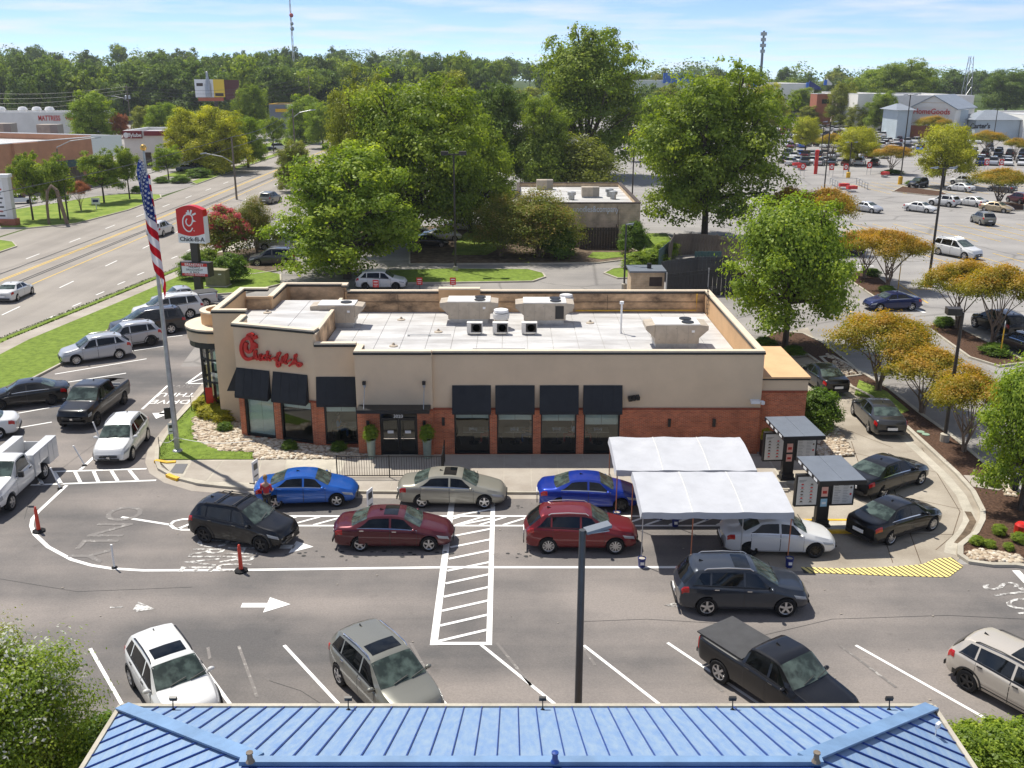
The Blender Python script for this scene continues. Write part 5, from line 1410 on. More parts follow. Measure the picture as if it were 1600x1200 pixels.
def pickup(key, L, W, H, wb, fo, open_bed, cover, crew=True, style='six', R_=.39):
 hl = L / 2; af = hl - fo; ar = af - wb; d = H - 1.85
 xr = ar + (.82 if crew else 1.35)                 # back of the cab
 zb = 1.22 + d * .5
 top = [(-hl, zb - .05), (-hl + .03, zb), (xr - .04, zb), (xr + .02, zb + .03), (xr + .14, 1.76 + d), (xr + .40, 1.83 + d), (af - 1.35, 1.85 + d), (af - 1.05, 1.80 + d), (af - .38, 1.26 + d * .6), (af + .2, 1.19 + d * .5), (hl - .15, 1.10 + d * .5), (hl - .03, .98 + d * .4), (hl, .8)]
 belt = [(-hl, zb - .02), (xr, zb - .02), (xr + .2, 1.20 + d * .5), (af - .5, 1.15 + d * .5), (hl, .9)]
 bx = (xr + .2 + af - .5) / 2 if crew else xr + .2
 side = ([(xr + .14, bx - .05, xr + .24, bx - .05)] if crew else []) + [(bx + .05, af - .52, bx + .05, af - 1.10)]
 bed = (-hl + .09, -W / 2 + .12, .75, xr - .10, W / 2 - .12, 1.9) if open_bed else None
 proto(key, L, W, .33, top, belt, .74, ar, af, R_, style, None, side, [(af - 1.06, af - .40)], [(xr + .02, xr + .13)], 'suv', doors=([(xr + .12, bx)] if crew else []) + [(bx, af - .48)], bed=bed, cover=(-hl + .05, xr - .05, zb - .01) if cover else None, tail=(2.6, 6.0, .07), tip_f=.12, tip_r=.03, head=(3.7, 5.5, .30))
pickup('pickup_open', 5.90, 2.03, 1.96, 3.68, .95, True, False)
pickup('pickup_covered', 5.35, 1.90, 1.83, 3.23, .92, False, True)
PAINT = {}
def paint(name, col, metal=.25, rough=.32):
 if name not in PAINT:
  m, n, l, b = new_mat('paint_' + name)
  b.inputs['Metallic'].default_value = metal; b.inputs['Roughness'].default_value = rough
  b.inputs['Coat Weight'].default_value = .8; b.inputs['Coat Roughness'].default_value = .02; b.inputs['Specular IOR Level'].default_value = .2
  # road dust towards the sills and uneven dulling of the clear coat
  tc = n.new('ShaderNodeTexCoord'); sp = n.new('ShaderNodeSeparateXYZ'); l.new(tc.outputs['Object'], sp.inputs[0])
  nz = n.new('ShaderNodeTexNoise'); nz.inputs['Scale'].default_value = 5; nz.inputs['Detail'].default_value = 5; l.new(tc.outputs['Object'], nz.inputs['Vector'])
  mr = n.new('ShaderNodeMapRange'); mr.inputs[1].default_value = .75; mr.inputs[2].default_value = .2; mr.inputs[3].default_value = 0; mr.inputs[4].default_value = .12; l.new(sp.outputs[2], mr.inputs[0])
  mu = n.new('ShaderNodeMath'); mu.operation = 'MULTIPLY'; l.new(mr.outputs[0], mu.inputs[0]); l.new(nz.outputs[0], mu.inputs[1])
  mx = n.new('ShaderNodeMix'); mx.data_type = 'RGBA'; l.new(mu.outputs[0], mx.inputs[0]); mx.inputs[6].default_value = (*col, 1); mx.inputs[7].default_value = (.20, .17, .14, 1)
  l.new(mx.outputs[2], b.inputs['Base Color'])
  PAINT[name] = m
 return PAINT[name]
for n_, c in dict(black=(.006, .006, .007), white=(.66, .66, .65), silver=(.46, .47, .49), grey=(.075, .077, .080), dark_grey=(.035, .036, .038), slate=(.035, .042, .055), blue=(.012, .10, .42), royal_blue=(.008, .035, .30), navy=(.010, .018, .085), burgundy=(.080, .008, .015), red=(.16, .010, .015), champagne=(.28, .27, .225), beige=(.56, .51, .44), warm_grey=(.20, .20, .175), gold=(.42, .34, .22)).items():
 paint(n_, c, .05 if n_ in ('white', 'black') else .3)
def vehicle(key, label, cat, col, name, loc=None, rz=None, wheels=None, side=1, rim='alloy', trim=None, sunroof=False, group=None, z=None):
 """wheels = ground points of the rear and front wheel on the visible side; side=+1 when that is the right-hand side"""
 D = PROTO[key]
 if wheels:
  a, b = Vector(wheels[0]), Vector(wheels[1]); d = (b - a).normalized(); n = Vector((-d.y, d.x)) * side
  mid = (a + b) / 2 + n * (D['W'] / 2 - .02)
  off = (D['ax'][0] + D['ax'][1]) / 2
  mid = mid - d * off; loc = (mid.x, mid.y); rz = math.atan2(d.y, d.x)
 t = thing(name, label, cat, (loc[0], loc[1], Z4 if z is None else z), rz, group)
 objs = []
 for nm, me, slot, par in D['P']:
  if slot == 'opt_sunroof' and not sunroof: objs.append(None); continue
  o = link(nm, me, t if par is None else objs[par])
  if slot == 'paint': set_mat(o, 0, PAINT[col])
  elif slot == 'trim': set_mat(o, 0, PAINT[col] if trim is None else M[trim])
  elif slot == 'rail' and trim: set_mat(o, 0, M[trim])
  objs.append(o)
 wt, rm_ = wheels_for(D['R'], D['style'])
 for x, zz in D['wh']:
  for sy in (-1, 1):
   w = link('wheel', wt, t, (x, sy * (D['W'] / 2 - .115), zz), (0, 0, 0 if sy > 0 else math.pi))
   r_ = link('rim', rm_, w); set_mat(r_, 0, M[rim])
 return t
def VW_(p, q): return (G(*p), G(*q))
CARS = 'cars waiting and parked round the restaurant'
vehicle('sedan', 'bright blue sedan waiting nearest the black railing', 'car', 'blue', 'sedan', wheels=VW_((432, 796), (526, 793)), group=CARS)
vehicle('large_sedan', 'grey green sedan with open sunroof beside the front walk', 'car', 'champagne', 'sedan', wheels=VW_((661, 795), (755, 796)), sunroof=True, group=CARS)
vehicle('sedan', 'royal blue coupe-roofed sedan half under the rear white canopy', 'car', 'royal_blue', 'sedan', wheels=VW_((874, 800), (971, 801)), rim='dark_alloy', group=CARS)
vehicle('large_sedan', 'burgundy sedan with sunroof waiting in the outer lane', 'car', 'burgundy', 'sedan', wheels=VW_((564, 863), (669, 863)), sunroof=True, trim='chrome', group=CARS)
vehicle('crossover_bars', 'black crossover with roof bars turning into the outer lane', 'car', 'black', 'crossover_car', wheels=VW_((322, 849), (407, 864)), rim='dark_alloy', trim='black', group=CARS)
vehicle('rounded_crossover', 'dark red crossover with silver roof rails behind the lamp post', 'car', 'red', 'crossover_car', wheels=VW_((858, 866), (960, 867)), group=CARS)
vehicle('compact_sedan', 'white sedan leaving the front white canopy', 'car', 'white', 'sedan', wheels=VW_((1170, 871), (1273, 873)), rim='dark_alloy', group=CARS)
vehicle('large_suv', 'slate grey sport utility with roof rails passing outside the lane', 'car', 'slate', 'utility_car', wheels=VW_((1106, 963.5), (1224, 965)), sunroof=True, trim='chrome', group=CARS)
vehicle('compact_sedan', 'black sedan nearest the striped yellow strip, seen from behind', 'car', 'black', 'sedan', wheels=VW_((1394, 852), (1455, 831)), group=CARS)
vehicle('large_sedan', 'black sedan with chrome sill beside the menu boards', 'car', 'black', 'sedan', wheels=VW_((1382, 779), (1437, 759)), group=CARS)
vehicle('large_sedan', 'dark grey sedan driving away up the concrete lane', 'car', 'dark_grey', 'sedan', wheels=VW_((1355, 676), (1331, 649)), side=-1, group=CARS)
vehicle('compact_sedan', 'black sedan rounding the annex, farthest up the concrete lane', 'car', 'black', 'sedan', wheels=VW_((1279, 616), (1246, 592)), side=-1, rim='dark_alloy', group=CARS)
vehicle('rounded_crossover', 'white crossover coming down past the painted DRIVE THRU words', 'car', 'white', 'crossover_car', wheels=VW_((232, 689), (209, 719)), side=-1, group=CARS)
vehicle('pickup_open', 'black crew cab pickup with open bed facing the camera', 'pickup', 'black', 'pickup_truck', wheels=VW_((196, 632), (154, 666)), side=-1, rim='dark_alloy', group=CARS)
vehicle('sedan', 'black sedan parked nose to the lawn at the left', 'car', 'black', 'sedan', wheels=VW_((79, 634), (4, 642)), side=-1, rim='dark_alloy', group=CARS)
hd = Vector(G(4, 642)) - Vector(G(79, 634)); hd.normalize()
x, y = G(18, 684); vehicle('sedan', 'white sedan at the left edge, only its tail in view', 'car', 'white', 'sedan', (x + hd.x * 2.2, y + hd.y * 2.2 + .9), math.atan2(hd.y, hd.x), group=CARS)
sa_ = VW_((186, 562), (122, 571)); hd = (Vector(sa_[1]) - Vector(sa_[0])).normalized()
vehicle('rounded_crossover', 'silver crossover first in the row parked at the lawn', 'car', 'silver', 'crossover_car', wheels=sa_, side=-1, group=CARS)
def row(px, py): p = Vector(G(px, py)); return (tuple(p), tuple(p + hd * 2.6))
vehicle('crossover', 'silver grey crossover second in the row parked at the lawn', 'car', 'silver', 'crossover_car', wheels=row(236, 541), side=-1, rim='dark_alloy', group=CARS)
vehicle('long_suv', 'dark grey boxy sport utility parked behind the flagpole', 'car', 'dark_grey', 'utility_car', wheels=row(262, 523), side=-1, group=CARS)
vehicle('long_suv', 'long white sport utility parked between two grey ones by the lawn', 'car', 'white', 'utility_car', wheels=row(292, 499), side=-1, group=CARS)
vehicle('pickup_covered', 'silver pickup with covered bed last in the row at the lawn', 'pickup', 'silver', 'pickup_truck', wheels=row(316, 482), side=-1, group=CARS)
def bay(px, py, line, key, *a, **k):
 d = (Vector(G(*line[1])) - Vector(G(*line[0]))).normalized(); p = Vector(G(px, py)); D = PROTO[key]
 vehicle(key, *a, wheels=(tuple(p), tuple(p + d * (D['ax'][1] - D['ax'][0]))), **k)
bay(206, 1074, ((141, 1014), (194, 1107)), 'crossover', 'white crossover parked at the left end of the blue roof', 'car', 'white', 'crossover_car', sunroof=True, trim='black', group=CARS)
bay(530, 1071, ((444, 1009), (533, 1105)), 'large_suv', 'warm grey sport utility with sunroof parked before the blue roof', 'car', 'warm_grey', 'utility_car', sunroof=True, trim='chrome', group=CARS)
bay(1122, 1067, ((1043, 1005), (1189, 1103)), 'pickup_covered', 'black pickup with grey bed cover parked before the blue roof', 'pickup', 'black', 'pickup_truck', group=CARS)
bay(1508, 1080, ((1337, 1009), (1568, 1139)), 'crossover', 'pale beige crossover parked at the right edge', 'car', 'beige', 'crossover_car', rim='dark_alloy', sunroof=True, trim='black', group=CARS)
# on the road and behind the restaurant
RD = 'cars on the road'
vehicle('sedan', 'white sedan driving up the near lane of the road', 'car', 'white', 'sedan', wheels=VW_((27, 472), (54, 459)), group=RD)
vehicle('large_suv', 'white sport utility on the road behind the flag', 'car', 'white', 'utility_car', wheels=VW_((256, 370), (271, 364)), group=RD)
x, y = G(418, 320); vehicle('large_suv', 'brown grey sport utility on the road above the pink blossom', 'car', 'warm_grey', 'utility_car', (x, y + 2), R(80), group=RD)
vehicle('large_suv', 'grey sport utility parked left of the big tree', 'car', 'grey', 'utility_car', wheels=VW_((450, 416), (399, 417)), side=-1, group='cars parked behind the restaurant')
vehicle('pickup_open', 'silver pickup parked beyond the grey sport utility', 'pickup', 'silver', 'pickup_truck', wheels=VW_((412, 392), (468, 392)), group='cars parked behind the restaurant')
vehicle('rounded_crossover', 'white crossover just beyond the back parapet under the big tree', 'car', 'white', 'crossover_car', wheels=VW_((570, 454), (620, 454)), rim='dark_alloy', group='cars parked behind the restaurant')
for px, py, c, lb in ((668, 388, 'black', 'black car half hidden under the middle tree'), (690, 378, 'silver', 'silver car half hidden under the middle tree'), (640, 370, 'grey', 'grey car half hidden under the middle tree'), (588, 362, 'white', 'white car glimpsed through the middle tree'), (720, 362, 'white', 'white car glimpsed right of the twin-headed lamp')):
 x, y = G(px, py); vehicle('sedan', lb, 'car', c, 'sedan', (x, y + 1), R(8), group='cars parked behind the restaurant')
# shopping lot, nearest cars
LOT = 'cars in the shopping lot'
vehicle('sedan', 'navy blue sedan crossing between the mulch islands', 'car', 'navy', 'sedan', wheels=VW_((1421, 486), (1377.5, 487)), side=-1, group=LOT)
x, y = G(1326, 398); vehicle('large_suv', 'black sport utility half hidden behind the bright green tree', 'car', 'black', 'utility_car', (x, y + 1), R(-70), group=LOT)
x, y = G(1568, 524); vehicle('large_suv', 'black sport utility under the right crape myrtle', 'car', 'black', 'utility_car', (x, y + 1), R(100), group=LOT)
x, y = G(1610, 556); vehicle('sedan', 'dark sedan at the right edge beside the mulch island', 'car', 'dark_grey', 'sedan', (x, y + 1), R(100), group=LOT)
x, y = G(1501, 404); vehicle('long_suv', 'white sport utility facing the camera behind the orange tree', 'car', 'white', 'utility_car', (x, y + 1.2), R(-62), group=LOT)
vehicle('rounded_crossover', 'taupe crossover standing alone on the yellow bays', 'car', 'warm_grey', 'crossover_car', wheels=VW_((1531, 352.5), (1516, 347)), side=-1, group=LOT)
for key, p, c, rz, nm, lb in (('sedan', (1354, 331), 'silver', -55, 'sedan', 'silver sedan at the left end of the loose row'), ('sedan', (1437, 331), 'white', -50, 'sedan', 'white sedan second in the loose row'), ('crossover', (1474, 322), 'white', 125, 'crossover_car', 'white crossover left of the tall lot lamp'), ('sedan', (1518, 322), 'white', 120, 'sedan', 'white sedan between crossover and gold sedan'), ('sedan', (1556, 331), 'gold', -50, 'sedan', 'gold sedan at the right of the loose row'), ('crossover', (1434, 293), 'black', -140, 'crossover_car', 'black boxy car beside the yellow lamp base'), ('sedan', (1500, 299), 'white', 125, 'sedan', 'white sedan in front of the yellow-green tree'), ('crossover', (1504, 289), 'white', 125, 'crossover_car', 'white crossover behind the yellow-green tree trunk'), ('sedan', (1565, 300), 'grey', 125, 'sedan', 'grey car behind the orange tree at the right'), ('crossover', (1592, 318), 'burgundy', 100, 'crossover_car', 'burgundy car at the right edge of the shopping lot')):
 x, y = G(*p); vehicle(key, lb, 'car', c, nm, (x, y), R(rz), group=LOT)
# white service truck at the left edge
def service_truck():
 a, b = Vector(G(71, 750)), Vector(G(22, 797)); d = (b - a).normalized(); n = Vector((-d.y, d.x)) * -1
 off = .35; mid = (a + b) / 2 + n * 1.0 - d * off
 t = thing('service_truck', 'white service truck with tool cabinets beside an open bed', 'truck', (mid.x, mid.y, Z3), math.atan2(d.y, d.x))
 L, W, hl = 6.2, 2.03, 3.1
 top = [(-.35, 1.2), (-.30, 1.78), (-.05, 1.95), (.5, 1.98), (.85, 1.92), (1.55, 1.36), (2.3, 1.28), (2.9, 1.18), (3.06, 1.02), (3.1, .8)]
 S = Shell(L, W, .42, top, [(-.4, 1.25), (1.4, 1.22), (3.1, .95)], .78, .12, .0, .12)
 S.sec_ = S.sec
 mb = MB(); xs = [-.35 + 3.45 * i / 30 for i in range(31)]
 pts = []
 for x in xs:
  r_ = [Vector((S.S(x, k).x, -S.S(x, k).y, S.S(x, k).z)) for k in range(11)] + [S.S(x, k) for k in range(9, -1, -1)]; pts.append(r_)
 m = 21 - 0; m = len(pts[0]); vs = [p for r_ in pts for p in r_]
 fs = [(i * m + j, (i + 1) * m + j, (i + 1) * m + (j + 1) % m, i * m + (j + 1) % m) for i in range(30) for j in range(m)]
 fs += [tuple(range(m)), tuple(30 * m + j for j in range(m - 1, -1, -1))]
 mb.add(vs, fs); bm = mb.mesh('cab', [M['white'], M['black']])
 body = cut_arches(bm, [(2.05, .40)], .47, W); body.materials.clear(); body.materials.append(PAINT['white']); body.materials.append(M['black'])
 body.polygons.foreach_set('use_smooth', [True] * len(body.polygons)); body.set_sharp_from_angle(angle=R(32))
 link('cab', body, t)
 for sy in (-1, 1):
  part('side_window', S.patch(-.12, 1.25, 6.12 * sy, 6.9 * sy, .006, 8, 3, -.05, .85), M['car_tint'], t, True)
  g = MB(); S.patch(-.25, 1.45, 1.2 * sy, 5.9 * sy, .003, 8, 6, mb=g, mi=1, skirt=False); S.patch(-.236, 1.436, 1.28 * sy, 5.85 * sy, .006, 8, 6, mb=g, mi=0, skirt=False)
  dd = part('door', g, [PAINT['white'], M['black']], t, True)
  hp = S.S(-.05, 4.6 * sy); part('door_handle', MB().obox(hp + Vector((0, .02 * sy, 0)), (.1, 0, 0), (0, .02, 0), (0, 0, .025)), M['black'], dd)
  mp = S.S(1.25, 6.1 * sy); part('mirror', MB().box(mp.x - .06, mp.y + (.12 if sy > 0 else -.34), mp.z - .02, mp.x + .06, mp.y + (.34 if sy > 0 else -.12), mp.z + .24).bar(mp, mp + Vector((0, .2 * sy, .08)), .04), M['black'], t)
  part('headlight', S.patch(2.78, 3.06, 3.2 * sy, 5.4 * sy, .010, 5, 4), M['lamp_lens'], t, True)
  # tool cabinets either side of the bed
  y0, y1 = (.55, 1.03) if sy > 0 else (-1.03, -.55)
  cb = MB().box(-3.05, y0, .55, -1.95, y1, 1.62).box(-1.944, y0, .98, -1.0, y1, 1.62).box(-.996, y0, .55, -.42, y1, 1.62)
  c = part('tool_cabinet', cb, PAINT['white'], t)
  yo = sy * 1.036
  for x0, x1, z0 in ((-2.98, -2.5, .62), (-2.46, -2.0, .62), (-1.9, -1.05, 1.04), (-.95, -.46, .62)):
   part('cabinet_door', MB().box(x0, min(yo, yo + .012 * sy), z0, x1, max(yo, yo + .012 * sy), 1.56), PAINT['white'], c)
 part('windscreen', S.across(.88, 1.53, 7.18, .006, 8, 10), M['car_screen'], t, True)
 part('bed_floor', MB().box(-3.05, -.547, .80, -.42, .547, .86), M['galv'], t)
 part('chassis', MB().box(-3.1, -.4, .45, .0, .4, .62), M['black'], t)
 part('tailgate', MB().box(-3.09, -.547, .86, -3.03, .547, 1.3), PAINT['white'], t)
 part('grille', MB().box(3.06, -.6, .75, 3.12, .6, 1.02), M['black'], t); part('bumper', MB().box(3.0, -.95, .45, 3.2, .95, .68), M['black'], t)
 wt, rm_ = wheels_for(.39, 'six')
 for x in (2.05, -1.47):
  for sy in (-1, 1):
   w = link('wheel', wt, t, (x, sy * .88, .40), (0, 0, 0 if sy > 0 else math.pi)); r_ = link('rim', rm_, w)
 return t
t = service_truck()
mw = t.matrix_basis
ck = MB().box(-.32, -.2, 0, .32, .2, .3); o = link('cool_box', ck.mesh('cool_box', M['white']), None, mw @ Vector((-1.3, .1, .86)), t.rotation_euler); tag(o, 'white cool box lying in the service truck bed', 'cool box')
ck = MB().blob((0, 0, .14), (.35, .25, .16), 4, .25); o = link('red_bag', ck.mesh('red_bag', pbr('bag_red', (.40, .12, .09), .8), True), None, mw @ Vector((-.85, -.15, .86)), t.rotation_euler); tag(o, 'dull red bag lying in the service truck bed', 'bag')
# ================================================================== TREES AND SHRUBS
def leaf_cloud(name, lobes, n, size, seed, mats, sub=26, spread=.22, up=.75, fill=.22, topt=0.0):
 """leaves in clusters over the lobes of a crown; every leaf is a folded quad carrying its own tint"""
 g = np.random.default_rng(seed)
 lobes = np.array(lobes, float)
 vol = (lobes[:, 3] * lobes[:, 4] * lobes[:, 5]) ** (2 / 3); pr = vol / vol.sum()
 k = sub * len(lobes)
 li = g.choice(len(lobes), k, p=pr)
 d = g.normal(size=(k, 3)); d /= np.linalg.norm(d, axis=1)[:, None]
 d[:, 2] = np.where(d[:, 2] < -.55, -d[:, 2], d[:, 2])
 rad = np.where(g.random(k) < fill, g.uniform(.3, .8, k), g.uniform(.76, 1.14, k))
 cc = lobes[li, :3] + d * lobes[li, 3:] * rad[:, None]
 csz = spread * g.uniform(.6, 1.35, k) * lobes[li, 3:].mean(1)
 ctint = np.clip(g.normal(.5, .2, k), 0, 1)
 ci = g.choice(k, n, p=(csz ** 1.6) / (csz ** 1.6).sum())
 off = g.normal(size=(n, 3)) * csz[ci][:, None] * np.array([1, 1, .62])
 P = cc[ci] + off
 nrm = off * .9 / csz[ci][:, None] + d[ci] * 1.0 + np.array([0, 0, up]) + g.normal(size=(n, 3)) * .75
 nrm /= np.linalg.norm(nrm, axis=1)[:, None]
 t = np.cross(nrm, g.normal(size=(n, 3))); t /= np.linalg.norm(t, axis=1)[:, None]
 b = np.cross(nrm, t)
 s = size * g.uniform(.55, 1.35, n)[:, None]
 q = np.stack([P - t * s, P + b * s * .6 + nrm * s * .12, P + t * s, P - b * s * .6 + nrm * s * .12], 1).reshape(-1, 3)
 me = bpy.data.meshes.new(name)
 me.vertices.add(4 * n); me.vertices.foreach_set('co', q.astype(np.float32).ravel())
 me.loops.add(4 * n); me.loops.foreach_set('vertex_index', np.arange(4 * n, dtype=np.int32))
 me.polygons.add(n); me.polygons.foreach_set('loop_start', np.arange(0, 4 * n, 4, dtype=np.int32)); me.polygons.foreach_set('loop_total', np.full(n, 4, np.int32))
 tint = np.clip(ctint[ci] * .75 + g.random(n) * .34, 0, 1)
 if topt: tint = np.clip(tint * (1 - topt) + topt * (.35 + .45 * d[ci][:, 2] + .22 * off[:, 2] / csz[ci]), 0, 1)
 at = me.attributes.new('tint', 'FLOAT', 'FACE'); at.data.foreach_set('value', tint.astype(np.float32))
 for m_ in mats: me.materials.append(m_)
 me.update(); me.validate()
 return me, cc, d
def stems_mesh(name, lobes, h0, r0, seed, mat, multi=1, base=.18):
 """tapered trunk (or several stems) with a limb to every lobe"""
 rnd = random.Random(seed); mb = MB()
 for k in range(multi):
  a = 2 * math.pi * k / max(1, multi) + rnd.random()
  bx, by = (base * math.cos(a), base * math.sin(a)) if multi > 1 else (0, 0)
  top = Vector((bx * 3.0, by * 3.0, h0))
  mb.tube([(bx, by, -.1), (bx * 1.2 + rnd.uniform(-.05, .05), by * 1.2, h0 * .5), top], r0, 7, r1=r0 * .72)
  for i, l in enumerate(lobes):
   if multi > 1 and i % multi != k: continue
   c = Vector(l[:3]); mid = top.lerp(c, .5) + Vector((rnd.uniform(-.3, .3), rnd.uniform(-.3, .3), rnd.uniform(-.1, .4)))
   mb.tube([top - Vector((0, 0, .15)), mid, c], r0 * .55, 6, r1=r0 * .12)
   for q in range(3):
    e = c + Vector((rnd.uniform(-1, 1) * l[3], rnd.uniform(-1, 1) * l[4], rnd.uniform(-.3, .9) * l[5])) * .75
    mb.tube([mid.lerp(c, .4 + .2 * q), e], r0 * .2, 5, r1=r0 * .05)
 return mb.mesh(name, mat, True)
LM = dict(
 green=leaf_mat('leaf_green', (0.091, 0.142, 0.020), (0.207, 0.277, 0.037), (0.403, 0.472, 0.066)),
 bright=leaf_mat('leaf_bright', (0.104, 0.165, 0.020), (0.238, 0.330, 0.040), (0.464, 0.543, 0.068)),
 yellow=leaf_mat('leaf_yellow', (0.183, 0.212, 0.020), (0.403, 0.419, 0.037), (0.683, 0.637, 0.083)),
 olive=leaf_mat('leaf_olive', (0.104, 0.130, 0.022), (0.226, 0.254, 0.042), (0.403, 0.413, 0.075)),
 dark=leaf_mat('leaf_dark', (0.061, 0.104, 0.020), (0.128, 0.189, 0.037), (0.256, 0.330, 0.064)),
 deep=leaf_mat('leaf_deep', (0.055, 0.085, 0.020), (0.104, 0.147, 0.033), (0.195, 0.254, 0.055)),
 orange=leaf_mat('leaf_orange', (.130, .150, .018), (.340, .255, .034), (.560, .300, .050)),
 mixed=leaf_mat('leaf_mixed', (.110, .150, .018), (.310, .275, .034), (.560, .310, .050)),
 rusty=leaf_mat('leaf_rusty', (0.091, 0.124, 0.022), (0.201, 0.236, 0.037), (0.415, 0.254, 0.088)),
 maroon=leaf_mat('leaf_maroon', (0.159, 0.071, 0.033), (0.329, 0.124, 0.061), (0.488, 0.224, 0.110)),
 pink=leaf_mat('blossom_pink', (.420, .060, .080), (.620, .130, .150), (.720, .260, .260)),
 white=leaf_mat('blossom_white', (.50, .50, .42), (.64, .64, .55), (.76, .75, .68)),
 hedge=leaf_mat('leaf_hedge', (0.061, 0.112, 0.015), (0.128, 0.212, 0.029), (0.262, 0.366, 0.051)),
 gold=leaf_mat('leaf_gold', (0.183, 0.189, 0.018), (0.415, 0.395, 0.033), (0.634, 0.566, 0.075)),
)
def lobes_broad(seed, n=13, w=4.1, z0=2.0, z1=9.2, big=2.1, flat=1.0):
 r = random.Random(seed); out = []
 for i in range(n):
  z = z0 + (z1 - z0) * ((i + .5) / n); t = (z - z0) / (z1 - z0)
  rr = w * math.sqrt(max(.05, 1 - ((t - .32) / .76) ** 2)) * r.uniform(.45, .85); a = i * 2.4 + r.uniform(-.5, .5)
  s = big * r.uniform(.75, 1.15) * (1 - .38 * t)
  out.append((rr * math.cos(a), rr * math.sin(a), z, s, s, s * .85 * flat))
 out.append((0, 0, (z0 + z1) / 2, w * .55, w * .55, (z1 - z0) * .38))
 return out
def lobes_umbrella(seed, n=11):
 r = random.Random(seed); out = []
 for i in range(n):
  rr = 3.9 * math.sqrt((i + .4) / n); a = i * 2.4 + r.uniform(-.3, .3)
  out.append((rr * math.cos(a), rr * math.sin(a), 8.3 - .13 * rr * rr + r.uniform(-.3, .3), 1.6 * r.uniform(.8, 1.2), 1.6 * r.uniform(.8, 1.2), 1.0))
 return out
def lobes_round(seed, n=9, low=.6):
 r = random.Random(seed); out = []
 for i in range(n):
  a = i * 2.4; rr = 2.6 * math.sqrt((i + .3) / n); out.append((rr * math.cos(a), rr * math.sin(a), 5.0 + (2.6 - rr) * 1.2 + r.uniform(-1.2, .6), 2.0, 2.0, 3.2))
 out.append((0, 0, 3.2, 3.6, 3.6, 3.0)); return out
# every kind is modelled 10 m tall and 10 m wide and scaled to its place: (crown, trunk)
KIND = {}
def kind(key, lobes, n, size, seed, trunk_h, trunk_r, multi=1, flower=None, bark='bark', **k):
 cr, cc, d = leaf_cloud('crown', lobes, n, size, seed, [LM['green']], **k)
 co = np.empty(len(cr.vertices) * 3, np.float32); cr.vertices.foreach_get('co', co); co = co.reshape(-1, 3)
 zt = np.percentile(co[:, 2], 99.9); rr = np.percentile(np.hypot(co[:, 0], co[:, 1]), 96.5)
 sc = np.array([5.0 / rr, 5.0 / rr, 10.0 / zt], np.float32)           # fit the crown to 10 m by 10 m
 cr.vertices.foreach_set('co', (co * sc).ravel()); cr.update(); cc = cc * sc
 lobes = [tuple(l[i] * sc[i % 3] for i in range(6)) for l in lobes]; trunk_h = trunk_h * sc[2] if trunk_h else 0
 tr = stems_mesh('trunk', lobes, trunk_h, trunk_r, seed, M[bark], multi) if trunk_h else None
 fl = None
 if flower:
  g = np.random.default_rng(seed + 5); keep = d[:, 2] > -.1
  c2 = cc[keep]; c2 = c2[g.choice(len(c2), flower[1])]
  fl, _, _ = leaf_cloud('blossom', np.concatenate([c2 + np.array([0, 0, .12]), np.full((len(c2), 3), flower[2])], 1), flower[3], flower[4], seed + 9, [LM[flower[0]]], sub=3, spread=.5)
 KIND[key] = (cr, tr, fl)
kind('broad_a', lobes_broad(1, 22, 4.1, 1.2, 9.2, 1.75), 52000, .105, 11, 2.6, .32, sub=22)
kind('broad_b', lobes_broad(2, 22, 4.2, 1.6, 9.0, 1.7), 48000, .108, 12, 2.2, .30, sub=22)
kind('grand', lobes_broad(3, 24, 4.3, 1.4, 9.3, 1.6), 72000, .088, 13, 2.4, .26, sub=22)
kind('grand_b', lobes_broad(9, 26, 4.3, 1.2, 9.2, 1.5), 72000, .088, 18, 2.4, .26, sub=22)
kind('tall', lobes_broad(44, 24, 4.3, 1.6, 9.5, 1.35, 1.15), 60000, .092, 14, 2.0, .24, sub=22)
kind('pear', lobes_broad(5, 26, 4.4, 2.2, 9.5, 1.25, .8), 46000, .115, 15, 3.2, .28, sub=20, spread=.32)
kind('maple_a', lobes_broad(6, 10, 3.9, 3.6, 9.0, 2.1), 14000, .16, 16, 3.6, .26, sub=16)
kind('maple_b', lobes_broad(7, 11, 3.9, 3.4, 9.1, 2.0), 14000, .16, 17, 3.4, .26, sub=16)
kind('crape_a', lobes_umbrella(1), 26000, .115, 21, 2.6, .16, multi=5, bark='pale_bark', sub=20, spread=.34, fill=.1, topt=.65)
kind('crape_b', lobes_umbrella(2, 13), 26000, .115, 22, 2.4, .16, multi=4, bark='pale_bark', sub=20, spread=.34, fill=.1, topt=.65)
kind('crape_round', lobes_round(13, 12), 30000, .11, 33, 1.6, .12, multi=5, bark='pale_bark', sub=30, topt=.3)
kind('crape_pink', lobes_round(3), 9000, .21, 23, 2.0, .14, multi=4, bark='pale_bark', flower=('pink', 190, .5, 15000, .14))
kind('crape_white', lobes_round(4), 60000, .085, 24, 2.0, .14, multi=4, bark='pale_bark', sub=40, flower=('white', 300, .75, 4200, .12))
kind('crape_pale', lobes_round(8), 14000, .18, 28, 2.0, .14, multi=4, bark='pale_bark', flower=('white', 16, .5, 700, .13))
kind('shrub', lobes_round(5), 18000, .24, 25, 0, 0, sub=22)
kind('shrub_b', lobes_round(6), 18000, .24, 26, 0, 0, sub=22)
for i in range(6): kind('wood_%d' % i, lobes_broad(30 + i, 9, 3.9, 1.8 if i % 2 else 2.6, 9.1, 2.3), 5000, .28, 40 + i, 3.0, .2, sub=14)
for i in range(2):
 pl = [(0.9 * math.cos(q * 2.4) * (1 + q % 3), 0.9 * math.sin(q * 2.4) * (1 + q % 3), 5.8 + q * .45, 1.7, 1.7, .9) for q in range(8)]
 kind('pine_%d' % i, pl, 4000, .25, 50 + i, 6.0, .2, sub=12, spread=.3)
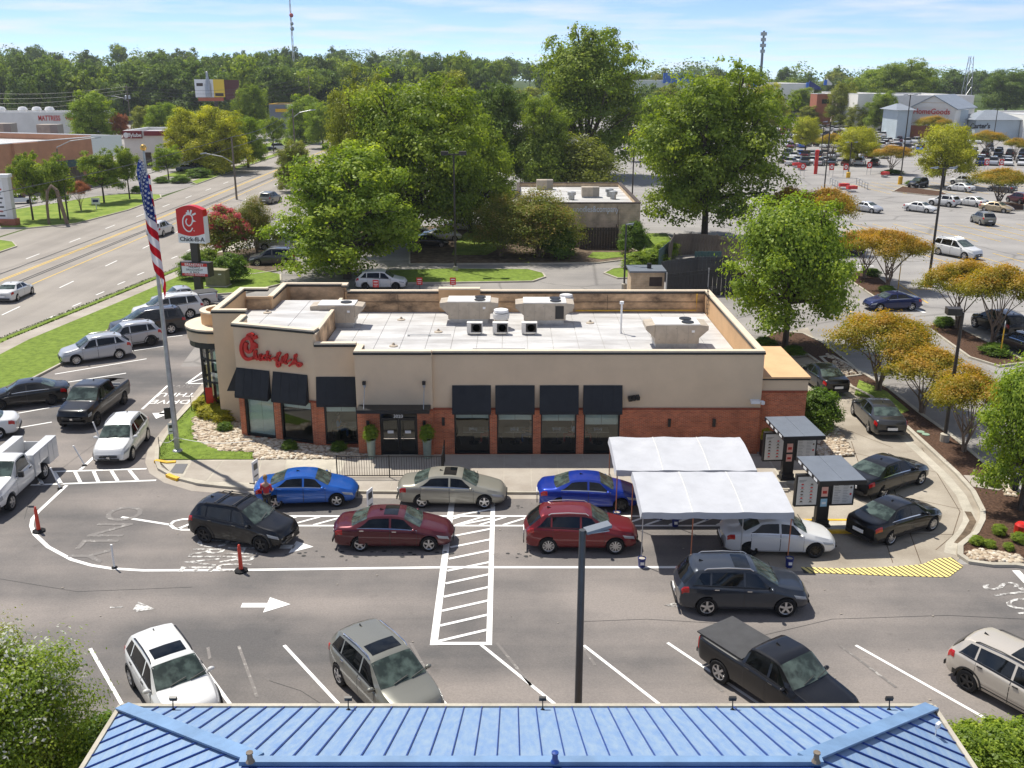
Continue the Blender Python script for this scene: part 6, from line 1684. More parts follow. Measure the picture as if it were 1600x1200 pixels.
def plant(key, x, y, h, w, leaves, name, label, cat='tree', group=None, rz=None, z=0.0, flower=None, bark=None):
 cr, tr, fl = KIND[key]
 rnd = random.Random(int(x * 131 + y * 71))
 t = thing(name, label, cat, (x, y, z), rnd.uniform(0, 6.28) if rz is None else rz, group)
 t.scale = (w / 10, w / 10, h / 10)
 c = link('crown' if tr else 'foliage', cr, t); set_mat(c, 0, LM[leaves])
 if tr: k = link('trunk', tr, t)
 if fl: f = link('blossom', fl, t); set_mat(f, 0, LM[flower]) if flower else None
 return t
def tree_px(key, px, yb, yt, wpx, leaves, name, label, group=None, xb=None, **k):
 """tree standing where its foot is seen, as tall and wide as it is seen"""
 x, y = G(px if xb is None else xb, yb)
 h = HT(px, yt, y); w = wpx / PXM(y, h * .6)
 return plant(key, x, y, h, w * 1.0, leaves, name, label, group=group, **k)
TR = 'trees around the restaurant and lots'
tree_px('broad_a', 543, 436, 225, 225, 'bright', 'broadleaf_tree', 'broad yellow-green tree directly behind the left part of the restaurant', TR)
tree_px('grand', 640, 392, 112, 235, 'green', 'broadleaf_tree', 'big spreading green tree behind the twin-headed lamp', TR, xb=650)
tree_px('grand_b', 572, 372, 108, 150, 'olive', 'broadleaf_tree', 'olive green tree joined to the left of the big spreading tree', TR)
tree_px('broad_b', 735, 365, 180, 150, 'green', 'broadleaf_tree', 'rounded green tree at the right of the big spreading tree', TR)
tree_px('tall', 916, 276, 42, 178, 'green', 'broadleaf_tree', 'tallest dark tree with a wispy top above the horizon', TR)
tree_px('grand', 1100, 374, 96, 232, 'green', 'broadleaf_tree', 'huge green tree right of the beige flat building', TR)
tree_px('pear', 1232, 545, 305, 190, 'bright', 'broadleaf_tree', 'bright green layered tree beside the right end of the restaurant', TR, xb=1226)
tree_px('broad_b', 775, 300, 130, 130, 'dark', 'broadleaf_tree', 'dark tree between the spreading tree and the tallest tree', TR)
tree_px('broad_a', 700, 290, 112, 120, 'olive', 'broadleaf_tree', 'olive tree behind the big spreading tree', TR)
tree_px('broad_a', 848, 305, 150, 90, 'green', 'broadleaf_tree', 'mid green tree left of the tallest tree', TR)
tree_px('crape_pale', 905, 304, 208, 125, 'olive', 'crape_myrtle', 'rounded crape myrtle dotted with white blossom behind the beige building', TR)
tree_px('shrub', 850, 306, 208, 90, 'green', 'broadleaf_tree', 'low rounded tree left of the white-dotted crape myrtle', TR)
tree_px('crape_round', 842, 402, 294, 142, 'rusty', 'crape_myrtle', 'rust and green crape myrtle in front of the beige building', TR)
tree_px('crape_round', 782, 402, 304, 100, 'rusty', 'crape_myrtle', 'rust and green crape myrtle left of the other by the beige building', TR)
tree_px('shrub_b', 872, 404, 350, 60, 'hedge', 'shrub', 'dark clipped shrub below the rusty crape myrtle', TR)
tree_px('shrub', 988, 398, 345, 46, 'hedge', 'shrub', 'dark rounded shrub at the right corner of the beige building', TR)
tree_px('crape_pink', 352, 405, 322, 88, 'rusty', 'crape_myrtle', 'crape myrtle covered in pink blossom behind the red pylon sign', TR)
tree_px('crape_round', 402, 396, 306, 66, 'rusty', 'crape_myrtle', 'rusty crape myrtle right of the pink one', TR)
tree_px('shrub', 305, 437, 396, 48, 'hedge', 'shrub', 'clipped shrub behind the reader board at left', TR, z=.1)
tree_px('shrub_b', 362, 442, 397, 54, 'hedge', 'shrub', 'clipped round shrub right of the utility cabinet', TR, z=.1)
tree_px('shrub', 325, 428, 390, 40, 'green', 'shrub', 'green shrub between the two clipped shrubs by the sign', TR, z=.1)
tree_px('shrub', 1279, 672, 606, 70, 'hedge', 'shrub', 'dark round bush at the corner of the annex', TR)
# left side of the road
for px, yb, yt, w, lv, kd, lb in (
 (52, 345, 238, 66, 'green', 'maple_a', 'two-headed green tree on the lawn nearest the left edge'), (95, 344, 240, 60, 'green', 'maple_b', 'green tree beside the leaning sculpture on the left lawn'),
 (163, 318, 232, 62, 'green', 'maple_b', 'green tree in front of the green awning'), (203, 312, 228, 48, 'green', 'maple_a', 'slim green tree left of the flagpole top'),
 (127, 330, 282, 36, 'maroon', 'crape_a', 'small reddish crape myrtle on the left lawn'), (264, 282, 225, 46, 'bright', 'maple_b', 'young bright tree among the shrubs across the road'),
 (148, 234, 142, 74, 'bright', 'broad_a', 'full yellow-green tree in front of the mattress shop'), (190, 232, 176, 34, 'maroon', 'maple_a', 'small reddish tree by the street lamp'),
 (305, 268, 168, 90, 'yellow', 'broad_b', 'yellow-green tree left in the row across the road'), (348, 270, 166, 96, 'yellow', 'broad_a', 'yellow-green tree in the middle of the row across the road'), (388, 262, 182, 70, 'bright', 'broad_b', 'bright tree right in the row across the road'),
 (258, 225, 160, 62, 'bright', 'broad_b', 'bright tree behind the maroon roofed shop'), (232, 218, 165, 50, 'olive', 'broad_a', 'olive tree behind the maroon roofed shop'),
 (397, 218, 132, 60, 'green', 'broad_b', 'green tree right of the billboard'), (428, 238, 182, 40, 'green', 'maple_a', 'green tree on the grass strip far along the road'),
 (478, 224, 148, 66, 'bright', 'broad_a', 'bright tree on the grass far along the road'), (505, 232, 160, 62, 'bright', 'broad_b', 'bright tree left of the big spreading trees'), (462, 300, 220, 60, 'olive', 'broad_a', 'olive bush behind the near broad tree'),
 (330, 235, 178, 60, 'olive', 'broad_b', 'olive tree under the billboard'), (290, 228, 170, 56, 'green', 'broad_a', 'green tree left of the billboard post')):
 tree_px(kd, px, yb, yt, w, lv, 'broadleaf_tree' if lv != 'maroon' else 'ornamental_tree', lb, 'trees across the road')
for px, yb, yt, w, lb in ((252, 286, 276, 24, 'clipped low shrub left at the side street'), (282, 286, 274, 30, 'clipped low shrub right at the side street'), (310, 278, 262, 40, 'low shrub bed along the far sidewalk'), (345, 268, 254, 40, 'second low shrub bed along the far sidewalk'), (215, 303, 290, 20, 'small dark shrub on the left lawn tip'), (14, 352, 342, 26, 'small clipped shrub at the foot of the left pylon sign')):
 tree_px('shrub', px, yb, yt, w, 'hedge', 'shrub', lb, 'shrubs across the road')
# crape myrtles and trees of the shopping lot
LT = 'trees of the shopping lot'
for px, xb, yb, yt, w, lv, kd, lb in (
 (1352, 1350, 436, 356, 84, 'orange', 'crape_a', 'orange crape myrtle left on the small mulch island'), (1392, 1386, 452, 358, 112, 'orange', 'crape_b', 'orange crape myrtle right on the small mulch island'),
 (1492, 1495, 515, 404, 118, 'mixed', 'crape_a', 'orange and green crape myrtle at the left of the long mulch island'), (1556, 1550, 540, 412, 128, 'mixed', 'crape_b', 'orange and green crape myrtle at the right of the long mulch island'),
 (1392, 1372, 612, 488, 165, 'mixed', 'crape_b', 'wide orange crape myrtle beside the concrete lane'), (1455, 1440, 648, 543, 150, 'mixed', 'crape_a', 'orange crape myrtle behind the bare lamp post'),
 (1528, 1505, 708, 582, 135, 'mixed', 'crape_b', 'yellowish crape myrtle near the path across the mulch'),
 (1232, 1232, 385, 290, 88, 'orange', 'crape_a', 'orange crape myrtle left behind the bright layered tree'), (1290, 1285, 392, 292, 96, 'orange', 'crape_b', 'orange crape myrtle right behind the bright layered tree'),
 (1392, 1392, 272, 226, 62, 'orange', 'crape_a', 'orange crape myrtle by the shopping cart signs'), (1298, 1298, 250, 208, 50, 'mixed', 'crape_b', 'small orange tree among the far parked cars'),
 (1562, 1560, 322, 262, 92, 'mixed', 'crape_b', 'orange crape myrtle at the right edge of the lot'), (1540, 1540, 245, 203, 60, 'mixed', 'crape_a', 'orange crape myrtle before the blue grey pavilion'), (1585, 1585, 250, 215, 40, 'mixed', 'crape_b', 'orange crape myrtle at the far right edge'), (990, 990, 252, 204, 44, 'mixed', 'crape_a', 'orange tree right of the tallest dark tree'),
 (1455, 1455, 218, 180, 56, 'mixed', 'crape_a', 'olive crape myrtle below the red shop sign')):
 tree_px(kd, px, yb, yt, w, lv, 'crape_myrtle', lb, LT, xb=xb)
for px, yb, yt, w, lv, kd, lb in (
 (1473, 292, 194, 86, 'yellow', 'pear', 'yellow-green tree standing before the tall lot lamp'), (1338, 258, 198, 66, 'yellow', 'pear', 'yellow-green tree among the far parked cars'), (1258, 235, 182, 44, 'yellow', 'pear', 'small yellow-green tree at the left of the far lot'),
 (1376, 208, 142, 54, 'green', 'broad_b', 'dark green round tree left of the gabled shop'), (1312, 202, 128, 50, 'olive', 'tall', 'tall olive tree before the brick shop'), (1250, 190, 137, 56, 'green', 'broad_a', 'green tree far back in the lot'), (1222, 182, 136, 42, 'dark', 'broad_b', 'dark tree far back left in the lot'), (1340, 205, 160, 44, 'olive', 'broad_a', 'olive tree right of the tall olive tree'), (1402, 210, 172, 46, 'olive', 'broad_b', 'low olive tree before the blue grey tower'), (1265, 200, 165, 40, 'olive', 'broad_a', 'low olive tree before the brick shop'), (1195, 200, 130, 66, 'yellow', 'broad_a', 'yellow-green tree behind the huge green tree'), (1020, 250, 150, 60, 'green', 'broad_b', 'green tree between the tallest and the huge tree'), (1405, 120 + 65, 92, 105, 'green', 'grand', 'large green tree clump rising behind the shops'), (1360, 180, 104, 60, 'bright', 'broad_b', 'bright tree clump left behind the shops'), (1440, 180, 112, 60, 'dark', 'broad_a', 'dark tree right behind the shops'), (1570, 180, 108, 90, 'dark', 'broad_b', 'dark tree clump behind the right edge of the shops')):
 tree_px(kd, px, yb, yt, w, lv, 'broadleaf_tree', lb, LT)
tree_px('pear', 1580, 800, 556, 150, 'bright', 'broadleaf_tree', 'bright green tree leaning in at the right edge of the mulch island', LT, xb=1592)
# near planting round the blue roof
x, y = G(62, 1165, 2.0); plant('crape_white', x - .9, y, 5.0, 4.5, 'bright', 'crape_myrtle', 'white flowering crape myrtle filling the lower left corner', group=TR)
x, y = G(-60, 1180, 2.0); plant('crape_white', x, y + .6, 5.0, 4.5, 'olive', 'crape_myrtle', 'white flowering crape myrtle cut by the left edge', group=TR)
for px, py, s, lb in ((150, 1160, 2.2, 'clipped hedge bush left of the blue roof'), (120, 1190, 2.4, 'clipped hedge bush below the white crape myrtle'), (1515, 1172, 2.0, 'yellow-green hedge bush nearest the blue roof corner'), (1560, 1170, 2.2, 'yellow-green hedge bush in the middle of the right corner'), (1610, 1172, 2.2, 'yellow-green hedge bush at the right edge')):
 x, y = G(px, py, .8); plant('shrub', x, y, 1.5, s, 'hedge' if px < 500 else 'bright', 'hedge_bush', lb, 'shrub', 'hedge bushes beside the blue roof')
# hedge behind the restaurant and small bed plants
for px, py, w, lb in ((992, 420, 2.6, 'clipped hedge at the left behind the restaurant'), (1018, 415, 2.8, 'clipped hedge beside the green gate'), (1040, 402, 2.6, 'clipped hedge at the back of the enclosure')):
 x, y = G(px, py); plant('shrub', x, y, 1.7, w * 1.15, 'bright', 'hedge_bush', lb, 'shrub', 'hedges by the dumpster enclosure')
for px, py, h, w, lv, lb in ((330, 655, .75, 1.5, 'gold', 'golden shrub left at the curved corner window'), (350, 660, .8, 1.5, 'gold', 'golden shrub right at the curved corner window'), (320, 640, .7, 1.3, 'gold', 'golden shrub behind the others at the corner window'), (352, 676, .5, .8, 'hedge', 'small green tuft on the river stones by the tan pier'), (453, 706, .55, .8, 'hedge', 'small round shrub on the river stones below the second window'), (530, 708, .55, .8, 'hedge', 'small round shrub on the river stones below the third window')):
 x, y = G(px, py); plant('shrub_b', x, y, h, w, lv, 'bed_shrub', lb, 'shrub', 'small shrubs in the stone bed', z=.1)
for px, py, h, w, lb in ((1560, 838, .45, .6, 'low plant in the mulch by the red box'), (1525, 853, .35, .6, 'low plant left above the pale stones'), (1545, 858, .32, .5, 'low plant right above the pale stones'), (1575, 862, .3, .45, 'low plant near the kerb at the right edge'), (1552, 762, .3, .7, 'tuft in the joint of the path'), (1592, 850, .4, .7, 'low plant cut by the right edge')):
 x, y = G(px, py); plant('shrub_b', x, y, h, w, 'bright', 'bed_plant', lb, 'plant', 'low plants in the mulch', z=.1)
for px, py, h, w, lb in ((1362, 432, .7, 1.8, 'low shrub on the small mulch island'), (1385, 458, .6, 1.6, 'low shrub at the tip of the small mulch island'), (1475, 512, .8, 1.6, 'low shrub at the left of the long mulch island'), (1553, 556, .8, 2.0, 'low shrub at the tip of the long mulch island'), (1425, 290, .8, 2.4, 'low shrub beside the black boxy car'), (1395, 272, .8, 4.0, 'low shrubs under the far orange crape myrtle'), (1195, 542, .6, 1.6, 'low shrub behind the annex'), (1240, 556, .6, 1.5, 'low shrub under the bright layered tree')):
 x, y = G(px, py); plant('shrub', x, y, h, w, 'hedge', 'bed_shrub', lb, 'shrub', 'low shrubs on lot islands', z=.1)
# grass blades stand up along the edges of the near lawns
def tufts(polys, n, seed, h=.13):
 g = random.Random(seed); mb = MB()
 for k in range(n):
  pl, w = g.choice(polys)
  i = g.randrange(len(pl)); a, b = Vector(pl[i]), Vector(pl[(i + 1) % len(pl)]); c = Vector((sum(p[0] for p in pl) / len(pl), sum(p[1] for p in pl) / len(pl)))
  p = a.lerp(b, g.random()); p = p.lerp(c, w * g.random() ** 1.5)
  an = g.uniform(0, 3.14); s = g.uniform(.03, .07); hh = h * g.uniform(.5, 1.2)
  dx, dy = s * math.cos(an), s * math.sin(an)
  mb.add([(p.x - dx, p.y - dy, .10), (p.x + dx, p.y + dy, .10), (p.x + g.uniform(-.05, .05), p.y + g.uniform(-.05, .05), .12 + hh)], [(0, 1, 2)])
 o = link('grass_tufts', mb.mesh('grass_tufts', M['grass'])); o['kind'] = 'stuff'
tufts([(lawn2, .9), (lawn2, .2)], 5000, 3, .045)
tufts([(verge + v_in[::-1], .02)], 4000, 4, .12)
# ------------------------------------------------------------------ woods behind everything
hm = MB(); NX, NY = 60, 16
def hill(x, y):
 t = max(0, min(1, (y - 420) / 400)); side = max(0, min(1, (120 - x) / 260))
 return 14 * t * t * (3 - 2 * t) * side - .3
hv = []
for j in range(NY + 1):
 for i in range(NX + 1):
  x = -1400 + 2800 * i / NX; y = 415 + 1600 * j / NY; hv.append((x, y, hill(x, y)))
hm.add(hv, [(j * (NX + 1) + i, j * (NX + 1) + i + 1, (j + 1) * (NX + 1) + i + 1, (j + 1) * (NX + 1) + i) for j in range(NY) for i in range(NX)])
struct('hills', hm, M['ground'], smooth=True)
rnd = random.Random(21)
WL = {0: 'front rank of the woods beyond the road', 1: 'deep in the woods beyond the road', 2: 'in the woods beyond the shops'}
def wood(x, y, h, w, lv, lb, grp):
 pine = rnd.random() < .28
 key = 'pine_%d' % rnd.randrange(2) if pine else 'wood_%d' % rnd.randrange(6)
 plant(key, x, y, h * (1.08 if pine else 1), w * (.75 if pine else 1), lv, 'pine_tree' if pine else 'woodland_tree', ('tall pine ' if pine else 'leafy tree ') + lb, group=grp, z=max(0, hill(x, y)))
n_w = 0
for rank, (y0, y1, x0, x1, n) in enumerate(((372, 430, -262, -28, 66), (440, 540, -340, -5, 96), (580, 760, -470, 20, 60))):
 for i in range(n):
  x = x0 + (x1 - x0) * (i + rnd.random()) / n; y = rnd.uniform(y0, y1)
  if -66 < x < -26 and y < 450: continue
  wood(x, y, rnd.uniform(18, 24) + (2 if rank else 0), rnd.uniform(15, 21), rnd.choice(['dark', 'deep', 'green', 'dark', 'green', 'dark']), WL[0] if rank == 0 else WL[1], 'trees of the woods beyond the road')
for i in range(84):
 x = 40 + 520 * (i + rnd.random()) / 84; y = rnd.uniform(560, 800)
 wood(x, y, rnd.uniform(15, 22), rnd.uniform(14, 22), rnd.choice(['dark', 'deep', 'dark', 'olive']), WL[2], 'trees of the woods beyond the shops')
for i in range(24):
 x = -30 + 180 * (i + rnd.random()) / 24; y = rnd.uniform(330, 470) + max(0, x - 50) * .8
 wood(x, y, rnd.uniform(11, 16), rnd.uniform(11, 16), rnd.choice(['dark', 'olive', 'green', 'dark']), 'in the belt of trees left of the shops', 'trees of the belt behind the tallest tree')
# the woods farther off read as one mass
g = np.random.default_rng(8); fl = []
for i in range(420):
 x = g.uniform(-1500, 1600); y = g.uniform(840, 1250); b_ = max(0, hill(x, y)); r = g.uniform(9, 15); fl.append((x, y, b_ + g.uniform(8, 17), r, r, r * .75))
me, _, _ = leaf_cloud('distant_woods', fl, 70000, 1.3, 77, [LM['dark']], sub=6, spread=.3)
o = link('distant_woods', me); o['kind'] = 'stuff'
# summer haze: one closed box of thin even air round the whole scene
hz = bpy.data.materials.new('haze'); hz.use_nodes = True
hn_ = hz.node_tree.nodes; hn_.remove(hn_.get('Principled BSDF'))
pv = hn_.new('ShaderNodeVolumePrincipled'); pv.inputs['Color'].default_value = (.86, .92, 1.0, 1); pv.inputs['Density'].default_value = .00013; pv.inputs['Anisotropy'].default_value = .25
hz.node_tree.links.new(pv.outputs[0], hn_.get('Material Output').inputs['Volume'])
o = link('haze', MB().box(-2500, -220, -1.5, 2500, 2700, 125).mesh('haze', hz)); o['kind'] = 'stuff'
# ================================================================== OBJECTS ROUND THE RESTAURANT
def at(name, label, cat, px, py, z=0.0, rz=0.0, group=None):
 x, y = G(px, py); return thing(name, label, cat, (x, y, z), rz, group)
def one(name, mb, mats, label, cat, loc=(0, 0, 0), rz=0.0, group=None, smooth=False):
 o = link(name, mb.mesh(name, mats, smooth), None, loc, (0, 0, rz)); return tag(o, label, cat, group)
# white canopies over the lanes
M['canvas'] = pbr('canvas', (0.46, 0.47, 0.50), 0.8, var=0.08, scale=1.5, bump=0.15, bscale=3)
def canopy(x0, x1, yb, yf, zb, zf, label, feet):
 t = thing('canopy', label, 'canopy', ((x0 + x1) / 2, (yb + yf) / 2, 0), 0, 'white canopies over the ordering lanes')
 cx, cy = (x0 + x1) / 2, (yb + yf) / 2
 mb = MB(); nx, ny = 24, 10; vs = []
 g = random.Random(int(x0 * 10))
 for j in range(ny + 1):
  for i in range(nx + 1):
   a, b = i / nx, j / ny
   x = x0 + (x1 - x0) * a - cx; y = yb + (yf - yb) * b - cy
   z = zb + (zf - zb) * b + .10 * math.sin(math.pi * b) - .05 * abs(math.sin(math.pi * a * 3)) * math.sin(math.pi * b)
   z += g.uniform(-.012, .012) - .05 * math.sin(math.pi * a) * math.sin(math.pi * b) + .015 * math.sin(19 * a + 7 * b)
   vs.append((x, y, z))
 mb.add(vs, [(j * (nx + 1) + i, (j + 1) * (nx + 1) + i, (j + 1) * (nx + 1) + i + 1, j * (nx + 1) + i + 1) for j in range(ny) for i in range(nx)])
 part('canvas_top', mb, M['canvas'], t, True)
 va = MB()
 def val(pts, dx, dy):
  b = len(va.v)
  for k, p in enumerate(pts):
   va.v += [p, (p[0] + dx * .5, p[1] + dy * .5, p[2] - .14), (p[0] + dx, p[1] + dy, p[2] - .26 - .02 * math.sin(k * 2.1))]
  for k in range(len(pts) - 1):
   for q in (0, 1): va.f.append((b + 3 * k + q, b + 3 * k + q + 1, b + 3 * k + 3 + q + 1, b + 3 * k + 3 + q)); va.m.append(0)
 w = nx + 1
 val([vs[ny * w + i] for i in range(w)], 0, -.03); val([vs[j * w] for j in range(ny + 1)], -.05, 0); val([vs[j * w + nx] for j in range(ny, -1, -1)], .05, 0); val([vs[i] for i in range(nx, -1, -1)], 0, .03)
 part('valance', va, M['canvas'], t, True)
 for q in (1, 2):
  se = MB().tube([(x0 + (x1 - x0) * q / 3 - cx, yb + (yf - yb) * b - cy, zb + (zf - zb) * b + .10 * math.sin(math.pi * b) + .01) for b in (0, .25, .5, .75, 1)], .02, 4); part('seam', se, M['unit_top'], t)
 for (fx, fy, rust) in feet:
  p = MB(); z1 = zf if abs(fy - yf) < abs(fy - yb) else zb
  p.cyl((fx - cx, fy - cy, .02), (fx - cx, fy - cy, z1 - .02), .024, n=8)
  part('pole', p, pbr('pole_orange', (.45, .16, .08), .5) if rust else M['galv'], t, label='orange strapped canopy pole' if rust else None)
canopy(5.05, 10.95, 37.65, 34.25, 2.55, 2.28, 'front white canopy over the outer lane', [(5.1, 34.3, 0), (7.05, 34.3, 1), (9.0, 34.3, 0), (10.88, 34.3, 1), (5.1, 37.6, 1), (7.0, 37.6, 0), (9.0, 37.6, 0), (10.88, 37.6, 0)])
canopy(4.45, 10.45, 41.55, 38.2, 2.62, 2.38, 'rear white canopy over the inner lane', [(4.5, 38.25, 1), (6.4, 38.25, 0), (8.4, 38.25, 0), (10.4, 38.25, 0), (4.5, 41.45, 1), (6.4, 41.45, 0), (8.4, 41.45, 0), (10.4, 41.45, 0)])
M['bucket'] = pbr('bucket', (.010, .022, .16), .4)
for i, (x, y, lb) in enumerate(((5.1, 34.12, 'blue bucket at the left front foot of the front canopy'), (10.9, 34.12, 'blue bucket at the right front foot of the front canopy'), (7.0, 37.72, 'blue bucket in the lane divider, left one'), (9.05, 37.72, 'blue bucket in the lane divider beside the white sedan'), (6.45, 38.4, 'blue bucket at the far side of the divider, left one'), (8.45, 38.4, 'blue bucket at the far side of the divider, right one'), (10.9, 37.7, 'blue bucket behind the white sedan roof'), (4.55, 38.3, 'blue bucket by the royal blue sedan'))):
 t = thing('bucket', lb, 'bucket', (x, y - .02, Z3 + .012), 0, 'weighted buckets at the canopy feet')
 part('pail', MB().lathe([(.13, 0), (.155, .36), (.165, .36), (.165, .39), (.14, .39), (.13, .30), (.02, .30)], 14), M['bucket'], t, True)
 part('label', MB().obox((0, -.15, .2), (.07, 0, 0), (0, .008, 0), (0, .004, .06)), M['white'], t)
 part('ballast', MB().lathe([(.128, .30), (.128, .36), (.02, .37)], 12), M['kerb'], t)
# menu boards
M['menu_face'] = pbr('menu_face', (.62, .60, .56), .3)
M['roof_grey'] = pbr('roof_grey', (.17, .19, .22), .45, metal=.2, var=.1, scale=1.5)
def menu_board(x, y, label, blue):
 t = thing('menu_board', label, 'menu board', (x, y, .13), R(4), 'drive-through menu boards')
 part('base', MB().box(-.36, -.26, 0, .36, .26, .10).box(-.30, -.2, .10, .30, .2, .30), M['black'], t)
 part('post', MB().box(-.26, -.14, .30, .26, .14, 2.62), M['black'], t)
 g = random.Random(int(x * 7 + y))
 for s in (-1, 1):
  x0, x1 = (-1.28, -.275) if s < 0 else (.275, 1.28)
  c = part('board_cabinet', MB().box(x0, -.17, .98, x1, .03, 2.42), M['black'], t)
  part('menu_panel', MB().box(x0 + .07, -.178, 1.06, x1 - .07, -.171, 2.34), M['menu_face'], c)
  pr = MB(); li = MB()
  if s < 0:
   for r_ in range(6):
    for q in range(2):
     cx, cz = x0 + .28 + .40 * q, 1.22 + .155 * r_
     n_ = 8; rr = .052
     pr.add([(cx + rr * 1.2 * math.cos(6.283 * k / n_), -.1795, cz + rr * .7 * math.sin(6.283 * k / n_)) for k in range(n_)], [tuple(range(n_))], g.choice([0, 0, 1]))
     li.box(cx - .09, -.1795, cz - .075, cx + .09, -.179, cz - .062)
   for q in range(3): li.box(x0 + .13, -.1795, 2.18 - .04 * q, x0 + .45 - .06 * q, -.179, 2.195 - .04 * q)
  else:
   for r_ in range(15):
    for q in range(2): li.box(x0 + .12 + .38 * q, -.1795, 1.14 + .075 * r_, x0 + .12 + .38 * q + g.uniform(.16, .3), -.179, 1.152 + .075 * r_)
   for q in range(3): cz = 1.5 + .3 * q; pr.add([(x1 - .17 + .05 * math.cos(6.283 * k / 8), -.1797, cz + .05 * math.sin(6.283 * k / 8)) for k in range(8)], [tuple(range(8))], q % 2)
  part('menu_picture', pr, [M['red'], M['dirt']], c, kind='stuff'); part('menu_print', li, M['grey_pole'], c, kind='stuff')
 for z, m_, h in ((2.12, 'peach', .12), (1.62, 'peach', .22), (1.12, 'sky' if blue else 'peach', .18)):
  mt = pbr('poster_' + m_, (.75, .42, .34) if m_ == 'peach' else (.32, .55, .68), .4)
  p_ = part('poster', MB().box(-.14, -.15, z - h, .14, -.143, z + h), mt, t)
  part('poster_print', MB().box(-.09, -.1535, z - h * .4, .09, -.1505, z + h * .2), M['red'] if m_ == 'peach' else M['white'], p_)
 rf_ = MB(); rf_.box(-.95, -1.75, 2.62, 1.0, .95, 2.80); part('roof', rf_, M['black'], t)
 part('roof_sheet', MB().box(-.93, -1.73, 2.803, .02, .93, 2.815), M['roof_grey'], t); part('roof_sheet', MB().box(.03, -1.73, 2.803, .98, .93, 2.815), M['roof_grey'], t)
 sp = MB()
 for k in range(4): sp.box(-.957, -1.5 + .6 * k, 2.66, -.952, -1.15 + .6 * k, 2.77)
 part('fascia_sticker', sp, M['white'], t)
 return t
menu_board(13.15, 37.55, 'menu board with grey flat roof nearest the camera', True)
menu_board(13.05, 42.55, 'menu board with grey flat roof behind the nearer one', False)
# black railing in front of the entrance
def railing():
 y, x0, x1, h = 42.75, -8.35, -3.35, 1.08
 t = thing('railing', 'black picket railing on the front walk before the entrance', 'railing', (x0, y, .1))
 for k in range(3): part('post', MB().box(k * (x1 - x0) / 2 - .025, -.025, 0, k * (x1 - x0) / 2 + .025, .025, h + .06), M['black'], t)
 for k in range(2): part('post', MB().box(x1 - x0 - .025, 1.0 + k * 1.0 - .025, 0, x1 - x0 + .025, 1.0 + k * 1.0 + .025, h + .06), M['black'], t)
 for z in (.10, h): part('rail', MB().box(0.03, -.018, z - .018, x1 - x0 - .03, .018, z + .018), M['black'], t); part('rail', MB().box(x1 - x0 - .018, .03, z - .018, x1 - x0 + .018, 2.0, z + .018), M['black'], t)
 pm = MB().box(-.009, -.009, .118, .009, .009, h - .02).mesh('picket', M['black'])
 n = 42
 for k in range(1, n):
  if k == n // 2: continue
  link('picket', pm, t, (k * (x1 - x0) / n, 0, 0))
 for k in range(1, 16): link('picket', pm, t, (x1 - x0, k * .125, 0))
railing()
# planters
for px, lb in ((581, 'tall pale planter left of the entrance doors'), (668, 'tall pale planter right of the entrance doors')):
 x, y = G(px, 718)
 t = thing('planter', lb, 'planter', (x, 45.25, .1), 0, 'planters at the entrance')
 part('pot', MB().lathe([(.17, 0), (.19, .05), (.22, .9), (.25, .95), (.25, .99), (.21, .99), (.20, .9)], 14), M['planter'], t, True)
 part('soil', MB().lathe([(.20, .90), (.20, .94), (.02, .96)], 12), M['mulch'], t)
 f = link('foliage', KIND['shrub'][0], t, (0, 0, .9)); f.scale = (.075, .075, .09); set_mat(f, 0, LM['bright'])
px_ = G(1190, 712); t = thing('planter', 'dark square planter against the right end of the brick wall', 'planter', (12.75, 45.55, .1)); part('pot', MB().box(-.2, -.2, 0, .2, .2, .85), M['black'], t); f = link('foliage', KIND['shrub'][0], t, (0, 0, .8)); f.scale = (.05, .05, .07); set_mat(f, 0, LM['gold'])
# channelizer posts
def delineator(px, py, kind_, label, lean=(0, 0)):
 x, y = G(px, py)
 t = thing('delineator_post', label, 'traffic post', (x, y, Z3 + .012), 0, 'traffic posts along the lane line')
 if kind_ == 'orange':
  part('base', MB().lathe([(.27, 0), (.27, .05), (.13, .09), (.10, .10)], 8), M['rubber'], t)
  part('post', MB().lathe([(.085, .09), (.065, 1.0), (.05, 1.04)], 12), pbr('post_orange', (.62, .055, .025), .5), t, True)
  for z in (.62, .80): part('band', MB().lathe([(.084 - .02 * z, z), (.083 - .02 * z, z + .09)], 12, cap=False), M['white'], t)
  part('grip', MB().lathe([(.03, 1.04), (.055, 1.09), (.03, 1.14), (.01, 1.15)], 10), pbr('post_orange', (.62, .055, .025), .5), t, True)
 else:
  part('base', MB().lathe([(.12, 0), (.12, .03), (.05, .05)], 10), M['rubber'], t)
  part('post', MB().cyl((0, 0, .05), (lean[0], lean[1], 1.0), .035, n=10), M['white'], t, True)
  part('cap', MB().lathe([(.045, .0), (.045, .05), (.01, .06)], 8, (lean[0], lean[1], .96)), M['white_metal'], t)
delineator(61, 831, 'orange', 'orange traffic post on the left bend of the lane line')
delineator(377, 893, 'orange', 'orange traffic post in front of the black crossover')
delineator(179, 888, 'white', 'upright thin white traffic post on the lane line')
delineator(132, 728, 'white', 'thin white traffic post leaning left by the white crossover', (-.45, .1))
delineator(94, 764, 'white', 'thin white traffic post leaning left beside the service truck', (-.35, .1))
delineator(157, 689, 'white', 'thin white traffic post behind the white crossover mirror', (-.3, .1))
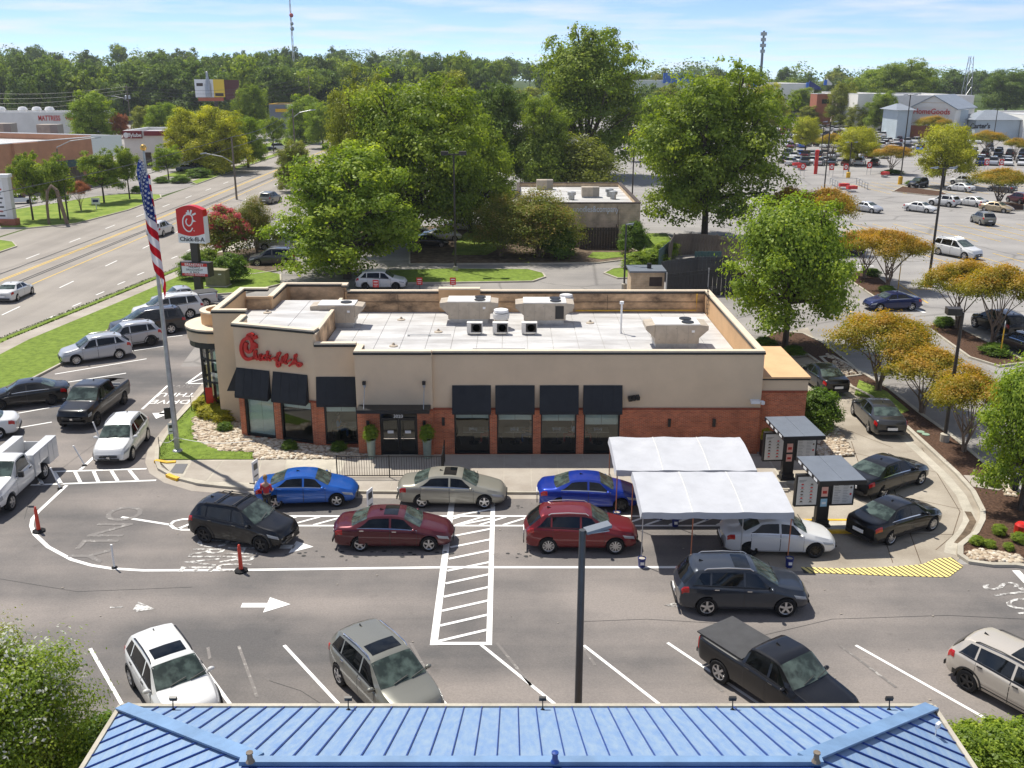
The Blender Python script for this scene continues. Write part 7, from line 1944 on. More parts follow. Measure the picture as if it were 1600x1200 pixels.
# A-frame and small signs
def board_sign(px, py, label, w, h, z0, rz, face, z=.1):
 x, y = G(px, py); t = thing('sandwich_sign', label, 'sign', (x, y, z), R(rz), 'small lane signs')
 part('panel', MB().box(-w / 2, -.02, z0, w / 2, .02, z0 + h), M[face], t)
 part('print', MB().box(-w * .35, -.026, z0 + h * .55, w * .35, -.0205, z0 + h * .85).box(-w * .35, -.026, z0 + h * .2, w * .35, -.0205, z0 + h * .28), M['grey_pole'], t, kind='stuff')
 for s in (-1, 1): part('foot', MB().box(s * w * .4 - .02, -.25, 0, s * w * .4 + .02, .25, .04).box(s * w * .4 - .015, -.019, .04, s * w * .4 + .015, .019, z0), M['black'], t)
board_sign(401, 757, 'white lane sign on the front walk left of the blue sedan', .5, 1.0, .12, 75, 'white')
board_sign(579, 801, 'white lane sign standing beyond the burgundy sedan', .5, 1.0, .12, 70, 'white', Z3)
board_sign(270, 690, 'white sign board under a black one beside the flagpole', .34, .6, .30, 25, 'white', .14)
x, y = G(268, 690); one('sign_board', MB().box(-.19, -.05, 1.12, .19, .02, 1.72).box(.15, -.02, 0, .19, .015, 1.12), M['black'], 'black sign board above the white one by the flagpole', 'sign', (x - .05, y + .1, .14), R(25))
# rope barrier from the flagpole to the lane sign
p0 = Vector((*G(251, 716), 1.0)); p1 = Vector((-17.1, 46.0, .9)); p2 = Vector((*G(396, 716), .95))
rp = MB()
for a, b in ((p0, p1), (p1, p2)): rp.tube([a.lerp(b, k / 8) - Vector((0, 0, .22 * math.sin(math.pi * k / 8))) for k in range(9)], .014, 5)
one('rope', rp, M['white'], 'thin white rope strung along the small lawn past the flagpole', 'rope')
one('rope_post', MB().cyl((0, 0, 0), (0, 0, 1.05), .018), M['black'], 'thin black rope post at the left tip of the small lawn', 'post', (p0.x, p0.y, .1))
x, y = G(300, 645); one('rope_post', MB().cyl((0, 0, 0), (0, 0, 1.05), .018), M['black'], 'thin black rope post on the kerb by the golden shrubs', 'post', (x, y, .1))
# red parking signs behind the restaurant
for px, py, lb in ((656, 458, 'left red parking sign behind the back parapet'), (708, 458, 'right red parking sign behind the back parapet'), (588, 462, 'red parking sign in front of the white crossover behind')):
 x, y = G(px, py); t = thing('parking_sign', lb, 'sign', (x, y, 0), 0, 'red parking signs')
 part('post', MB().cyl((0, 0, 0), (0, 0, 1.2), .03), M['grey_pole'], t); part('plate', MB().box(-.26, -.035, .75, .26, -.02, 1.4), M['sign_red'], t)
 part('print', MB().box(-.18, -.04, 1.2, .18, -.0355, 1.28).box(-.18, -.04, 1.0, .18, -.0355, 1.05).box(-.14, -.04, .86, .14, -.0355, .9), M['white'], t, kind='stuff')
# red box and black post box at the right edge
x, y = G(1594, 838); one('utility_box', MB().lathe([(.22, 0), (.28, .05), (.28, .42), (.2, .52), (.02, .55)], 10), M['red'], 'red round-shouldered box in the mulch at the right edge', 'box', (x, y, .1), smooth=True)
x, y = G(1584, 768); t = thing('lane_loudspeaker', 'black hooded post at the end of the path', 'post', (x, y, .1)); part('post', MB().box(-.18, -.15, 0, .12, .15, 1.05), M['black'], t); part('hood', MB().box(.12, -.15, .5, .5, .15, 1.05), M['black'], t); part('light', MB().box(-.1, -.16, .8, -.02, -.151, 1.0), M['white'], t)
x, y = G(1475, 695);
for px, py, lb in ((1438, 678, 'left green valve lid in the mulch'), (1446, 682, 'right green valve lid in the mulch')):
 x, y = G(px, py); one('valve_lid', MB().lathe([(.2, 0), (.2, .04), (.02, .05)], 12), pbr('lid_green', (.25, .36, .26), .6), lb, 'lid', (x, y, .1), group='valve lids in the mulch')
# ------------------------------------------------------------------ flagpole and flag
fx, fy = G(278, 708); ZT = HT(222, 236, fy)
t = thing('flagpole', 'tall tapered steel flagpole with a gold ball on the small lawn', 'flagpole', (fx, fy, .14))
part('pole', MB().lathe([(.14, 0), (.12, 4), (.05, ZT - .14)], 14), M['galv'], t, True)
part('finial', MB().lathe([(.03, 0), (.12, .06), (.16, .16), (.12, .27), (.02, .32)], 12, (0, 0, ZT - .14)), pbr('gold', (.75, .48, .15), .25, metal=.8), t, True)
part('flash_collar', MB().lathe([(.26, 0), (.22, .06), (.14, .1)], 14), M['galv'], t)
FH = 5.2
def flag_p(u, v):
 g = (1 - .18 * v)
 f = u / .45 if u < .45 else 1 - .45 * (u - .45) / .55
 x = -.40 + .64 * f * g + .34 * v * v + .04 * math.sin(7 * f + 4 * v)
 y = -.22 + .09 * math.sin(6.5 * f + 2 * v) - .05 * math.sin(9 * v) + (.32 * (u - .45) if u > .45 else 0)
 z = ZT - .35 - FH * v ** 1.3 - 1.7 * u * (1 - .15 * v)
 if v < .18 : x += (.18 - v) * 1.2 * (1 - f)
 return Vector((x, y, z))
fl = thing('flag', 'limp American flag hanging beside the flagpole', 'flag', (fx, fy, 0))
def cloth(name, u0, u1, v0, v1, mat, nu=14, nv=3):
 mb = MB(); vs = [flag_p(u0 + (u1 - u0) * i / nu, v0 + (v1 - v0) * j / nv) for j in range(nv + 1) for i in range(nu + 1)]
 w = nu + 1; mb.add(vs, [(j * w + i, j * w + i + 1, (j + 1) * w + i + 1, (j + 1) * w + i) for j in range(nv) for i in range(nu)])
 return part(name, mb, mat, fl, True)
def cloth_mat(name, col):
 m, n, l, b = new_mat(name); n.remove(b); out = n.get('Material Output')
 d = n.new('ShaderNodeBsdfDiffuse'); d.inputs[0].default_value = (*col, 1); tr = n.new('ShaderNodeBsdfTranslucent'); tr.inputs[0].default_value = (*col, 1)
 mx = n.new('ShaderNodeMixShader'); mx.inputs[0].default_value = .35; l.new(d.outputs[0], mx.inputs[1]); l.new(tr.outputs[0], mx.inputs[2]); l.new(mx.outputs[0], out.inputs['Surface']); return m
fr_, fw_, fb_ = cloth_mat('flag_red', (.50, .018, .03)), cloth_mat('flag_white', (.74, .74, .76)), cloth_mat('flag_blue', (.022, .045, .19))
for k in range(13): cloth('stripe', .40 if k < 7 else 0, 1, k / 13, (k + 1) / 13, fr_ if k % 2 == 0 else fw_)
cloth('canton', 0, .40, 0, 7 / 13, fb_, 10, 14)
sm = MB()
for r_ in range(9):
 for c_ in range(6 if r_ % 2 == 0 else 5):
  u = .40 * (c_ + (.5 if r_ % 2 == 0 else 1)) / 6; v = 7 / 13 * (r_ + .5) / 9
  p = flag_p(u, v); du = (flag_p(u + .01, v) - flag_p(u - .01, v)).normalized(); dv = (flag_p(u, v + .01) - flag_p(u, v - .01)).normalized(); n_ = du.cross(dv).normalized()
  if n_.y > 0: n_ = -n_
  dv = n_.cross(du)
  for sgn in (1, -1):
   ps = [p + n_ * .012 * sgn + (du * math.cos(k * .628) + dv * math.sin(k * .628)) * (.085 if k % 2 == 0 else .036) for k in range(10)]
   sm.add(ps, [tuple(range(10))])
part('stars', sm, fw_, fl, kind='stuff')
# ------------------------------------------------------------------ pylon sign, reader board, utility cabinet
sx, sy = G(312, 460)
ps = thing('pylon_sign', 'red and white restaurant pylon sign on a dark post', 'sign', (sx, sy, .12), R(-12))
ztop = HT(300, 323, sy); zbot = HT(300, 381, sy)
part('post', MB().box(-.33, -.22, 0, .33, .22, zbot + .2), M['bronze_pole'], ps)
Wd = 2.55; Hs = ztop - zbot
cab = part('cabinet', MB().box(-Wd / 2, -.36, zbot, Wd / 2, .36, zbot + Hs * .72), M['white'], ps)
def arcs(zl, bow, n=12, sgn=1): return [(-Wd * .49 + Wd * .98 * i / n, zl + bow * math.sin(math.pi * i / n)) for i in range(n + 1)]
shield = arcs(zbot + Hs * .90, Hs * .11) + [(p[0], p[1]) for p in arcs(zbot + Hs * .27, -Hs * .08)][::-1]
rd = MB(); k = len(shield)
rd.add([(p[0], -.385, p[1]) for p in shield] + [(p[0], .30, p[1]) for p in shield], [tuple(range(k - 1, -1, -1)), tuple(range(k, 2 * k))] + [(i, (i + 1) % k, k + (i + 1) % k, k + i) for i in range(k)])
part('red_shield', rd, M['sign_red'], ps)
def lc(zx, zy): return ((zx - 318 - (zy - 350) * .075) * .0071, zbot + Hs * .04 + (580 - zy) * .0071 * Hs / 3.4)
def lstroke(pts, r):
 mb = strokes([[lc(*p) for p in pts]], r, None, .03); mb.v = [(v[0], v[1] - .392, v[2]) for v in mb.v]; return mb
part('sign_initial', lstroke([(350, 400), (320, 445), (275, 440), (232, 390), (222, 310), (245, 250), (290, 230), (335, 240), (352, 285), (340, 345), (305, 375), (270, 350), (265, 310), (280, 285)], .05), M['white'], ps)
for q in ([(270, 205), (290, 228)], [(292, 175), (303, 225)], [(338, 172), (322, 222)], [(395, 212), (350, 235)]): part('comb', lstroke(q, .075), M['white'], ps)
bk = MB(); q = [lc(350, 285), lc(398, 318), lc(350, 325)]; bk.add([(p[0], -.425, p[1]) for p in q] + [(p[0], -.39, p[1]) for p in q], [(0, 2, 1), (0, 1, 4, 3), (1, 2, 5, 4), (2, 0, 3, 5)]); part('beak', bk, M['white'], ps)
part('sign_dot', lstroke([(364, 436), (374, 438)], .04), M['white'], ps)
text('Chick-fil-A', .52, .01, M['black'], ps, (0.02, -.372, zbot + Hs * .10), (R(90), 0, 0), .008, 1.02)
zr1, zr0 = HT(300, 411, sy), HT(300, 433, sy); Wr = 2.5
part('reader_cabinet', MB().box(-Wr / 2 - .1, -.42, zr0, Wr / 2 + .1, .42, zr1), M['bronze_pole'], ps)
part('reader_panel', MB().box(-Wr / 2 + .04, -.435, zr0 + .06, Wr / 2 - .04, -.421, zr1 - .06), M['white'], ps)
h_ = zr1 - zr0
part('reader_band', MB().box(-Wr / 2 + .04, -.446, zr1 - .06 - h_ * .22, Wr / 2 - .04, -.4355, zr1 - .06), M['sign_red'], ps)
part('reader_band', MB().box(-Wr / 2 + .04, -.446, zr0 + .06, Wr / 2 - .04, -.4355, zr0 + .06 + h_ * .18), M['sign_red'], ps)
text('BREAKFAST', .30, .004, M['white'], ps, (0, -.451, zr1 - .06 - h_ * .11), (R(90), 0, 0), .004, 1.15)
text('CLOSED SUNDAY', .22, .004, M['white'], ps, (0, -.451, zr0 + .06 + h_ * .09), (R(90), 0, 0), .002, 1.12)
for q, (s_, z_) in enumerate((('PINEAPPLE', .66), ('DRAGONFRUIT', .48), ('IS  BACK', .31))): text(s_, .23, .003, M['black'], ps, (0, -.44, zr0 + h_ * z_), (R(90), 0, 0), .002)
x, y = G(333, 452); ub = thing('utility_cabinet', 'olive tan utility cabinet behind the pylon sign post', 'cabinet', (x + .2, y + 1.0, .12), R(-8)); part('housing', MB().box(-.95, -.5, .08, .95, .5, 1.45), pbr('cabinet_tan', (.22, .20, .12), .6, var=.2, scale=2), ub); part('lid', MB().box(-1.0, -.55, 1.453, 1.0, .55, 1.53), pbr('cabinet_lid', (.30, .27, .17), .6), ub); part('plinth', MB().box(-1.05, -.6, 0, 1.05, .6, .078), M['kerb'], ub); part('notice', MB().box(.3, -.512, 1.1, .6, -.503, 1.2), M['white'], ub)
# ------------------------------------------------------------------ lamp posts
def lamp_post(x, y, h, label, heads=1, head='flat', mat='grey_pole', r=.09, base=None, rz=0, z=0.0, arm=.5):
 t = thing('lamp_post', label, 'lamp post', (x, y, z), rz, 'lamp posts of the lots')
 part('pole', MB().cyl((0, 0, 0), (0, 0, h), r, r * .8, 10), M[mat], t, True)
 for k in range(heads):
  s = 1 if k == 0 else -1
  if head == 'flat':
   part('arm', MB().box(min(0, s * arm), -.04, h - .12, max(0, s * arm), .04, h - .04), M[mat], t)
   hd_ = part('lamp_head', MB().obox((s * (arm + .32), 0, h + .0), (.34, 0, .05), (0, .15, 0), (0, 0, .04)), M['roof_grey'], t)
   part('lamp_glass', MB().box(s * (arm + .32) - .28, -.13, h - .085, s * (arm + .32) + .28, .13, h - .06), M['lamp_lens'], hd_)
  else:
   part('arm', MB().box(min(0, s * arm), -.05, h - .14, max(0, s * arm), .05, h - .02), M[mat], t)
   hd_ = part('lamp_head', MB().box(s * (arm + .35) - .35, -.3, h - .12, s * (arm + .35) + .35, .3, h + .22), M[mat], t)
   part('lamp_glass', MB().box(s * (arm + .35) - .3, -.25, h - .14, s * (arm + .35) + .3, .25, h - .125), M['lamp_lens'], hd_)
 if base: part('base', MB().lathe([(.38, 0), (.38, base), (.32, base + .06), (r, base + .08)], 14), M['yellow_block'], t)
 else: part('base', MB().lathe([(.24, 0), (.24, .5), (.1, .55)], 12), M['kerb'], t)
 return t
y0 = 22.6; x0 = XW(903.5, 1100, y0); lamp_post(x0, y0, HT(911, 828, y0), 'dark lamp post in the foreground rising past the red crossover', 1, 'flat', r=.11, arm=.1, rz=R(18))
x, y = G(712, 424); lamp_post(x, y, HT(709, 240, y), 'brown twin-headed lamp post before the big spreading tree', 2, 'box', 'bronze_pole', .11)
x, y = G(975, 452); lamp_post(x, y, HT(978, 350, y), 'dark lamp post at the corner of the dumpster enclosure', 1, 'flat', arm=.0)
x, y = G(1450, 448); lamp_post(x, y, HT(1470, 262, y), 'tall dark lamp post on a yellow base among the orange trees', 2, 'flat', 'bronze_pole', .12, 1.1)
x, y = G(1475, 692); lamp_post(x, y, HT(1507, 488, y), 'bronze lamp post on a round footing in the mulch island', 1, 'box', 'bronze_pole', .10, rz=R(170), arm=.1)
for px, yb, yt, bs, lb in ((1406, 288, 148, 1.3, 'tall lot lamp post on a yellow base beside the black boxy car'), (1287, 304, 190, None, 'lot lamp post above the orange trees'), (1325, 278, 222, 1.0, 'short lot lamp post on a yellow base by the cart signs'), (1282, 252, 195, 1.0, 'lot lamp post on a yellow base at the end of a car row'), (1214, 228, 182, None, 'lot lamp post at the left of the far rows'), (1550, 232, 170, None, 'lot lamp post before the blue grey pavilion'), (1362, 205, 160, None, 'lot lamp post left of the gabled shop'), (1440, 215, 160, None, 'lot lamp post before the gabled shop'), (1492, 270, 200, None, 'lot lamp post right of the yellow-green tree'), (1000, 262, 205, None, 'lot lamp post right of the tallest tree'), (987, 330, 235, None, 'dark lamp post at the right side of the beige building')):
 x, y = G(px, yb); lamp_post(x, y, HT(px, yt, y), lb, 2, 'flat', 'bronze_pole', .11, bs)
# yellow block and small posts in the lot
for px, py, lb in ((1403, 452, 'yellow sign post with a grey disc beside the navy sedan'), (1562, 560, 'yellow sign post with an oval plate on the long mulch island')):
 x, y = G(px, py); t = thing('sign_post', lb, 'sign', (x, y, 0), R(60), 'yellow sign posts'); part('post', MB().cyl((0, 0, 0), (0, 0, 2.2), .04), M['yellow_block'], t); part('plate', MB().lathe([(.3, -.02), (.3, .02)], 12, (0, 0, 2.35), 'y'), M['galv'], t)
# ================================================================== BLUE ROOF BELOW THE CAMERA
M['blue_roof'] = pbr('blue_roof', (.135, .225, .39), .6, var=.35, scale=2.2, col2=(.25, .345, .46), stretch=(3.2, .6, 1))
M['blue_seam'] = pbr('blue_seam', (.012, .05, .25), .4)
M['blue_cap'] = pbr('blue_cap', (.16, .27, .44), .55, var=.2, scale=1.2)
XL, XR, YE, ZE, ZT_, RUN = -9.68, 10.42, 20.45, 3.5, 5.75, 4.7
br = thing('blue_roofed_building', 'building with blue standing seam roof in the foreground', 'building', (0.4, 12, 0))
bp_ = lambda n, mb, m, par=br, **k: wp(n, mb, m, par, **k)
bp_('wall', MB().box(XL + .5, 4, 0, XR - .5, YE - .5, ZE - .1), M['stucco'])
def slope(pt, a0, a1, lim, n_up):
 """one panel and its seam: pt(a, t) gives the point at a along the eave and t up the slope"""
 t0, t1 = lim(a0), lim(a1)
 if max(t0, t1) < .03: return
 q = [pt(a0, 0), pt(a1, 0)] + ([pt(a1, t1)] if t1 > .01 else []) + ([pt(a0, t0)] if t0 > .01 else [])
 d = Vector((0, 0, .025)); k = len(q)
 mb = MB().add(q + [p - d for p in q], [tuple(range(k)), tuple(range(2 * k - 1, k - 1, -1))] + [(i, k + i, k + (i + 1) % k, (i + 1) % k) for i in range(k)])
 p = bp_('roof_panel', mb, M['blue_roof'])
 if t0 > .04: part('seam', MB().bar(pt(a0, 0) + Vector(n_up) * .02, pt(a0, t0) + Vector(n_up) * .02, .02, .04, up=n_up), M['blue_seam'], p)
nf = 45; st = (XR - XL) / nf
nn = Vector((0, ZT_ - ZE, RUN)).normalized()
for i in range(nf): slope(lambda a, t: Vector((a, YE - RUN * t, ZE + (ZT_ - ZE) * t)), XL + i * st, XL + (i + 1) * st, lambda a: max(0, min(1, (a - XL) / RUN, (XR - a) / RUN)), nn)
for s in (-1, 1):
 x0 = XL if s < 0 else XR
 for i in range(36):
  a0, a1 = YE - i * .45, YE - (i + 1) * .45
  slope(lambda a, t: Vector((x0 - s * RUN * t, a, ZE + (ZT_ - ZE) * t)), a1 if s < 0 else a0, a0 if s < 0 else a1, lambda a: max(0, min(1, (YE - a) / RUN)), Vector((s * (ZT_ - ZE), 0, RUN)).normalized())
 a, b = Vector((x0, YE, ZE + .05)), Vector((x0 - s * RUN, YE - RUN, ZT_ + .05))
 bp_('hip_cap', MB().bar(a, b, .34, .05), M['blue_cap'])
ga_ = MB()
for a, b in (((XL - .06, YE + .07), (XR + .06, YE + .07)), ((XL - .07, YE + .06), (XL - .07, 8)), ((XR + .07, YE + .06), (XR + .07, 8))):
 g_ = MB().bar((a[0], a[1], ZE - .02), (b[0], b[1], ZE - .02), .11, .12); bp_('gutter', g_, M['kerb'])
bp_('ridge_cap', MB().box(XL + RUN - .3, YE - RUN - .18, ZT_ + .0, XR - RUN + .3, YE - RUN, ZT_ + .10), M['blue_cap'])
bp_('parapet', MB().box(XL + RUN - .25, YE - RUN - .30, ZT_ - .9, XR - RUN + .25, YE - RUN - .1, ZT_ - .003), M['blue_seam'])
bp_('flat_roof', MB().box(XL + RUN - .2, 4, ZT_ - 1.0, XR - RUN + .2, YE - RUN - .43, ZT_ - .75), M['membrane_line'])
for px, lb in ((270, 'leftmost small floodlight on the blue roof eave'), (544, 'second small floodlight on the blue roof eave'), (848, 'third small floodlight on the blue roof eave'), (1145, 'fourth small floodlight on the blue roof eave'), (1390, 'fifth small floodlight on the blue roof eave')):
 x = (px - 800) / PXM(20.2, 3.7); t = thing('floodlight', lb, 'floodlight', (x, 20.2, 3.62), 0, 'floodlights on the blue roof')
 part('stem', MB().cyl((0, 0, 0), (0, .05, .22), .015, n=6).lathe([(.06, 0), (.05, .02)], 8), M['black'], t); h = part('housing', MB().obox((0, .08, .27), (.09, 0, 0), (0, .03, .01), (0, -.02, .055)), M['black'], t); part('lens', MB().obox((0, .112, .282), (.075, 0, 0), (0, .003, .001), (0, -.016, .044)), M['lamp_lens'], h)
x, y = G(1463, 1141, 3.9); one('floodlight', MB().cyl((0, 0, 0), (0, .02, .2), .015).obox((.05, .05, .25), (.06, .05, 0), (-.02, .03, 0), (0, 0, .06)), M['white_metal'], 'small white floodlight on the right hip of the blue roof', 'floodlight', (x, y, 3.75), 0, 'floodlights on the blue roof')
for px, lb in ((392, 'roof vent stub at the left end of the blue ridge'), (867, 'blue pipe stub on the blue ridge'), (1274, 'roof vent stub at the right end of the blue ridge')):
 x = (px - 800) / PXM(15.6, 5.9); one('vent_stub', MB().lathe([(.09, 0), (.06, .06), (.05, .18), (.07, .19), (.07, .22), (.01, .23)], 10), M['blue_seam'] if px == 867 else M['wood_pole'], lb, 'vent', (x, 15.55, ZT_ + .12), 0, 'vent stubs on the blue roof')
# ================================================================== BUILDINGS BEYOND
def block(name, label, x0, x1, y0, y1, h, wall, roof='membrane', par=.45, trim='white_metal', cat='building'):
 """flat-roofed building: four walls with a parapet, coping and a roof deck"""
 t = thing(name, label, cat, ((x0 + x1) / 2, y0, 0)); w = lambda n, mb, m, **k: wp(n, mb, m, t, **k)
 T = .3
 for q in ((x0, y0, x1, y0 + T), (x0, y1 - T, x1, y1), (x0, y0 + T + .001, x0 + T, y1 - T - .001), (x1 - T, y0 + T + .001, x1, y1 - T - .001)): w('wall', MB().box(q[0], q[1], 0, q[2], q[3], h), M[wall])
 w('roof', MB().box(x0 + T, y0 + T, h - par - .2, x1 - T, y1 - T, h - par), M[roof])
 w('coping', MB().wall([(x0 + .15, y0 + .15), (x1 - .15, y0 + .15), (x1 - .15, y1 - .15), (x0 + .15, y1 - .15)], .4, h + .002, h + .12, closed=True), M[trim])
 return t, w
def windows(w, y, xs, z0, z1, mat='glass_dark'):
 for a, b in xs: w('window', MB().box(a, y - .06, z0, b, y - .003, z1), M['frame']); w('pane', MB().box(a + .12, y - .075, z0 + .12, b - .12, y - .062, z1 - .12), M[mat])
M['glass_dark'] = pbr('glass_dark', (.02, .028, .03), .06, spec=.8)
M['beige_brick'] = brick_mat('beige_brick', (.62, .47, .31), (.53, .39, .25), (.64, .52, .38), .4, .2)
M['rust_brick'] = pbr('rust_brick', (.50, .25, .145), .9, var=.12, scale=.6)
M['red_brick_far'] = pbr('red_brick_far', (.42, .15, .09), .9, var=.15, scale=.6)
M['back_roof'] = pbr('back_roof', (.2, .02, .025), .6); M['pale_wall'] = pbr('pale_wall', (.72, .70, .66), .8, var=.1, scale=.3); M['cream_wall'] = pbr('cream_wall', (.82, .79, .72), .8, var=.08, scale=.3)
M['blue_grey'] = pbr('blue_grey', (.48, .55, .58), .7, var=.08, scale=.3); M['metal_roof'] = pbr('metal_roof', (.30, .33, .36), .4, metal=.3, var=.1, scale=.5)
M['fence_brown'] = pbr('fence_brown', (.060, .042, .035), .8, var=.25, scale=4); M['fence_wood'] = pbr('fence_wood', (.16, .13, .10), .9, var=.4, scale=3, stretch=(3, 3, .3)); M['fence_green'] = pbr('fence_green', (.045, .10, .095), .6, var=.3, scale=2)
def rtu_far(x, y, z, lb, s=1.0, grp='rooftop units of other buildings'):
 t = thing('rooftop_unit', lb, 'air conditioner', (x, y, z), 0, grp); part('casing', MB().box(-1.1 * s, -.7 * s, .15, .3 * s, .7 * s, 1.3 * s), M['unit'], t); part('coil_section', MB().box(.305 * s, -.7 * s, .15, 1.1 * s, .7 * s, 1.3 * s), M['unit_dark'], t); part('curb', MB().box(-1.0 * s, -.6 * s, 0, 1.0 * s, .6 * s, .148), M['galv'], t)
# beige restaurant with a white flat roof
yn = 108.5; hn = HT(900, 318, yn)
t, w = block('beige_restaurant', 'beige brick restaurant with a white flat roof behind the lane', XW(809, 318, yn), XW(1001, 318, yn), yn, yn + 21, hn, 'beige_brick', trim='fence_brown')
L_ = text('noodles&company', .95, .02, M['white'], t, (XW(931, 326, yn) - t.location.x, -.03, HT(931, 327, yn)), (R(90), 0, 0), .01, .72)
w('service_door', MB().box(XW(896, 370, yn), yn - .03, 0, XW(912, 370, yn), yn - .003, 2.2), M['stucco'])
w('downpipe', MB().cyl((XW(967, 350, yn), yn - .08, 1), (XW(967, 350, yn), yn - .08, hn - .6), .09).box(XW(967, 350, yn) - .2, yn - .2, hn - .6, XW(967, 350, yn) + .2, yn - .01, hn - .25), M['beige_brick'])
for px, py, lb in ((851, 296, 'white rooftop unit at the left of the beige building roof'), (922, 308, 'rooftop unit in the middle of the beige building roof')):
 x, y = G(px, py, hn - .45); rtu_far(x, y, hn - .45, lb, .95)
for k, (px, py) in enumerate(((952, 307), (958, 311), (893, 312))):
 x, y = G(px, py, hn - .45); one('roof_vent', MB().lathe([(.35, 0), (.35, .5), (.5, .55), (.5, .9), (.2, 1.0)], 10), M['galv'], ('roof vent left of the grey condenser on the beige building', 'grey condenser drum on the beige building roof', 'roof vent between the two units of the beige building')[k], 'vent', (x, y, hn - .45), 0, 'vents on the beige building')
def plank_fence(name, label, pts, h, mat, pw=.3, z=0, cat='fence', post=None):
 t = thing(name, label, cat, (*pts[0], z)); o = Vector((*pts[0], 0)); pm = {}
 for a, b in zip(pts[:-1], pts[1:]):
  a, b = Vector((*a, 0)) - o, Vector((*b, 0)) - o; n = max(1, round((b - a).length / pw)); d = (b - a) / n
  me = MB().obox((0, 0, h / 2), d * .47, Vector((-d.y, d.x, 0)).normalized() * .02, (0, 0, h / 2)).mesh('plank', M[mat])
  for k in range(n): link('plank', me, t, a + d * (k + .5) + Vector((0, 0, .03 * ((k * 7) % 3) / 3)))
  for z_ in (.35, h - .3): part('rail', MB().bar(a + Vector((0, 0, z_)), b + Vector((0, 0, z_)), .09, .09), M[mat], t)
  if post: part('post', MB().cyl(a, a + Vector((0, 0, h + .15)), .06), M[post], t)
 return t
X_ = lambda px: XW(px, 370, yn - 2.6)
plank_fence('trash_enclosure', 'brown board enclosure against the beige building', [(X_(906), yn - .1), (X_(906), yn - 2.6), (X_(966), yn - 2.6), (X_(966), yn - .1)], 2.5, 'fence_brown', .3, 0, 'fence')
P_ = lambda *q: [G(*p) for p in q]
plank_fence('board_fence', 'weathered grey board fence round the back of the dumpster yard', P_((1044, 416), (1052, 400), (1078, 398), (1118, 402), (1162, 410)), 2.3, 'fence_wood', .35, 0, 'fence', 'fence_wood')
plank_fence('green_gate', 'green slatted gate standing open by the hedge', P_((1028, 424), (1050, 404)), 2.0, 'fence_green', .3, .1, 'gate')
plank_fence('green_gate', 'green slatted gate lying across the yard', P_((1084, 421), (1126, 421)), 1.8, 'fence_green', .3, 0, 'gate')
plank_fence('black_fence', 'tall black board fence behind the right end of the restaurant', P_((1040, 470), (1105, 462), (1160, 462)), 2.3, 'black', .4, 0, 'fence', 'galv')
plank_fence('black_fence', 'dark board fence behind the stone shed', P_((1032, 440), (1090, 432), (1140, 432), (1160, 458)), 1.9, 'grey_pole', .4, 0, 'fence')
x, y = G(1010, 463); sh = thing('stone_shed', 'small tan stone shed with a grey flat roof', 'shed', (x, y, 0)); part('wall', MB().box(-1.4, 0, 0, 1.5, 2.6, 2.1), M['beige_brick'], sh); part('roof', MB().box(-1.55, -.15, 2.103, 1.65, 2.75, 2.25), M['roof_grey'], sh); part('louvre', MB().box(.2, -.03, .9, 1.3, -.003, 1.7), M['fence_brown'], sh); part('vent', MB().cyl((.3, 1.2, 2.25), (.3, 1.2, 2.7), .2, n=10), M['black'], sh)
x, y = G(1060, 418); one('wheelie_bin', MB().lathe([(.3, .06), (.36, .9), (.38, .93), (.1, 1.0)], 8).cyl((-.3, .2, .1), (.3, .2, .1), .1), M['black'], 'black wheeled bin inside the dumpster yard', 'bin', (x, y, 0))
# across the road
def sign_text(s, px, py, yw, hpx, mat, parent, y_off=-.05, sx=1.0):
 return text(s, hpx / PXM(yw) * 1.35, .05, M[mat], parent, (XW(px, py, yw) - parent.location.x, y_off, HT(px, py, yw)), (R(90), 0, 0), .02, sx)
t, w = block('brick_shop', 'long rust coloured brick shop with a white flat roof at the left edge', -52, 0, 0, 40, 8.0, 'rust_brick', par=1.0)
hb = 8.0; C_, th = Vector(G(173, 212, 8.0)), R(70)
t.rotation_euler.z = th; t.location = (C_.x - 26 * math.cos(th), C_.y - 26 * math.sin(th), 0)
_w = w
def w(n, mb, m): o = _w(n, mb, m); o.location = (26, 0, 0)
w('pilaster', MB().box(-22, -.5, 0, -17, -.003, hb - .003), M['rust_brick'])
ca = MB(); xa, xb, yb = -14, -7.5, 0; ca.add([(xa, yb - .01, 4.6), (xb, yb - .01, 4.6), (xb, yb - 1.6, 3.6), (xa, yb - 1.6, 3.6), (xa, yb - .01, 3.4), (xb, yb - .01, 3.4)], [(0, 3, 2, 1), (0, 4, 3), (1, 2, 5), (3, 4, 5, 2)]); w('awning', ca, M['fence_green'])
w('gate', MB().box(xa + .6, yb - .05, 0, xb - .2, yb - .003, 3.3), M['fence_wood'])
w('penthouse', MB().box(-51, 16, hb - 1.2, -22, 28, hb + 1.6), M['rust_brick']); yb = 165
for px, py, lb in ((8, 212, 'rooftop unit by the penthouse of the rust brick shop'), (80, 214, 'rooftop unit in the middle of the rust brick shop')):
 x, y = G(px, py, hb - 1); rtu_far(x, y, hb - 1, lb, 1.8)
one('roof_panel_sign', MB().box(-2.4, 0, 0, 2.4, .2, 3.2).box(-.1, .2, -3, .1, .4, 0), M['white'], 'white blank panel sign beside the right corner of the rust brick shop', 'sign', (XW(168, 235, yb - 5), yb - 5, HT(168, 243, yb - 5)))
ym = 262; hm_ = HT(90, 176, ym)
t, w = block('mattress_shop', 'pale shop with red lettering behind the rust brick shop', XW(-60, 180, ym), XW(150, 180, ym), ym, ym + 12, hm_, 'pale_wall')
sign_text('MATTRESS', 77, 185, ym, 8.0, 'red', t, sx=.68); sign_text('Warehouse', 119, 184.5, ym, 7.4, 'red', t, sx=.7)
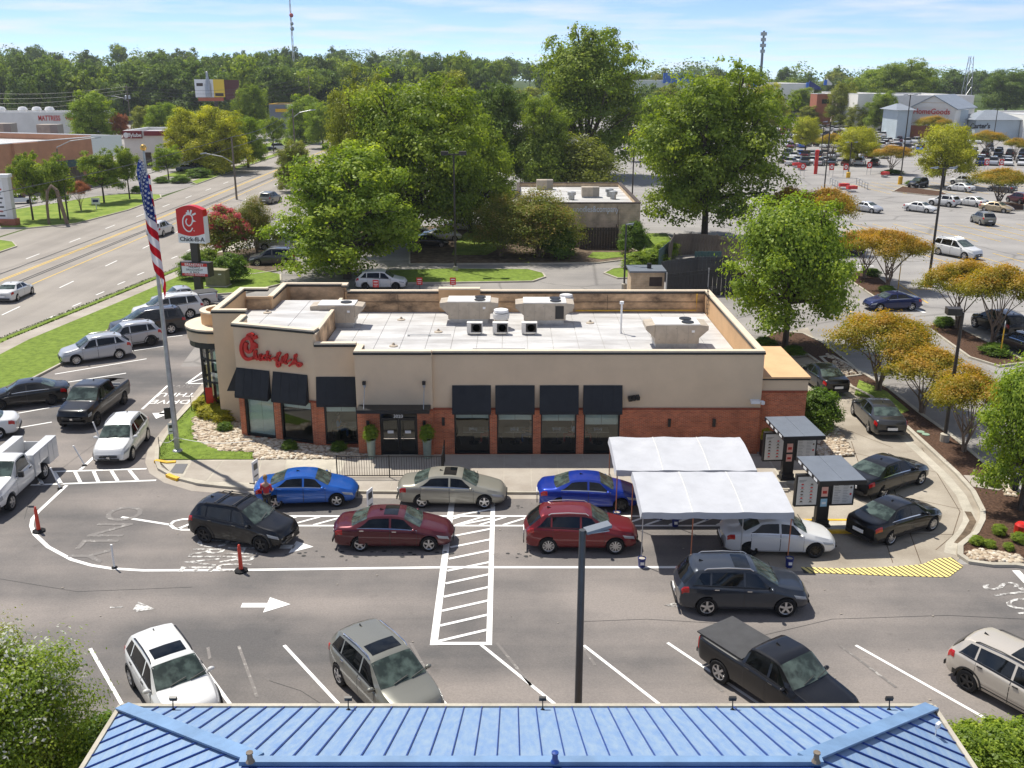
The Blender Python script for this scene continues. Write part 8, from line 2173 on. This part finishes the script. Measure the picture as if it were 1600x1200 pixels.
windows(w, ym, [(XW(64, 196, ym), XW(84, 196, ym))], .4, 3.4)
for k, px in enumerate((2, 36, 58, 78)): one('roof_fan', MB().lathe([(.8, 0), (.9, .8), (1.3, 1.0), (.9, 1.7), (.1, 1.8)], 10), M['white_metal'], ('first', 'second', 'third', 'fourth')[k] + ' white roof fan from the left on the mattress shop', 'roof fan', (XW(px, 176, ym + 5), ym + 5, hm_ - .45), 0, 'roof fans of the mattress shop', True)
yj = 205; hj = HT(207, 205, yj)
t, w = block('maroon_shop', 'white service shop with a maroon sign band across the road', XW(194, 220, yj), XW(262, 220, yj), yj, yj + 14, hj, 'pale_wall')
w('sign_band', MB().box(XW(194, 210, yj) - .1, yj - .5, HT(207, 216, yj), XW(222, 210, yj), yj - .003, hj + .1), M['back_roof']); w('roof_band', MB().box(XW(226, 210, yj), yj - .4, HT(240, 212, yj), XW(262, 210, yj), yj - .003, hj), M['back_roof'])
sign_text('jiffylube', 210, 211, yj, 6, 'white', t, -.56); w('sign_ring', MB().lathe([(.55, -.52), (.55, -.6)], 14, (XW(198.5, 211, yj), yj, HT(198, 211, yj)), 'y'), M['white'])
windows(w, yj, [(XW(226, 238, yj), XW(236, 238, yj)), (XW(242, 238, yj), XW(254, 238, yj))], .2, 3)
yp = 124; t = thing('pylon_sign', 'white shopping centre pylon sign cut by the left edge', 'sign', (XW(4, 320, yp), yp, 0)); hp_ = HT(5, 272, yp)
part('panel', MB().box(-1.2, -.3, .9, .6, .3, hp_ - .4), M['white'], t); part('column', MB().box(.6, -.45, .9, 1.35, .45, hp_ - .4), M['pale_wall'], t); part('cap', MB().box(-1.5, -.55, hp_ - .4, 1.5, .55, hp_), M['white'], t); part('plinth', MB().box(-1.4, -.6, 0, 1.6, .6, .9), M['red_brick_far'], t)
rn = MB(); [rn.box(-1.0, -.312, 1.2 + .55 * k, .3 - .2 * (k % 2), -.303, 1.4 + .55 * k, 1 if k in (1, 6) else 0) for k in range(9)]; part('tenant_print', rn, [M['grey_pole'], M['red']], t, kind='stuff')
x, y = G(78, 352); one('leaning_sculpture', MB().tube([(-.1, 0, 0), (0, 0, 2.5), (.3, 0, 4.2), (.9, 0, 4.9), (1.5, 0, 4.3)], .16, 7, r1=.22).tube([(1.5, 0, 4.3), (1.7, .2, 2.5), (2.1, .3, 0)], .24, 7), M['pale_bark'], 'pale spotted sculpture of two bent legs on the left lawn', 'sculpture', (x, y, .1), smooth=True)
x, y = G(100, 345); one('sign_stub', MB().cyl((0, 0, 0), (0, 0, 4.4), .11), M['bronze_pole'], 'dark bare post on the left lawn beside the sculpture', 'post', (x + .6, y, .1))
x, y = G(151, 328); t = thing('yard_sign', 'small blue and white yard sign on the left lawn', 'sign', (x, y, .1)); part('panel', MB().box(-.6, -.03, .7, .6, .03, 1.6), M['white'], t); part('print', MB().box(-.4, -.04, 1.0, .4, -.031, 1.35), M['bucket'], t); part('post', MB().box(-.06, -.029, 0, .06, .029, .699), M['white'], t)
ybb = 345; zb0, zb1 = HT(340, 152, ybb), HT(340, 124, ybb); t = thing('billboard', 'roadside billboard with a white and yellow advert and a maroon back panel', 'billboard', (XW(336, 150, ybb), ybb, 0)); bx_ = lambda px: XW(px, 140, ybb) - t.location.x
part('post', MB().cyl((0, .5, 0), (0, .5, zb0), .6), M['bronze_pole'], t); part('apron', MB().box(bx_(309), -.5, zb0 - 1.2, bx_(348), .5, zb0 - .1), pbr('apron', (.42, .12, .06), .7), t)
part('advert_panel', MB().box(bx_(305), -.25, zb0, bx_(334), 0, zb1), M['white'], t); part('advert_panel', MB().box(bx_(334) + .02, -.25, zb0, bx_(351), 0, zb1), pbr('advert_yellow', (.80, .55, .05), .6), t); part('back_panel', MB().box(bx_(351) + .05, -.1, zb0 - .8, bx_(374), .2, zb1 - .2), pbr('back_maroon', (.10, .03, .028), .8), t)
dg = MB(); dg.lathe([(1.1, 0), (1.1, 4), (.9, 4.4), (.4, 6.5), (.4, 8), (.2, 8.2)], 10, (bx_(326), -.45, zb0 + .2)); part('bottle_cutout', dg, M['galv'], t, True)
part('print', MB().box(bx_(308), -.27, zb1 - 2.2, bx_(318), -.255, zb1 - 1.2).box(bx_(336), -.27, zb0 + .4, bx_(349), -.255, zb0 + 1.4), M['fence_brown'], t, kind='stuff')
# far yellow-blue shop beside the road
yy = 330; t, w = block('yellow_band_shop', 'low shop with a yellow and blue band far along the road', XW(420, 165, yy), XW(470, 165, yy), yy, yy + 12, HT(440, 163, yy), 'roof_grey', trim='yellow_block'); w('band', MB().box(XW(430, 165, yy), yy - .3, HT(440, 175, yy), XW(470, 165, yy), yy - .003, HT(440, 170, yy)), M['yellow_block']); w('sign', MB().box(XW(449, 165, yy), yy - .8, HT(450, 170, yy), XW(463, 165, yy), yy - .4, HT(450, 163, yy)), M['white'])
# right: the shopping centre
ys = 300
t, w = block('gabled_shop', 'cream gabled shop front with red lettering in the shopping centre', XW(1423, 180, ys), XW(1490, 180, ys), ys, ys + 22, HT(1455, 168, ys), 'cream_wall', par=.3)
za, zc = HT(1456, 149, ys), HT(1456, 168, ys); xl, xr = XW(1422, 180, ys), XW(1491, 180, ys); xm = (xl + xr) / 2
w('gable', MB().add([(xl, ys - .2, zc), (xr, ys - .2, zc), (xm, ys - .2, za), (xl, ys + .2, zc), (xr, ys + .2, zc), (xm, ys + .2, za)], [(0, 1, 2), (5, 4, 3), (0, 3, 4, 1)]), M['cream_wall'])
for s, xx in ((-1, xl), (1, xr)): w('roof_slope', MB().add([(xx + s * .6, ys - .6, zc - .3), (xm, ys - .6, za + .1), (xm, ys + 22, za + .1), (xx + s * .6, ys + 22, zc - .3), (xx + s * .6, ys - .6, zc - .6), (xm, ys - .6, za - .2), (xm, ys + 22, za - .2), (xx + s * .6, ys + 22, zc - .6)], [(0, 1, 2, 3), (7, 6, 5, 4), (0, 4, 5, 1), (3, 2, 6, 7), (0, 3, 7, 4)]), M['metal_roof'])
w('gable_line', MB().box(xl + 2.5, ys - .26, HT(1456, 161, ys), xr - 2.5, ys - .203, HT(1456, 160, ys)), M['coping'])
sign_text('HomeGoods', 1456, 174.5, ys, 8.6, 'red', t, -.3, .9); t.rotation_euler.z = R(-38)
w('brick_base', MB().box(xl, ys - .05, 0, xr, ys - .003, 3.6), M['red_brick_far'])
def pavilion(label, px0, px1, pe, pa, pb, word=None, wx=0):
 t, w = block('pavilion', label, XW(px0, pe, ys), XW(px1, pe, ys), ys - 4, ys + 8, HT(px0, pe, ys), 'blue_grey', trim='metal_roof')
 x0, x1, z0, z1 = XW(px0, pe, ys) - 1, XW(px1, pe, ys) + 1, HT(px0, pe, ys) + .13, HT(px0, pa, ys); xm_, w_ = (x0 + x1) / 2, (x1 - x0) * .1
 w('hip_roof', MB().add([(x0, ys - 5, z0), (x1, ys - 5, z0), (x1, ys + 9, z0), (x0, ys + 9, z0), (xm_ - w_, ys + 2, z1), (xm_ + w_, ys + 2, z1)], [(0, 1, 5, 4), (1, 2, 5), (2, 3, 4, 5), (3, 0, 4), (3, 2, 1, 0)]), M['metal_roof'])
 if word: text(word, 2.0, .05, M['black'], t, (wx, -.15, HT(px0, pb, ys)), (R(90), 0, 0), .04, .9)
pavilion('blue grey pavilion with a hipped metal roof left of the gabled shop', 1396, 1418, 172, 162, 180)
pavilion('blue grey pavilion with a hipped metal roof right of the gabled shop', 1516, 1584, 187, 172, 196, "Carter's", -5.2)
t, w = block('linking_shop', 'pale blue linking shop wall between gable and pavilion', XW(1484.5, 180, ys), XW(1515, 180, ys), ys + 1, ys + 25, HT(1500, 172, ys), 'blue_grey'); w('brick_base', MB().box(XW(1485, 200, ys), ys + .9, 0, XW(1514, 200, ys), ys + .997, 3.4), M['red_brick_far'])
t, w = block('end_shop', 'cream shop block at the right edge of the shopping centre', XW(1586, 180, ys), XW(1680, 180, ys), ys - 6, ys + 25, HT(1590, 178, ys), 'cream_wall'); w('red_sign', MB().box(XW(1590, 190, ys) - .2, ys - 6.1, 5.4, XW(1603, 190, ys), ys - 6.003, 6.8), M['red'])
y2 = 345
block('long_store', 'long grey store block behind the gabled shop', XW(1385, 155, y2), XW(1522, 155, y2), y2, y2 + 45, HT(1450, 149.5, y2), 'pale_wall')
block('low_store', 'low pale store left of the gabled shop', XW(1340, 160, y2 - 10), XW(1384, 160, y2 - 10), y2 - 10, y2 + 30, HT(1360, 147, y2 - 10), 'cream_wall')
t, w = block('brick_store', 'orange brick store front among the trees of the centre', XW(1276, 160, y2 + 10), XW(1300, 160, y2 + 10), y2 + 10, y2 + 18, HT(1300, 147, y2 + 10), 'red_brick_far'); windows(w, y2 + 10, [(XW(1284, 160, y2 + 10), XW(1296, 160, y2 + 10))], HT(1290, 162, y2 + 10), HT(1290, 155, y2 + 10))
y3 = 420; t, w = block('big_store', 'long beige big-box store farthest back in the centre', XW(1172, 140, y3), XW(1272, 140, y3), y3, y3 + 60, HT(1220, 131, y3), 'cream_wall'); w('brick_band', MB().box(XW(1186, 150, y3), y3 - .2, 0, XW(1215, 150, y3), y3 - .003, HT(1200, 144, y3)), M['red_brick_far'])
def wedge(label, px0, px1, pt, pb, yw, c, c2):
 x0, x1, z0, z1 = XW(px0, pb, yw), XW(px1, pb, yw), HT(px0, pb, yw), HT(px0, pt, yw); t = thing('roof_wedge', label, 'roof feature', ((x0 + x1) / 2, yw - 1, z0), 0, 'blue roof features of the stores'); d = (x1 - x0) / 2; h = z1 - z0
 part('blue_face', MB().add([(-d, 0, 0), (d, 0, 0), (d, 0, h * .25), (-d, 0, h), (-d, .8, 0), (d, .8, 0), (d, .8, h * .25), (-d, .8, h)], [(0, 1, 2, 3), (7, 6, 5, 4), (3, 2, 6, 7), (1, 5, 6, 2), (0, 3, 7, 4), (0, 4, 5, 1)]), M[c], t); part('side_panel', MB().box(-d - 1.2, .1, 0, -d - .05, .7, h * .8), M[c2], t)
M['bright_blue'] = pbr('bright_blue', (.03, .14, .55), .5)
wedge('blue and yellow wedge over the left end of the big-box store', 1172, 1188, 121, 138, y3, 'bright_blue', 'yellow_block'); wedge('dark blue wedge over the right end of the big-box store', 1263, 1281, 126, 140, y3, 'bucket', 'bright_blue'); wedge('pale wedge right of the dark blue one', 1291, 1299, 123, 133, y3, 'pale_wall', 'bright_blue')
y4 = 520; block('far_store', 'beige store glimpsed above the huge green tree', XW(955, 135, y4), XW(1080, 135, y4), y4, y4 + 40, HT(1000, 126, y4), 'cream_wall'); one('store_sign', MB().box(-8, -.5, 0, 8, .5, 5), M['bright_blue'], 'blue sign box on the far beige store', 'sign', (XW(1060, 126, y4), y4 - 1, HT(1060, 130, y4)))
# towers on the skyline
def mast(label, px, pt, yw, w, mat, lattice, extra=()):
 t = thing('radio_tower', label, 'tower', (XW(px, 100, yw), yw, 0), 0, 'towers on the skyline'); h = HT(px, pt, yw)
 if lattice:
  for k in range(3):
   a = 2.1 * k; part('leg', MB().cyl((w * math.cos(a), w * math.sin(a), 0), (w * .35 * math.cos(a), w * .35 * math.sin(a), h), .16, n=5), M[mat], t)
  br_ = MB(); n = int(h / 4)
  for i in range(n):
   f0, f1 = i / n, (i + 1) / n
   for k in range(3):
    a, b = 2.1 * k, 2.1 * (k + 1); r0, r1 = w * (1 - .65 * f0), w * (1 - .65 * f1); br_.bar((r0 * math.cos(a), r0 * math.sin(a), h * f0), (r1 * math.cos(b), r1 * math.sin(b), h * f1), .1)
  part('bracing', br_, M[mat], t, kind='stuff')
 else: part('pole', MB().cyl((0, 0, 0), (0, 0, h), w, w * .55, 10), M[mat], t)
 for z, r_, m_ in extra: part('antenna', MB().lathe([(r_, -.8), (r_ * 1.05, .8)], 12, (0, 0, HT(px, z, yw))) if m_ != 'red' and m_ != 'dish' else MB().blob((.6, -.6, HT(px, z, yw)), (r_, r_, r_), 1, .02), M['red' if m_ == 'red' else 'galv'], t)
mast('slender radio mast with dishes rising out of the frame', 459, -40, 640, .8, 'pale_wall', True, ((24, 1.3, 'red'), (37, 1.1, 'dish'), (45, 1.3, 'dish')))
mast('grey cell tower with antenna rings above the right woods', 1190, 48, 520, .9, 'roof_grey', False, ((53, 1.6, 'a'), (62, 1.3, 'a'), (71, 1.5, 'a'), (80, 1.2, 'a')))
mast('pale lattice tower behind the shopping centre', 1516, 88, 470, 3.2, 'galv', True)
# utility poles and wires along the road
def upole(px, pb, pt, label, arm=None, cross=True, tr=False, xy=None):
 x, y = xy or G(px, pb); h = HT(px, pt, y); t = thing('utility_pole', label, 'utility pole', (x, y, 0), 0, 'utility poles along the road'); part('pole', MB().cyl((0, 0, 0), (0, 0, h), .17, .12, 8), M['wood_pole'], t)
 if cross: part('crossarm', MB().box(-1.2, -.16, h - .9, 1.2, -.06, h - .75), M['wood_pole'], t)
 if tr: [part('transformer', MB().lathe([(.3, 0), (.32, .1), (.32, 1.0), (.1, 1.1)], 10, (s * .5, -.2, h - 4.2)), M['galv'], t) for s in (-1, 1)]
 if arm: part('lamp_arm', MB().tube([(0, 0, arm[1]), (-1.5 * arm[0], -.3, arm[1] + 1.0), (-4 * arm[0], -.5, arm[1] + 1.5)], .07), M['galv'], t); part('lamp_head', MB().obox((-4.3 * arm[0], -.5, arm[1] + 1.5), (.45, 0, .05), (0, .16, 0), (0, 0, .09)), M['galv'], t)
 return Vector((x, y, h))
pa = upole(370, 312, 214, 'utility pole with a street lamp arm at the near side of the road', (1, 5.5), False)
pb_ = upole(207, 214, 132, 'utility pole with transformers beside the mattress shop', (1, 10.5), True, True)
pc = upole(487, 200, 118, 'utility pole beyond the trees at the far end of the road')
pd = upole(463, 262, 170, 'grey lamp pole on the grass strip far along the road', (-1, 10), False)
pe = upole(99, 306, 232, 'street lamp pole in front of the rust brick shop', (-1.6, 7.5), False, False)
pf = upole(15, 190, 150, 'utility pole behind the rust brick shop at the left edge')
wr = thing('power_lines', 'power lines slung between the utility poles along the road', 'power lines')
def wire(a, b, sag=.6, r_=.035): part('wire', MB().tube([a.lerp(b, k / 14) - Vector((0, 0, sag * math.sin(math.pi * k / 14))) for k in range(15)], r_, 4), M['grey_pole'], wr)
far = Vector((XW(-80, 140, 300), 300, HT(-80, 142, 300)))
for dz in (0, -1.6, -3.2, -5.0): wire(far + Vector((0, 0, dz)), pb_ + Vector((0, 0, dz * .6 - .6)), 1.5); wire(pb_ + Vector((0, 0, dz * .6 - .6)), pc + Vector((0, 0, dz * .8 - .8)), 2.5)
wire(Vector((XW(-60, 312, 95), 95, HT(-60, 312, 95))), pa, .5); wire(Vector((XW(-60, 345, 92), 92, HT(-60, 345, 92))), pa - Vector((0, 0, 1.5)), .5); wire(pa, pd, 1); wire(pa - Vector((0, 0, 1.5)), pd - Vector((0, 0, 1.2)), 1)
# carts, signs and poles of the shopping lot
for k, (px, py) in enumerate(((1250, 275), (1295, 276), (1317, 276), (1354, 273), (1537, 268), (1560, 268))):
 x, y = G(px, py); t = thing('cart_sign', ('first', 'second', 'third', 'fourth', 'fifth', 'sixth')[k] + ' red and white cart sign from the left in the far lot', 'sign', (x, y, 0), 0, 'cart return signs'); t.scale = (.6, .6, .75); part('post', MB().cyl((0, 0, 0), (0, 0, 1.6), .06).cyl((1.2, 0, 0), (1.2, 0, 1.6), .06), M['galv'], t); part('plate', MB().box(-.1, -.05, 1.6, 1.4, .05, 3.2), M['red'], t); part('ring', MB().lathe([(.5, -.06), (.5, -.1)], 14, (.65, 0, 2.4), 'y').lathe([(.22, -.101), (.22, -.13)], 12, (.65, 0, 2.4), 'y', 1), [M['white'], M['red']], t)
for px, py, lb in ((1274, 272, 'tall red column by the cart signs'),): x, y = G(px, py); one('red_column', MB().cyl((0, 0, 0), (0, 0, 4.0), .35, n=12).lathe([(.36, 4.0), (.4, 4.1), (.4, 4.5), (.1, 4.6)], 12), M['red'], lb, 'column', (x, y, 0))
cr_ = MB()
for q in range(2):
 for k in range(5): cr_.cyl((q * 4.5, k * 2, 0), (q * 4.5, k * 2, 1.1), .05)
 cr_.bar((q * 4.5, 0, 1.1), (q * 4.5, 8, 1.1), .08); cr_.bar((q * 4.5, 0, .6), (q * 4.5, 8, .6), .08)
cr_.bar((0, 8, 1.1), (4.5, 8, 1.1), .08); x, y = G(1312, 296); one('cart_corral', cr_, M['galv'], 'grey railed cart corral alone on the far lot', 'cart corral', (x, y, 0), R(-6))
for k, (px, py) in enumerate(((1318, 296), (1330, 300), (1244, 262), (1252, 266), (1382, 277))):
 x, y = G(px, py); t = thing('shopping_carts', 'red shopping carts, ' + ('left pair in the corral', 'right pair in the corral', 'left group at the row end', 'right group at the row end', 'group by the orange crape myrtle')[k], 'shopping cart', (x, y, 0), R(10 * k), 'red shopping carts'); part('basket', MB().prism([(-.8, -.4), (.8, -.5), (.8, .5), (-.8, .4)], .5, 1.0), M['red'], t); part('undercarriage', MB().box(-.7, -.35, .1, .7, .35, .2).box(-.7, -.3, .2, -.65, .3, .499), M['galv'], t)
# far parked cars: small copies of one coarse sedan and one coarse utility car
def coarse(key):
 D = PROTO[key]; mb = MB(); L, W = D['L'], D['W']; hl = L / 2; H = 1.45 if 'sedan' in key else 1.75; zb_ = .95 if 'sedan' in key else 1.1; r0, r1 = (-.55, .15) if 'sedan' in key else (-.80, .12)
 st_ = [(-hl, .35, zb_ - .15), (-hl + .15, .3, zb_), (hl - .9, .3, zb_ - .05), (hl - .1, .3, zb_ - .2), (hl, .4, .6)]
 vs = []
 for x, a, b in st_: vs += [(x, -W / 2, a), (x, W / 2, a), (x, W / 2 * .94, b), (x, -W / 2 * .94, b)]
 mb.add(vs, [(4 * i + k, 4 * i + (k + 1) % 4, 4 * i + 4 + (k + 1) % 4, 4 * i + 4 + k) for i in range(4) for k in range(4)] + [(3, 2, 1, 0), (16, 17, 18, 19)])
 b0, b1 = (-hl * .68, hl * .42) if 'sedan' in key else (-hl * .95, hl * .42); t0, t1 = hl * r0, hl * r1
 lo = [(b0, -W * .46, zb_ - .02), (b1, -W * .46, zb_ - .05), (b1, W * .46, zb_ - .05), (b0, W * .46, zb_ - .02)]; hi = [(t0, -W * .36, H - .06), (t1, -W * .36, H - .06), (t1, W * .36, H - .06), (t0, W * .36, H - .06)]
 mb.add(lo + hi, [(0, 1, 5, 4), (1, 2, 6, 5), (2, 3, 7, 6), (3, 0, 4, 7)], 1); mb.add([hi[0], hi[1], hi[2], hi[3], (t0 + .15, 0, H), (t1 - .1, 0, H)], [(0, 1, 5, 4), (2, 3, 4, 5), (1, 2, 5), (3, 0, 4)])
 for x, z in D['wh']:
  for s in (-1, 1): mb.cyl((x, s * W * .42, D['R']), (x, s * (W / 2 + .01), D['R']), D['R'], n=10, mi=2)
 mb.box(-hl - .01, -W * .45, zb_ - .3, -hl + .02, -W * .28, zb_ - .15, 3); mb.box(-hl - .01, W * .28, zb_ - .3, -hl + .02, W * .45, zb_ - .15, 3)
 return mb.mesh('parked_car', [M['white'], M['car_tint'], M['rubber'], M['red_lens']])
CM = [coarse('sedan'), coarse('crossover')]
rnd = random.Random(44)
cols = ['white'] * 12 + ['silver'] * 4 + ['black'] * 4 + ['grey'] * 3 + ['dark_grey', 'red', 'burgundy', 'navy', 'blue', 'beige']
def far_car(x, y, rz, c, where, grp):
 k = rnd.random() < .5; o = link('parked_car', CM[int(k)], None, (x, y, Z1 + .004), (0, 0, rz)); set_mat(o, 0, PAINT[c]); cn_ = c.replace('_', ' ')
 tag(o, ('' if 'across' in where else 'small ') + cn_ + (' utility car ' if k else ' sedan ') + where, 'car', grp)
rows = [(258, 1236, 1378), (258, 1508, 1640), (247, 1240, 1390), (244, 1500, 1640), (231, 1236, 1400), (225, 1250, 1420), (214, 1215, 1470), (205, 1225, 1470), (197, 1220, 1460), (191, 1195, 1270), (186, 1195, 1262), (179, 1195, 1250), (174, 1200, 1240), (236, 1400, 1560), (224, 1430, 1560)]
wl_ = ['nearest row', 'nearest row at the right', 'second row', 'second row at the right', 'third row', 'fourth row', 'fifth row', 'sixth row', 'seventh row', 'rear left rows', 'rear left rows', 'rear left rows', 'rear left rows', 'row below the gabled shop', 'row below the gabled shop']
for (py, p0_, p1_), wh_ in zip(rows, wl_):
 x0, y = G(p0_, py); x1, _ = G(p1_, py); x = x0
 while x < x1:
  for dy in ((0, 5.6) if py > 194 else (0,)):
   if rnd.random() < .93: far_car(x, y + dy + rnd.uniform(-.5, .5), R(rnd.choice([62, -118, 66, -114]) + rnd.uniform(-3, 3)), rnd.choice(cols), 'in the ' + wh_ + ' of the far lot', 'cars parked in the far shopping lot')
  x += 2.95
for px, py, c, lb in ((294, 268, 'black', 'first beside the low shrub beds across the road'), (312, 265, 'grey', 'second beside the low shrub beds across the road'), (342, 262, 'white', 'third beside the low shrub beds across the road'), (385, 248, 'black', 'by the grass strip across the road'), (412, 236, 'dark_grey', 'left of two on the far apron across the road'), (438, 234, 'white', 'right of two on the far apron across the road'), (480, 222, 'silver', 'far along the road'), (30, 318, 'white', 'van-like behind the two-headed tree'), (330, 252, 'white', 'under the trees across the road, left one'), (360, 245, 'silver', 'under the trees across the road, right one')):
 x, y = G(px, py); far_car(x, y, R(20), c, lb, 'cars parked across the road')
